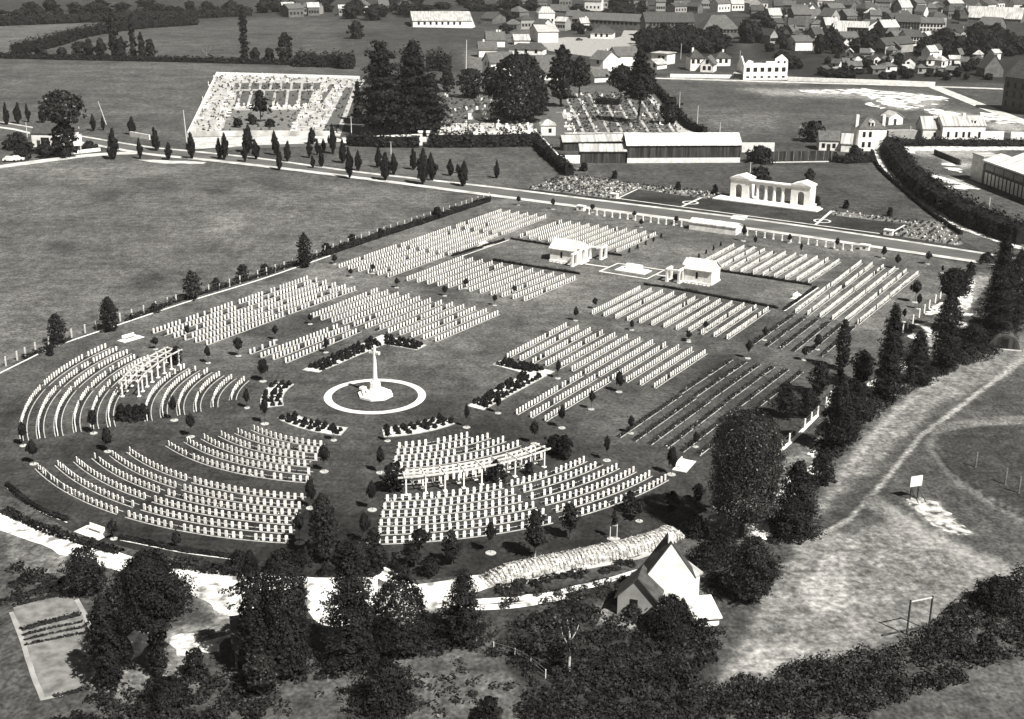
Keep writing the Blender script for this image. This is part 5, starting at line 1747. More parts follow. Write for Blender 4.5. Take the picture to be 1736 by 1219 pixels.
hedge('hedge', [(-20, 44), (150, 37), (300, 32), (420, 26)], 16, 7, 'dark belt of hedges along the top of the far fields', leaf=1.1)
hedge('hedge', [(1010, 176), (1050, 178)], 3, 2.6, 'clipped dark hedge amid the churchyard paths', leaf=.6)
hedge('hedge', [(585, 208), (650, 212), (700, 214)], 3, 2.2, 'dark hedge under the churchyard giants', leaf=.6)

# undergrowth masses
undergrowth('undergrowth', [(1190, 1172), (1290, 1150), (1385, 1122), (1480, 1108), (1560, 1086), (1620, 1030), (1740, 968), (1780, 1105), (1640, 1128), (1480, 1160), (1350, 1205), (1180, 1240)], 'dark ragged brambles below the goal frame')
undergrowth('undergrowth', [(1180, 1245), (1350, 1200), (1480, 1156), (1600, 1130), (1650, 1140), (1600, 1175), (1500, 1190), (1440, 1225), (1300, 1250)], 'lower dark brambles along the bottom edge', hmax=1.3)
undergrowth('undergrowth', [(845, 1072), (960, 1020), (1040, 1052), (1100, 1082), (1190, 1072), (1232, 1058), (1215, 1110), (1180, 1172), (1170, 1240), (880, 1240), (900, 1150), (830, 1112)], 'dark brambles and saplings below the farmhouse', hmax=1.5, hmin=.3)
undergrowth('undergrowth', [(90, 1225), (160, 1180), (250, 1150), (400, 1150), (480, 1180), (430, 1225), (380, 1250), (100, 1250)], 'dark undergrowth beneath the spreading trees', hmax=1.3, hmin=.3)
undergrowth('undergrowth', [(420, 1160), (560, 1118), (700, 1098), (820, 1078), (830, 1092), (700, 1118), (560, 1150), (450, 1182)], 'dark undergrowth at the feet of the near evergreens', hmax=.8, hmin=.2)
undergrowth('undergrowth', [(850, 1005), (950, 1000), (1080, 965), (1120, 962), (1060, 1010), (960, 1022), (850, 1040)], 'weedy dark growth beside the cart track', hmax=.4, hmin=.12, m='leaf_mid', leaf=.2)
undergrowth('undergrowth', [(840, 992), (1010, 962), (1110, 940), (1110, 952), (1010, 976), (850, 1008)], 'rough grass under the brushwood bank', hmax=.5, hmin=.15, m='leaf')
undergrowth('undergrowth', [(1200, 925), (1300, 935), (1320, 990), (1250, 1025), (1200, 1000)], 'dark scrub behind the farmhouse', hmax=1.8)
undergrowth('undergrowth', [(1400, 700), (1480, 680), (1560, 650), (1540, 665), (1470, 720), (1420, 770), (1390, 800), (1380, 760)], 'dark scrub at the feet of the spruces', hmax=1.5)
undergrowth('undergrowth', [(1600, 600), (1680, 585), (1700, 600), (1620, 625), (1560, 655), (1555, 640)], 'dark scrub below the road corner evergreens', hmax=1.4)
undergrowth('undergrowth', [(20, 955), (110, 985), (130, 1003), (20, 1020)], 'dark weeds above the garden plot', hmax=.9)
undergrowth('undergrowth', [(1250, 905), (1300, 915), (1330, 905), (1330, 925), (1260, 930)], 'weeds at the foot of the great broad tree', hmax=.7, hmin=.2)
undergrowth('undergrowth', [(305, 1000), (420, 995), (424, 1030), (380, 1058), (350, 1050), (310, 1030)], 'dark tufts over the pale yard', spacing=2.6, hmax=.7, hmin=.2, per=22)
undergrowth('undergrowth', [(470, 1190), (600, 1140), (820, 1100), (900, 1150), (880, 1235), (470, 1235)], 'scattered low tufts over the rough front grass', spacing=2.4, hmax=.5, hmin=.12, per=20, m='leaf_mid')
# vegetable rows
for k, (pts, ww) in enumerate(((zb((105, 780), (200, 752), (395, 700)), .7), (zb((65, 662), (180, 632), (350, 600)), .45), (zb((260, 1108), (330, 1092), (440, 1065)), .4), (zb((0, 650), (150, 600), (330, 560)), 1.2), (zb((112, 805), (260, 768), (405, 738)), .3), (zb((118, 828), (270, 792), (415, 764)), .3), (zb((124, 852), (280, 818), (425, 792)), .3))):
    hedge('crop_row', pts, ww, .45 if k < 4 else .25, 'row of dark vegetables on the pale garden plot, %s from the house trees' % ordw(k + 1), 'leaf', .25, cat='crop', group='vegetable rows')

# ================================================================ BUILDINGS
def house(name, bl, br, depth, H, rise, roof, label, cat='house', wall='pale_wall', roofm='slate', wins=(), chim=(), group=None, door=None, over=.25, dorm=(), z0=0, win_w=1.0, win_h=1.4):
    """front wall stands between two survey positions, body runs away behind it. wins: (x share, sill z)"""
    a, b = np.array(G(*bl)[:2]), np.array(G(*br)[:2])
    W = float(np.linalg.norm(b - a))
    t = thing(name, (a[0], a[1], z0), label, cat, group, math.atan2(*(b - a)[::-1]))
    D = depth
    mb = MB()
    mb.box(0, W, 0, D, 0, H)
    if roof == 'gable':
        mb.extr([(0.002, H), (D - .002, H), (D / 2, H + rise)], 'x', .002, W - .002)
    elif roof == 'front':
        mb.extr([(.002, H), (W - .002, H), (W / 2, H + rise)], 'y', .002, D - .002)
    mb.build('wall', wall, t)
    mb = MB()
    th = .22
    o = over
    if roof == 'gable':
        sl_ = rise / (D / 2)
        for y0 in (-o, D + o):
            zz0 = H - o * sl_ + .03
            mb.add([(-o, y0, zz0), (W + o, y0, zz0), (W + o, D / 2, H + rise + .03), (-o, D / 2, H + rise + .03), (-o, y0, zz0 + th), (W + o, y0, zz0 + th), (W + o, D / 2, H + rise + th), (-o, D / 2, H + rise + th)],
                   [(0, 1, 2, 3), (4, 5, 6, 7), (0, 1, 5, 4), (1, 2, 6, 5), (2, 3, 7, 6), (3, 0, 4, 7)])
    elif roof == 'front':
        sl_ = rise / (W / 2)
        for x0 in (-o, W + o):
            zz0 = H - o * sl_ + .03
            mb.add([(x0, -o, zz0), (x0, D + o, zz0), (W / 2, D + o, H + rise + .03), (W / 2, -o, H + rise + .03), (x0, -o, zz0 + th), (x0, D + o, zz0 + th), (W / 2, D + o, H + rise + th), (W / 2, -o, H + rise + th)],
                   [(0, 1, 2, 3), (4, 5, 6, 7), (0, 1, 5, 4), (1, 2, 6, 5), (2, 3, 7, 6), (3, 0, 4, 7)])
    elif roof == 'hip':
        k = min(W, D) * .42
        tw = .12
        mb.add([(-o, -o, H), (W + o, -o, H), (W + o, D + o, H), (-o, D + o, H), (k, D / 2 - tw, H + rise), (W - k, D / 2 - tw, H + rise), (W - k, D / 2 + tw, H + rise), (k, D / 2 + tw, H + rise)],
               [(3, 2, 1, 0), (0, 1, 5, 4), (1, 2, 6, 5), (2, 3, 7, 6), (3, 0, 4, 7), (4, 5, 6, 7)])
    elif roof == 'mono':
        mb.add([(-o, -o, H + .02), (W + o, -o, H + .02), (W + o, D + o, H + rise), (-o, D + o, H + rise), (-o, -o, H + th), (W + o, -o, H + th), (W + o, D + o, H + rise + th), (-o, D + o, H + rise + th)],
               [(0, 1, 2, 3), (4, 5, 6, 7), (0, 1, 5, 4), (1, 2, 6, 5), (2, 3, 7, 6), (3, 0, 4, 7)])
    elif roof == 'flat':
        mb.box(-o, W + o, -o, D + o, H + .002, H + .35)
    r_ = mb.build('roof', roofm, t)
    for fx, zs_ in wins:
        x = W * fx
        ww, wh = win_w, win_h
        MB().box(x - ww / 2, x + ww / 2, -.06, .06, zs_, zs_ + wh).build('window', 'glass', t)
    if door is not None:
        MB().box(W * door - .55, W * door + .55, -.06, .06, 0, 2.1).build('door', 'wood_dark', t)
    for fx, fy in chim:
        x, y = W * fx, D * fy
        top = H + rise + 1.0
        MB().box(x - .45, x + .45, y - .35, y + .35, H - .2, top).build('chimney', wall, r_)
    for fx in dorm:
        x = W * fx
        mb = MB()
        mb.box(x - .7, x + .7, D * .1, D * .4, H + .1, H + rise * .62)
        mb.extr([(x - .85, H + rise * .622), (x + .85, H + rise * .622), (x, H + rise * .9)], 'y', D * .08, D * .45)
        d_ = mb.build('dormer', wall, r_)
        MB().box(x - .35, x + .35, D * .1 - .05, D * .1 + .03, H + .4, H + rise * .55).build('dormer_window', 'glass', t)
    return t


# --- farmhouse in the foreground
fz = Zm(1010, 900, 5.078)
house('farmhouse', (1089, 1032), (1176, 1031), 2.4, 3.5, 4.1, 'front', 'farmhouse with a tall dazzling white gable wall and dark slate roof', wall='white_wall', roofm='slate', over=.03)
fh = [o for o in COL.objects if o.name == 'farmhouse'][0]
fw = max(q[0] for q in fh.children[0].bound_box)
MB().box(fw / 2 - .28, fw / 2 + .28, .5, 1.0, 7.0, 8.5).build('chimney', 'white_wall', [o for o in fh.children if o.name.startswith('roof')][0])
house('cottage', (1046, 1042), (1112, 1052), 2.6, 2.3, 2.3, 'front', 'low grey cottage wing in shade with one dark window under a sagging slate roof', wall='plain_wall', roofm='slate', wins=((.42, .8),), over=.3, win_w=.8, win_h=1.3)  # grey wall colour has the wing's shade put into it
house('hut', fz((860, 830))[0], fz((1060, 815))[0], 3.6, .9, .4, 'mono', 'small white-roofed hut at the foot of the white gable', 'hut', 'white_wall', 'white_roof')
house('outhouse', fz((735, 640))[0], fz((885, 560))[0], 3.0, 2.7, .9, 'mono', 'white lean-to outhouse against the farmhouse gable corner', 'outhouse', 'white_wall', 'pale_roof')
# --- shed at left
zs6 = Zm(100, 920, 3.774)
house('garden_shed', zs6((1130, 810))[0], zs6((1300, 790))[0], 4.2, 2.3, .9, 'mono', 'small shed with a grey sloping roof half hidden by the columnar trees', 'shed', 'wood', 'slate_mid', door=.3)
mb = MB()
lg = [np.array(G(*p)[:2]) for p in zs6((950, 600), (1150, 545))]
c = (lg[0] + lg[1]) / 2
t = thing('log_pile', (c[0], c[1], 0), 'low pile of long timber on the pale yard above the shed', 'timber pile', rz=math.atan2(*(lg[1] - lg[0])[::-1]))
for k in range(9):
    mb = MB()
    y, z = (k % 5) * .34 - .7 + (.17 if k > 4 else 0), .16 + (.28 if k > 4 else 0)
    mb.tube([(-2.6 + .2 * math.sin(k * 3), y, z), (2.6 + .3 * math.sin(k * 5), y, z)], [.16, .15], 8)
    mb.build('log', 'wood', t)

# --- brushwood bank
L = smooth_line([G(u, v)[:2] for u, v in ((822, 987), (860, 978), (930, 963), (1000, 949), (1060, 936), (1110, 922), (1148, 905))], .45)
N = normals2(L)
rng = np.random.default_rng(3)
mb = MB()
nP = 9
ring, vs_ = [], []
for i, (p, n_) in enumerate(zip(L, N)):
    e = min(1, i / 6, (len(L) - 1 - i) / 4 + .25)
    for j in range(nP):
        a = PI * j / (nP - 1)
        k = 1 + rng.normal(0, .07)
        vs_.append((p[0] + n_[0] * 1.35 * math.cos(a) * k * (.6 + .4 * e), p[1] + n_[1] * 1.35 * math.cos(a) * k * (.6 + .4 * e), max(0, 1.35 * (math.sin(a) ** .8) * k * e)))
mb.add(vs_, [(i * nP + j, i * nP + j + 1, (i + 1) * nP + j + 1, (i + 1) * nP + j) for i in range(len(L) - 1) for j in range(nP - 1)])
bank = mb.build('brushwood_bank', 'straw')
tag(bank, 'long pale bank of stacked brushwood above the cart track', 'brushwood bank')
mb = MB()
Cq, Nq = [], []
for _ in range(9000):
    i = rng.integers(0, len(L) - 1)
    a = rng.uniform(.1, PI - .1)
    e = min(1, i / 6, (len(L) - 1 - i) / 4 + .25)
    p, n_ = L[i], N[i]
    Cq.append((p[0] + n_[0] * 1.4 * math.cos(a), p[1] + n_[1] * 1.4 * math.cos(a), 1.4 * math.sin(a) ** .8 * e + .03))
    Nq.append((n_[0] * math.cos(a), n_[1] * math.cos(a), math.sin(a)))
link('brushwood', leaf_mesh('brushwood', np.array(Cq), np.array(Nq), .2, 'straw', 2.2, rng=rng), bank)

# --- round hut
hx, hy, _ = G(1702, 592)
t = thing('round_hut', (hx, hy, 0), 'dark half-round metal hut at the edge under the road corner trees', 'hut', rz=-.25)
prf = [(2.6 * math.cos(q), 2.6 * math.sin(q)) for q in np.linspace(0, PI, 17)]
MB().extr(prf, 'y', 0, 9).build('shell', 'dark_wall', t)
prf2 = [(2.3 * math.cos(q), 2.3 * math.sin(q)) for q in np.linspace(0.02, PI - .02, 13)]
MB().extr(prf2, 'y', -.08, .0).build('end_wall', 'wood_dark', t)
MB().box(-.6, .6, -.14, -.08, 0, 1.9).build('door', 'glass', t)
MB().box(-3.4, 2.8, -.5, -.35, 0, .18).build('sill', 'pale_wood', t)

# --- long barn and yard sheds
house('barn', (1062.8, 276.5), (1254.2, 275.5), 9, 5.4, 2.7, 'gable', 'very long barn of dark vertical planks under a white roof', 'barn', 'wood_dark', 'white_roof', over=.4)
ba, bb = np.array(G(1062.8, 276.5)[:2]), np.array(G(1254.2, 275.5)[:2])
bar = [o for o in COL.objects if o.get('category') == 'barn'][0]
MB().box(.02, np.linalg.norm(bb - ba), -.12, -.01, 0, 1.5).build('plinth', 'pale_wall', bar)
house('shed', (984, 276.5), (1060, 276.5), 6, 3.6, 1.5, 'gable', 'open dark shed with a pale roof joined to the long barn', 'shed', 'wood_dark', 'pale_roof', door=.5, over=.4)
house('shed', (955, 256), (1056, 254), 5, 3.0, 1.4, 'gable', 'long dark shed with a pale roof behind the open one', 'shed', 'wood_dark', 'pale_roof', over=.5)
house('lodge', (917, 230), (942, 230), 6, 3.4, 1.6, 'hip', 'small pale lodge with a white roof by the churchyard drive', 'lodge', 'pale_wall', 'pale_roof', wins=((.62, 1.0),), over=.3)


def wall(pts, h, th, label, m='white_wall', name='wall', cat='wall', group=None):
    L = [np.array(G(u, v)[:2]) for u, v in pts]
    mb = MB()
    L = smooth_line(L, 4) if len(L) > 2 else L
    r1 = ribbon_mb(L, -th / 2, th / 2, h, thick=h)
    return tag(r1.build(name, m), label, cat, group)


wall([(906, 232), (946, 277)], 2.6, .5, 'white wall slanting down beside the dark hedge to the yard')
wall([(946, 277), (983, 276.8)], 2.4, .4, 'short white yard wall joining the slanting wall to the shed')
wall([(590, 247), (640, 246), (712, 243)], 3.0, .4, 'pale churchyard wall behind the first hedge')
wall([(728, 243), (900, 237)], 3.0, .4, 'pale churchyard wall behind the long hedge')
for u in (713, 727):
    x, y, _ = G(u, 246)
    t = thing('gate_pillar', (x, y, 0), 'pale churchyard gate pillar on the ' + ('cedar' if u < 720 else 'gravel') + ' side', 'gate pillar', 'churchyard gate pillars')
    MB().box(-.6, .6, -.6, .6, 0, 4).build('shaft', 'white_stone', t)
    MB().box(-.8, .8, -.8, .8, 4, 4.5).build('cap', 'white_stone', t)
wall([(318, 232), (440, 230), (570, 231)], 1.7, .4, 'long pale front wall of the gravel graveyard', 'mid_pale')
wall([(318, 232), (368, 127)], 1.3, .35, 'white side wall of the gravel graveyard on the field side')
wall([(368, 127), (610, 134)], 1.3, .35, 'white back wall of the gravel graveyard')
wall([(221, 231), (254, 237)], 1.6, .4, 'short white wall by the field edge at the road bend')
wall([(1335, 137), (1480, 142), (1585, 146)], 1.8, .6, 'pale wall along the lane below the town gardens', 'pale_wall')
wall([(1136, 131), (1335, 134)], 1.5, .8, 'white wall along the lane below the new houses')
wall([(1502, 237), (1556, 236)], 3.2, 3.0, 'low grey outbuilding wall between the tall house and the long pale house', 'plain_wall')
wall([(1668, 240), (1700, 240)], 3.4, .5, 'white garden wall past the long pale house')
wall([(1712, 241), (1770, 242)], 3.4, .5, 'white garden wall at the edge past the gap')
wall([(1257, 258), (1312, 258)], 3.0, .5, 'pale wall behind the bush at the barn end', 'pale_wall')
wall([(118, 262), (170, 256)], 1.0, .4, 'low white front wall by the billboard')
wall([(1584, 262), (1628, 280)], 1.6, .5, 'dark low wall running to the factory corner', 'dark_wall')


# --- boundary fences with posts
def post_fence(pts, n, h, w_, label, m='pale_wood', kerb=None, off=0, rail=True):
    L = smooth_line([np.array(G(u, v)[:2]) for u, v in pts], .7)
    N = normals2(L)
    if off:
        L = [p + q * off for p, q in zip(L, N)]
    t = thing('fence', (L[0][0], L[0][1], 0), label, 'fence')
    PM = MB().box(-w_ / 2, w_ / 2, -w_ / 2, w_ / 2, 0, h).mesh('post', m)
    for k in range(n):
        p = L[int(round((len(L) - 1) * k / (n - 1)))]
        link('post', PM, t, (p[0] - L[0][0], p[1] - L[0][1], 0))
    loc = [p - L[0] for p in L]
    if rail:
        for zr in (.55, .95):
            ribbon_mb(loc, -.012, .012, h * zr, thick=.024).build('wire', 'metal', t)
    if kerb:
        ribbon_mb(loc, kerb[0], kerb[1], .16, thick=.16).build('kerb', 'white_stone', t)
    return t


post_fence([(-30, 640), (29.5, 611), (83, 586), (177, 554), (313, 509), (430, 473.5), (551, 432.5)], 34, 1.6, .2, 'white posted wire fence with a pale kerb between the field and the long plots', kerb=(-1.5, -1.36))
post_fence([(551.8, 432), (640, 402.5), (741, 369), (829.5, 339)], 26, 2.0, .18, 'white posted fence rising out of the dark boundary hedge')
post_fence([(1312, 775), (1345, 746), (1386, 705)], 7, 1.6, .2, 'white posts on a stone kerb by the shadow of the ragged dark tree', 'white_stone', kerb=(-.2, .25))
post_fence([(1400, 690), (1413, 672)], 3, 1.6, .2, 'short run of white posts below the round tree at the bare beds', 'white_stone', kerb=(-.2, .25))
post_fence([(1530, 565), (1562, 535), (1602, 499)], 9, 1.7, .2, 'white posts along the boundary beside the flat-topped tree', 'white_stone')
post_fence([(808, 1091), (837, 1103), (873, 1114), (900, 1129), (925, 1150)], 5, 1.0, .1, 'thin old fence posts at the edge of the rough front grass', 'pale_wood')
for k, (u, v, h, lb) in enumerate(((1654, 792, 25, 'pale post standing alone in the ring of mown grass'), (1704, 821, 26, 'second post in the mown grass ring, leaning shadow beside it'), (1727, 836, 27, 'post at the very edge of the mown grass ring'))):
    x, y, _ = G(u, v)
    t = thing('fence_post', (x, y, 0), lb, 'post', 'posts in the mown ring')
    MB().box(-.09, .09, -.09, .09, -.1, hm(u, v, h)).build('shaft', 'wood', t)
    MB().box(-.11, .11, -.11, .11, hm(u, v, h), hm(u, v, h) + .05).build('cap', 'wood', t)
# plank fence by the cottage
L = [np.array(G(u, v)[:2]) for u, v in ((1306, 276), (1408, 274.5))]
t = thing('plank_fence', (L[0][0], L[0][1], 0), 'tall dark plank fence between the long barn and the cottage', 'fence', rz=math.atan2(*(L[1] - L[0])[::-1]))
ln = float(np.linalg.norm(L[1] - L[0]))
MB().box(0, ln, 0, .12, .3, 3.4).build('planks', 'wood_dark', t)
MB().box(0, ln, -.06, .3, 0, .3).build('footing', 'pale_wall', t)
for k in range(9):
    MB().box(ln * k / 8 - .1, ln * k / 8 + .1, -.14, -.01, .3, 3.5).build('post', 'wood', t)

# --- houses by the memorial field
house('house', (1453, 256), (1500, 256), 8, 7.0, 3.0, 'hip', 'tall pale house with hipped roof and twin chimneys at the head of the white lane', wall='white_wall', roofm='slate_mid',
      wins=((.2, 1.2), (.42, 1.2), (.2, 4.4), (.42, 4.4)), chim=((.02, .4), (.98, .4)), dorm=(.5,), win_w=.9, win_h=1.7)
house('cottage', (1388, 255), (1424, 256), 7, 3.2, 2.4, 'gable', 'low cottage with a grey roof behind the plank fence', wall='pale_wall', roofm='slate_mid', wins=((.2, .9), (.7, .9)), door=.45)
house('cottage', (1425, 257), (1443, 258), 6, 2.6, 2.6, 'gable', 'small annex with a paler roof beside the low cottage', wall='white_wall', roofm='pale_roof')
house('house', (1596, 241), (1668, 241), 8, 5.4, 2.6, 'gable', 'long pale house with a pale roof, three chimneys and small dormer behind the dark hedge', wall='white_wall', roofm='pale_roof',
      wins=((.14, 1.6), (.33, 1.6), (.5, 1.6), (.63, 1.6), (.87, 1.6)), chim=((.01, .5), (.57, .5), (.98, .5)), dorm=(.76,), win_w=.8, win_h=1.8)
house('house', (1563, 239), (1597, 239.5), 9, 4.0, 3.4, 'gable', 'house with a darker end gable joined to the long pale house', wall='pale_wall', roofm='pale_roof', wins=((.6, 1.3),), win_w=.8, win_h=1.6)
house('hut', (1506, 212), (1530, 211), 5, 2.6, 1.8, 'front', 'small lone white hut with a gable front in the field', 'hut', 'white_wall', 'pale_roof', door=.45)
# saw-tooth factory
fa, fb = np.array(G(1664, 312)[:2]), np.array(G(1752, 346)[:2])
fd = (fb - fa) / np.linalg.norm(fb - fa)
t = thing('factory', (fa[0], fa[1], 0), 'long factory with a white saw-tooth roof and tall windows at the picture edge', 'factory', rz=math.atan2(fd[1], fd[0]))
FL_, FD, FH = 75.0, 34.0, 6.8
MB().box(0, FL_, 0, FD, 0, FH).build('wall', 'mid_wall', t)
mb = MB()
for k in range(5):
    x = FD / 5
    mb.extr([(x * k, FH + .002), (x * (k + 1), FH + .002), (x * k + x * .72, FH + 1.7)], 'x', -.3, FL_)
mb.build('roof', 'white_roof', t)
mb = MB()
mb.box(-.4, FL_, -.5, .0, FH - .45, FH)
mb.build('cornice', 'pale_wall', t)
for k in range(24):
    MB().box(1.2 + k * 2.0, 2.5 + k * 2.0, -.06, .0, .4, 3.6).build('window', 'pale_wall', t)
MB().box(.5, FL_ - 1, -.03, .0, .3, 3.9).build('window_band', 'dark_wall', t)
for k in range(10):
    MB().box(1.2 + k * 5.0, 5.6 + k * 5.0, -.05, .0, 4.4, 5.9).build('upper_panel', 'plain_wall', t)
mb = MB()
mb.box(-7.5, -1.2, .5, 5.5, 0, 7.2)
mb.build('end_block', 'pale_wall', t)
MB().box(-7.7, -1.0, .3, 5.7, 7.2, 7.5).build('end_block_roof', 'pale_roof', t)
MB().box(-1.25, -1.12, 2.0, 4.0, 3.6, 4.4).build('end_window', 'glass', t)
# dark tall building at right edge
house('mill', (1697, 187), (1760, 198), 14, 13, 6, 'gable', 'tall dark brick block with a steep roof at the picture edge', 'building', 'dark_wall', 'slate', wins=[(.1 + .2 * i, z) for i in range(5) for z in (2, 5.5, 9)], win_w=1.2, win_h=2)
house('house', (1668, 131), (1700, 131), 9, 4, 6, 'front', 'pale gable house just left of the tall dark brick block', wall='mid_wall', roofm='slate_mid')
# --- roadside bungalow, billboard, poles
house('bungalow', (55, 249), (100, 250), 9, 4.2, 2.4, 'gable', 'long bungalow with a dark roof and white window bays behind the roadside bushes', wall='pale_wall', roofm='slate', wins=((.42, 1.2), (.58, 1.2), (.85, 1.2)), door=.25, win_w=1.3, win_h=1.8)
x, y, _ = G(138, 261)
t = thing('billboard', (x, y, 0), 'bright white billboard on a thin pole by the bungalow', 'billboard', rz=.5)
mb = MB().box(-2.4, .5, -.08, .08, 2.6, 6.6)
mb.build('panel', 'white_wall', t)
MB().box(-.1, .1, .085, .28, 0, 8.2).build('pole', 'pale_wood', t)
POLE = {}
for (u, v, h, lb, lean) in ((46.5, 233, 26, 'beside the blind end of the bungalow', 0), (180.5, 211, 39, 'leaning in the field above the road', -.28), (317, 244, 57, 'at the front corner of the gravel graveyard', -.04),
                            (1253.5, 114, 28, 'right of the new houses', 0), (1154, 100, 26, 'in front of the dark belt of trees', 0), (1151.5, 187, 31, 'by the sloping churchyard boundary, upper', 0),
                            (1182, 210, 31, 'by the sloping churchyard boundary, lower', 0), (1220, 229, 22, 'above the long barn roof', 0), (1354.5, 239, 25, 'left of the round tree behind the plank fence', 0),
                            (1674, 373, 38, 'standing in the grass below the factory', 0), (1271, 302, 27, 'behind the colonnade', 0), (790, 124, 56, 'white mast before the gabled white house', .02), (596, 232, 34, 'among the churchyard cedars', 0),
                            (1542, 236, 22, 'by the grey outbuilding', 0), (663, 262, 22, 'thin between the roadside poplars', 0), (823, 70, 18, 'left one behind the white gabled house', 0), (850, 70, 20, 'right one behind the white gabled house', 0)):
    x, y, _ = G(u, v)
    H = hm(u, v, h)
    wd = max(.14, H * .016)
    t = thing('utility_pole', (x, y, 0), 'pale utility pole ' + lb, 'utility pole', 'utility poles')
    mb = MB()
    mb.tube([(0, 0, -.2), (lean * H * .5, 0, H * .5), (lean * H, 0, H)], [wd, wd * .85, wd * .6], 6)
    mb.build('shaft', 'pale_wood', t)
    MB().box(lean * H * .97 - .7, lean * H * .97 + .7, -.06, .06, H * .95, H * .95 + .12).build('crossarm', 'wood', t)


def car(u, v, rz, label, paint):
    x, y, _ = G(u, v)
    t = thing('parked_car', (x, y, .05), label, 'car', None, rz)
    mb = MB()
    mb.extr([(-2.0, .35), (2.0, .35), (2.05, .8), (1.2, .95), (-1.9, 1.0), (-2.1, .7)], 'y', -.8, .8)
    mb.build('body', paint, t)
    mb = MB()
    mb.extr([(-1.5, 1.0), (.9, .95), (.4, 1.5), (-1.2, 1.55)], 'y', -.7, .7)
    mb.build('cabin', 'glass' if paint == 'car_paint' else paint, t)
    for sx in (-1.3, 1.3):
        for sy in (-.82, .82):
            mb = MB()
            mb.tube([(sx, sy - .1, .34), (sx, sy + .1, .34)], [.34, .34], 12)
            mb.build('wheel', 'tyre', t)


car(982, 69, .1, 'dark car parked on the pale town square', 'car_paint')
car(18, 274, .1, 'pale-roofed car by the roadside bushes at the edge', 'white_roof')
car(30, 273, .1, 'second pale car parked closer to the bungalow bushes', 'white_roof')

# --- play frames at right
x, y, _ = G(1549, 846)
t = thing('backboard', (x, y, 0), 'white ball-game backboard on two dark posts beside a bare chalky patch', 'backboard', rz=.35)
for s_ in (-.45, .65):
    MB().box(s_ - .06, s_ + .06, .081, .2, 0, 2.6).build('post', 'wood_dark', t)
MB().box(-.75, 1.0, -.0, .08, 1.75, 3.1).build('board', 'white_wall', t)
mb = MB()
mb.tube([(.65, .0, 1.3), (.9, -1.3, 0)], [.06, .06], 6)
mb.tube([(-.45, .0, 1.3), (-.2, -1.3, 0)], [.06, .06], 6)
mb.build('brace', 'wood_dark', t)
MB().box(-.1, .35, -.03, -.001, 2.2, 2.24).build('hoop_mark', 'slate_mid', t)
MB().box(-.7, .95, .02, .06, 3.1, 3.18).build('board_rail', 'pale_wood', t)
ga, gb = np.array(G(1537, 1076)[:2]), np.array(G(1574, 1068)[:2])
t = thing('goal_frame', (ga[0], ga[1], 0), 'goal frame of two dark posts and a pale crossbar beside the dark brambles', 'goal', rz=math.atan2(*(gb - ga)[::-1]))
gl = float(np.linalg.norm(gb - ga))
for s_ in (0, gl):
    MB().box(s_ - .07, s_ + .07, -.07, .07, 0, 4.0).build('post', 'wood_dark', t)
MB().box(.071, gl - .071, -.05, .05, 3.76, 3.87).build('crossbar', 'pale_wood', t)
MB().box(-2.6, gl + .1, .55, .75, 0, .14).build('ground_strip', 'wood_dark', t)  # dark strip lying along the ground behind the posts

# --- long white store by the road
house('store', (1168, 389), (1247, 399.5), 3.6, 1.7, .7, 'gable', 'long low white store building beside the road bollards', 'store', 'white_wall', 'white_roof', over=.15)

# ---------------------------------------------------------------- civic graves
mbA = MB().box(-.55, .55, -1.0, .85, 0, .22)
GA = [('slab', mbA.mesh('slab', 'white_stone')), ('upright_stone', MB().box(-.45, .45, .86, 1.05, 0, 1.25).mesh('upright_stone', 'pale_wall'))]
GB = [('slab', MB().box(-.8, .8, -1.1, .9, 0, .35).mesh('slab', 'pale_paving')), ('cross', MB().box(-.1, .1, .91, 1.1, 0, 1.9).box(-.45, -.101, .92, 1.09, 1.2, 1.42).box(.101, .45, .92, 1.09, 1.2, 1.42).mesh('cross', 'white_stone'))]
GC = [('slab', MB().box(-.6, .6, -1.0, .9, 0, .3).mesh('slab', 'plain_wall')), ('upright_stone', MB().box(-.5, .5, .91, 1.15, 0, 1.0).mesh('upright_stone', 'slate_mid'))]
TOMB = [('vault', MB().box(-1.3, 1.3, -1.4, 1.4, 0, 2.4).mesh('vault', 'white_stone')), ('vault_roof', MB().extr([(-1.5, 2.401), (1.5, 2.401), (0, 3.3)], 'y', -1.5, 1.5).mesh('vault_roof', 'pale_roof'))]


def graves(poly, n, label, group, kinds, rz=0.0, s=.88):
    P = np.array([G(*p)[:2] for p in poly])
    x0, y0 = P.min(0)
    x1, y1 = P.max(0)
    k = 0
    tries = 0
    used = []
    while k < n and tries < 6000:
        tries += 1
        x, y = rnd.uniform(x0, x1), rnd.uniform(y0, y1)
        if not in_poly(np.array([x]), np.array([y]), [tuple(p) for p in P])[0]:
            continue
        if any(abs(x - a) < 2.0 and abs(y - b) < 2.6 for a, b in used):
            continue
        used.append((x, y))
        t = thing('grave', (x, y, .06), label, 'grave', group, rz + rnd.choice((0, 0, 0, PI)) + rnd.uniform(-.05, .05))
        q = s * rnd.uniform(.8, 1.2)
        t.scale = (q, q, q)
        for nm, me in rnd.choice(kinds):
            link(nm, me, t)
        k += 1


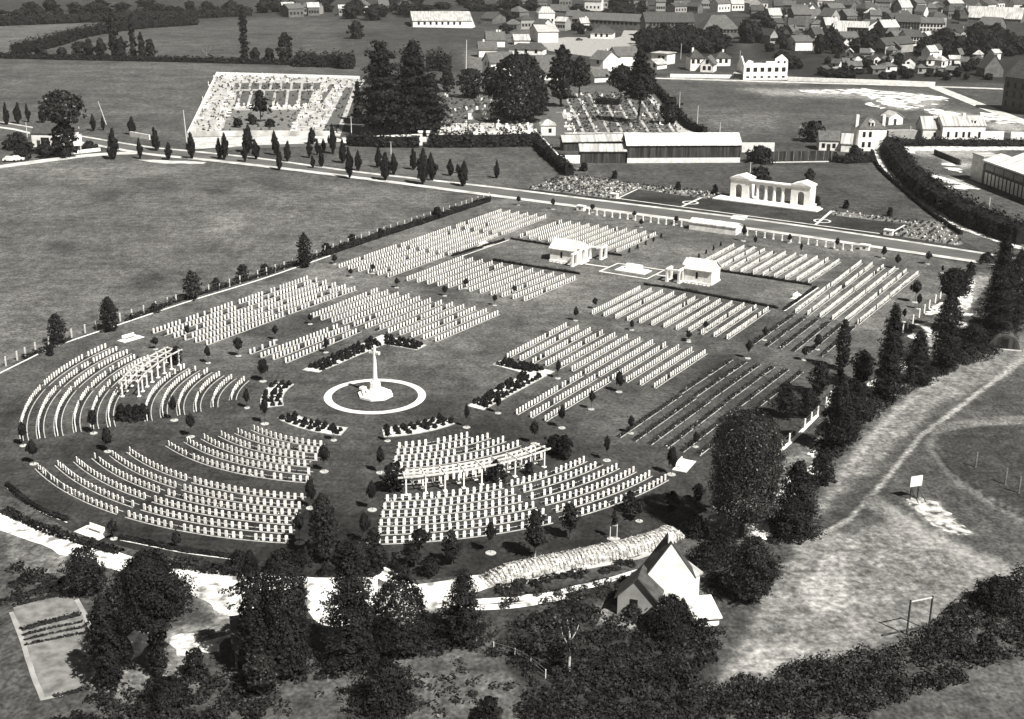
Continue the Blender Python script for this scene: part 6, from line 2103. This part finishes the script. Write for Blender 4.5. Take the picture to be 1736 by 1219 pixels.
gA = 'pale grave slab with upright stone along the '
graves(z7((360, 96), (1500, 130), (1500, 160), (345, 150)), 30, gA + 'back wall of the gravel graveyard', 'graves of the gravel graveyard back wall', (GA, GB, GC))
graves(z7((350, 100), (400, 110), (170, 640), (110, 650)), 22, gA + 'field side of the gravel graveyard', 'graves of the gravel graveyard field side', (GA, GB, GC), PI / 2)
graves(z7((480, 180), (540, 180), (440, 640), (340, 640)), 26, gA + 'inner drive of the gravel graveyard', 'graves beside the gravel drive', (GA, GB, GC), PI / 2)
graves(z7((1330, 190), (1400, 190), (1130, 640), (1000, 640)), 26, gA + 'near grey drive of the gravel graveyard', 'graves beside the grey drive', (GA, GB, GC), -PI / 2)
graves(z7((1450, 190), (1540, 190), (1420, 480), (1250, 640)), 26, gA + 'middle strip of the gravel graveyard', 'graves between the grey drives', (GA, GB, GC), PI / 2)
graves(z7((520, 375), (1200, 375), (1190, 405), (500, 405)), 22, gA + 'cross path of the gravel graveyard', 'graves along the cross path', (GA, GB))
graves(z5((740, 440), (1560, 430), (1590, 510), (740, 520)), 34, gA + 'front of the cedar churchyard', 'graves at the churchyard front', (GA, GB, GA))
graves(z5((800, 200), (1250, 200), (1300, 400), (780, 420)), 26, 'old grave on the rough ground between the cedars', 'graves between the cedars', (GC, GA, GC), 0, .75)
graves(z6((330, 240), (1150, 230), (1420, 600), (460, 600)), 60, 'low grey grave among the dark plots between the white churchyard paths', 'graves between the churchyard paths', (GC, GC, GC, GA), .6, .62)
graves(z6((270, 390), (380, 390), (440, 620), (380, 630)), 9, 'pale grave beside the grey churchyard drive', 'graves beside the churchyard drive', (GA, GB))
gp = []
for poly, n in ((z7((360, 96), (1700, 140), (1640, 260), (1500, 655), (110, 655)), 420), (z5((740, 430), (1560, 430), (1590, 515), (740, 530)), 110), (z6((300, 230), (1150, 200), (1500, 610), (420, 610)), 420), (z5((780, 180), (1280, 180), (1300, 420), (760, 420)), 120)):
    P = np.array([G(*p)[:2] for p in poly])
    X, Y = RNG.uniform(P[:, 0].min(), P[:, 0].max(), n * 2), RNG.uniform(P[:, 1].min(), P[:, 1].max(), n * 2)
    kk = in_poly(X, Y, [tuple(p) for p in P])
    gp += [(x, y, RNG.uniform(.35, 1.0)) for x, y in zip(X[kk][:n], Y[kk][:n])]
clumps('graveyard_plants', gp, 'leaf', 'small dark plants and wreaths dotted among the civic graves', 'plants', 12, .45)
for k, (x, y) in enumerate(((1060, 395), (1120, 395), (1180, 395))):
    u, v = z5((x, y))[0]
    gx_, gy_, _ = G(u, v)
    t = thing('tomb', (gx_, gy_, .06), ('first', 'second', 'third')[k] + ' of three white tombs in a row under the great dome cedar', 'tomb', 'three white tombs')
    for nm, me in TOMB:
        link(nm, me, t)

# ================================================================ THE TOWN
zt2, zt3, zt4 = Zm(840, 0, 6.2), Zm(1080, 0, 6.2), Zm(1320, 0, 4.173)
zt1 = Zm(580, 0, 6.2)
TH = [
    # white gabled house group behind the churchyard
    ((818, 127), (832, 131), 12, 6.5, 4, 'front', 'white_wall', 'slate_mid', 'white house with a steep gable front facing the cedars', ((.4, 4.5), (.7, 4.5)), ()),
    ((812, 97), (842, 97), 10, 4, 3.5, 'gable', 'white_wall', 'slate_mid', 'white house whose grey roof rises behind the gable-fronted one', (), ((.3, .5),)),
    ((825, 80), (856, 80), 10, 4, 4, 'gable', 'white_wall', 'slate_mid', 'house with a broad grey roof and little chimneys behind the white gable house', (), ((.6, .5), (.75, .5))),
    ((863, 92), (920, 94), 9, 3, 2.6, 'hip', 'white_wall', 'slate', 'long low white house with a dark hipped roof and arched openings', ((.2, 1), (.5, 1), (.8, 1)), ()),
    ((872, 76), (898, 76), 12, 2.6, 2.6, 'gable', 'white_wall', 'pale_roof', 'house with a pale broad roof behind the long low one', (), ()),
    ((898, 66), (912, 72), 12, 6, 3, 'front', 'white_wall', 'pale_roof', 'white gable house at the corner of the pale square', ((.5, 4),), ()),
    ((914, 136), (952, 136), 30, 3.4, 6, 'gable', 'white_wall', 'slate_mid', 'long house with a huge plain grey roof behind the pines', ((.4, 1), (.5, 1)), ((.2, .7),)),
    ((1000, 118), (1022, 120), 14, 5, 3.5, 'gable', 'pale_wall', 'slate_mid', 'two-tiered house with a grey roof beside the square', ((.6, 3),), ((.5, .6),)),
    ((1030, 108), (1046, 112), 12, 5, 3.6, 'front', 'white_wall', 'slate_mid', 'white gable house beside the two-tiered one', ((.4, 4), (.6, 4)), ()),
    ((992, 136), (1008, 140), 8, 2.6, 2.6, 'front', 'white_wall', 'slate_mid', 'little white gable house at the top of the churchyard', ((.5, 1.2),), ()),
    ((1010, 134), (1036, 134), 6, 2.4, 1.2, 'gable', 'white_wall', 'white_roof', 'low bright white building at the top of the churchyard', (), ()),
    ((1001, 65), (1038, 66), 14, 3.2, 4, 'hip', 'white_wall', 'slate', 'pavilion with a tall dark hipped roof on the far side of the square', ((.25, 1), (.5, 1), (.75, 1)), ()),
    # new houses
    ((1104, 108), (1130, 110), 9, 5.2, 0.5, 'flat', 'pale_wall', 'pale_roof', 'square flat-roofed house, unfinished, by the dark tree belt', ((.5, 2.4), (.75, 2.4)), ()),
    ((1094, 116), (1114, 118), 8, 2.4, 2, 'front', 'white_wall', 'pale_roof', 'small white gable house below the flat-roofed one', ((.75, 1),), ()),
    ((1170, 120), (1192, 120), 10, 6, 3.4, 'hip', 'white_wall', 'slate', 'tall white house with a dark hipped roof, left of the new pair', ((.2, 3.4), (.6, 3.4)), ((.3, .5),)),
    ((1187, 122), (1209, 123), 9, 4, 3.2, 'front', 'white_wall', 'slate_mid', 'white gable house in front of the tall hipped one', ((.5, 3.9), (.3, 1), (.7, 1)), ()),
    ((1214, 112), (1238, 112), 10, 4, 2.6, 'hip', 'white_wall', 'slate', 'white house with a dark hipped roof behind a bush', ((.3, 1.5), (.7, 1.5)), ((.6, .5),)),
    ((1244, 134), (1258, 135), 5, 2.5, .8, 'mono', 'mid_wall', 'pale_roof', 'little grey hut beside the roofless shell', (), ()),
    # wide far buildings
    ((700, 46), (800, 46), 40, 4, 4.5, 'gable', 'pale_wall', 'pale_roof', 'broad white factory hall alone beyond the high field', [(.1 + .1 * i, 1.5) for i in range(8)], ()),
    ((815, 40), (835, 41), 20, 3.5, 3.5, 'gable', 'mid_wall', 'slate', 'dark-roofed shed beside the white factory hall', (), ()),
    ((970, 46), (1090, 52), 14, 5.5, 4, 'gable', 'mid_wall', 'slate_mid', 'long row of grey terraced fronts across the top of the square', [(.05 + .06 * i, 3) for i in range(15)], ()),
    ((1094, 63), (1176, 63), 16, 9, 5, 'gable', 'mid_wall', 'slate', 'long three-storey barrack block above the tree belt', [(.1 + .075 * i, z) for i in range(11) for z in (1.2, 3.9, 6.6)], ()),
    ((1192, 64), (1252, 64), 16, 5, 8, 'hip', 'mid_wall', 'slate_mid', 'big barrack block with a huge steep roof and a line of dormers', [(.1 + .1 * i, 3) for i in range(9)], ()),
    ((1517, 57), (1558, 58), 14, 7.5, 3.5, 'gable', 'mid_wall', 'slate', 'long town block with rows of dark windows', [(.08 + .12 * i, z) for i in range(8) for z in (1.2, 3.4, 5.5)], ()),
    ((1558, 56), (1598, 57), 14, 6.5, 3, 'gable', 'pale_wall', 'slate_mid', 'paler town block joined to the long one', [(.08 + .14 * i, z) for i in range(7) for z in (1.2, 4)], ()),
    ((1536, 78), (1563, 78), 12, 5.2, 3.2, 'gable', 'white_wall', 'slate', 'white house with a dark roof in front of the town blocks', [(.15 + .18 * i, z) for i in range(5) for z in (1, 3.2)], ()),
    ((1480, 90), (1500, 92), 26, 5, 3.2, 'front', 'plain_wall', 'slate', 'grey hall with a plain gable end near the garden trees', ((.35, 1), (.6, 1), (.8, 1)), ()),
    ((1503, 90), (1526, 91), 14, 3.2, 3, 'front', 'mid_wall', 'slate_mid', 'lower grey gable hall beside the plain one', (), ()),
    ((1421, 78), (1455, 78), 14, 4.5, 3, 'gable', 'pale_wall', 'slate_mid', 'grey-roofed house with a white lean-to among the town trees', [(.3 + .2 * i, 3) for i in range(3)], ()),
    ((1332, 82), (1348, 86), 10, 5, 2.6, 'front', 'white_wall', 'slate_mid', 'white house of two wings among the trees, left wing', ((.8, 2.6),), ()),
    ((1358, 84), (1384, 86), 10, 4, 2, 'hip', 'white_wall', 'slate_mid', 'white house of two wings among the trees, right wing', ((.3, .5), (.6, .5), (.3, 2.3), (.6, 2.3)), ()),
    ((1632, 36), (1730, 40), 26, 3, 7, 'gable', 'mid_wall', 'pale_roof', 'great hall with a long pale roof at the far corner of the town', (), ()),
    ((1656, 52), (1690, 54), 18, 4, 4.5, 'gable', 'mid_wall', 'slate_mid', 'grey-roofed building in front of the great pale hall', (), ()),
    ((1345, 48), (1374, 48), 14, 9, 4, 'gable', 'mid_wall', 'slate_mid', 'tall narrow grey house standing above the town roofs', ((.3, 5), (.6, 5)), ()),
    ((1412, 62), (1470, 64), 16, 6, 3, 'gable', 'mid_wall', 'pale_roof', 'long grey block with a pale roof edge in mid town', [(.1 + .11 * i, 3) for i in range(8)], ()),
]
for (bl, br, D, H, R, roof, wm_, rm_, lb, wins, chim) in TH:
    house('town_house' if 'house' in lb else 'building', bl, br, D, H, R, roof, lb, 'house' if 'house' in lb else 'building', wm_, rm_, wins, chim, over=.5, win_w=1.4, win_h=1.9)
# roofless white shell of a big house
z12 = Zm(1080, 0, 6.2)
sa, sb = np.array(G(*z12((1115, 840))[0])[:2]), np.array(G(*z12((1575, 835))[0])[:2])
SW = float(np.linalg.norm(sb - sa))
t = thing('roofless_house', (sa[0], sa[1], 0), 'large white roofless shell of a house with black window holes and a tall gable', 'house', rz=math.atan2(*(sb - sa)[::-1]))
mb = MB()
mb.box(0, SW, 0, 9, 0, 9.5)
mb.extr([(0, 9.5), (SW * .22, 9.5), (SW * .2, 12.2), (SW * .1, 13)], 'y', 0, .6)
mb.extr([(SW * .7, 9.5), (SW, 9.5), (SW * .99, 13), (SW * .85, 16.5), (SW * .7, 13.5)], 'y', 0, .6)
mb.box(SW * .5, SW * .7, 0, .5, 9.5, 12)
mb.box(SW * .25, SW * .4, 0, .5, 9.5, 11)
mb.extr([(0, 9.5), (9, 9.5), (4.5, 15)], 'x', 0, .6)
mb.build('wall', 'white_wall', t)
for k in range(6):
    fx = .1 + .162 * k
    MB().box(SW * fx - .9, SW * fx + .9, -.06, .06, 5.2, 8.0).build('window', 'glass', t)
    MB().box(SW * fx - .7, SW * fx + .7, -.06, .06, 1.2, 2.4).build('window', 'glass', t)
for fx, z in ((.78, 10.8), (.92, 10.8)):
    MB().box(SW * fx - .5, SW * fx + .5, -.06, .06, z, z + 1.4).build('window', 'glass', t)

t.scale = (1, 1, .68)
# filler houses of the dense town, in rows
rt = random.Random(17)
cnt = 0
for row, (v, u0, u1, n, wpx, hh) in enumerate(((112, 1395, 1680, 15, 17, 3.2), (124, 1370, 1670, 12, 20, 3.0), (100, 1390, 1700, 13, 15, 4), (72, 1290, 1640, 16, 20, 5.4), (58, 1290, 1520, 9, 24, 6), (44, 1270, 1640, 15, 22, 7), (32, 1270, 1740, 18, 22, 7.5),
                                                (22, 1100, 1750, 24, 22, 7), (14, 860, 1750, 26, 26, 7), (52, 850, 1000, 6, 20, 6), (38, 850, 980, 5, 24, 7), (24, 500, 700, 6, 26, 7), (27, 460, 560, 4, 24, 7))):
    for k in range(n):
        if rt.random() < .14:
            continue
        u = u0 + (u1 - u0) * (k + rt.uniform(.1, .9)) / n
        vv = v + rt.uniform(-4, 4)
        wp = wpx * rt.uniform(.6, 1.2)
        wl = rt.choice(('mid_wall', 'mid_wall', 'plain_wall', 'plain_wall', 'pale_wall', 'mid_wall') if hh > 4.1 else ('mid_wall', 'plain_wall', 'pale_wall', 'white_wall'))
        rm_ = rt.choice(('slate', 'slate_mid', 'slate_mid', 'slate', 'pale_roof'))
        rf = rt.choice(('gable', 'gable', 'gable', 'hip', 'front'))
        tone_w = {'mid_wall': 'grey', 'plain_wall': 'light grey', 'pale_wall': 'pale', 'white_wall': 'white'}[wl]
        tone_r = {'slate': 'dark', 'slate_mid': 'grey', 'pale_roof': 'pale'}[rm_]
        cnt += 1
        kind = 'cabin' if hh < 4.1 else 'town_house'
        H = hh * rt.uniform(.7, 1.1)
        wn = [(.15 + .7 * i / 3, z) for i in range(4) for z in ([1.8, 5.2][: 2 if H > 8 else 1])] if hh > 4.1 else [(.3, .9)]
        nm_row = ('allotment row', 'lowest allotment row', 'uppermost allotment row', 'garden-side row', 'second town row', 'third town row', 'fourth town row', 'fifth town row', 'topmost town row', 'row above the pale square',
                  'upper row above the pale square', 'row past the lone poplar', 'hamlet at the field top')[row]
        house(kind, (u, vv), (u + wp, vv + rt.uniform(-1.2, 1.2)), rt.uniform(7, 13) * (.5 if kind == 'cabin' else 1), H, H * rt.uniform(.4, .75), rf,
              '%s %s with %s %s roof, %s in the %s' % (tone_w, 'cabin' if kind == 'cabin' else 'house', tone_r, {'gable': 'long', 'hip': 'hipped', 'front': 'gable-fronted'}[rf], ordw(k + 1), nm_row),
              'cabin' if kind == 'cabin' else 'house', wl, rm_, wn, ((.8, .5),) if rt.random() < .5 and kind != 'cabin' else (), 'crowded houses of the town', over=.4, win_w=1.3, win_h=1.8)

# town trees
TT = [unit_tree('round', .03, 800, .14, 'leaf_dark', s, r=.03, limbs=0, lump=.35, cr=.15) for s in (51, 52, 53)]
tt = []
for (poly, n, h, w_) in (([(1080, 94), (1225, 90), (1225, 68), (1150, 64), (1080, 68)], 80, 22, 22), ([(1255, 76), (1300, 76), (1300, 60), (1255, 62)], 7, 30, 24), ([(1385, 92), (1420, 92), (1425, 72), (1385, 76)], 7, 24, 20),
                         ([(1452, 92), (1480, 96), (1480, 74), (1455, 76)], 5, 24, 20), ([(1540, 98), (1740, 98), (1740, 66), (1640, 64), (1560, 84)], 80, 22, 22), ([(1320, 100), (1400, 128), (1380, 132), (1320, 112)], 7, 18, 18),
                         ([(1390, 134), (1680, 138), (1680, 104), (1400, 98)], 70, 12, 13), ([(1290, 90), (1540, 70), (1540, 40), (1290, 50)], 46, 15, 16), ([(1260, 40), (1740, 30), (1740, 14), (1260, 18)], 44, 13, 20),
                         ([(850, 36), (1090, 34), (1090, 14), (850, 18)], 22, 18, 26), ([(590, 36), (700, 36), (700, 12), (590, 14)], 14, 22, 26), ([(850, 64), (1000, 58), (1000, 46), (860, 50)], 10, 13, 15), ([(300, 30), (590, 26), (590, 12), (300, 16)], 16, 16, 22),
                         ([(-10, 36), (300, 30), (300, 10), (-10, 14)], 22, 16, 24), ([(700, 20), (850, 20), (850, 8), (700, 8)], 10, 14, 26)):
    for k in range(n):
        for _ in range(60):
            us, vs2 = [p[0] for p in poly], [p[1] for p in poly]
            u, v = rt.uniform(min(us), max(us)), rt.uniform(min(vs2), max(vs2))
            if in_poly(np.array([u]), np.array([v]), poly)[0]:
                break
        tt.append((u, v, h * rt.uniform(.6, 1.3), w_ * rt.uniform(.7, 1.3)))
tt.sort(key=lambda q: -q[2] * q[3])
tt, rest = sorted(tt[:290]), tt[290:]
co = [np.array([vv.co[:] for vv in t_[0][1].vertices]) for t_ in TT]
mbv, base_n = [], 0
for k, (u, v, h, w_) in enumerate(rest):
    x, y, _ = G(u, v)
    W_, H_ = wm(u, v, w_) * 1.05, hm(u, v, h)
    mbv.append(co[k % 3] * np.array([W_, W_, H_]) + np.array([x, y, 0]))
V_ = np.concatenate(mbv).reshape(-1, 4, 3)
far_me = bpy.data.meshes.new('treetops')
far_me.from_pydata([tuple(p) for p in V_.reshape(-1, 3)], [], [(4 * i, 4 * i + 1, 4 * i + 2, 4 * i + 3) for i in range(len(V_))])
far_me.materials.append(MT['leaf_dark'])
tag(link('treetops', far_me), 'small dark trees and bushes crowded among the town gardens', 'trees', None, 'stuff')
for k, (u, v, h, w_) in enumerate(tt):
    size = 'broad' if w_ > 26 else ('small' if h < 13 else 'rounded')
    depth = 'high among the roofs' if v < 30 else ('between the town houses' if v < 60 else ('in the dark belt above the lane' if v < 95 else 'among the allotments'))
    tree('garden_tree', u, v, h, w_, 'round', '%s dark tree %s, %s from the field side' % (size, depth, ordw(k + 1)), 'tree', 'dark trees of the town', share=TT)

# ================================================================ AIR
HAZE = 0.00005
hz = MB().box(-5600, 5600, -900, 8200, -1.5, 76).build('haze', None)
hz['kind'] = 'stuff'
hz['label'] = 'thin summer haze over the plain'
hm_ = bpy.data.materials.new('haze_air')
hm_.use_nodes = True
hn = hm_.node_tree.nodes
hn.remove(hn['Principled BSDF'])
pv = hn.new('ShaderNodeVolumePrincipled')
pv.inputs['Color'].default_value = tint(.9)
pv.inputs['Density'].default_value = HAZE
hm_.node_tree.links.new(pv.outputs[0], hn['Material Output'].inputs['Volume'])
hz.data.materials.append(hm_)
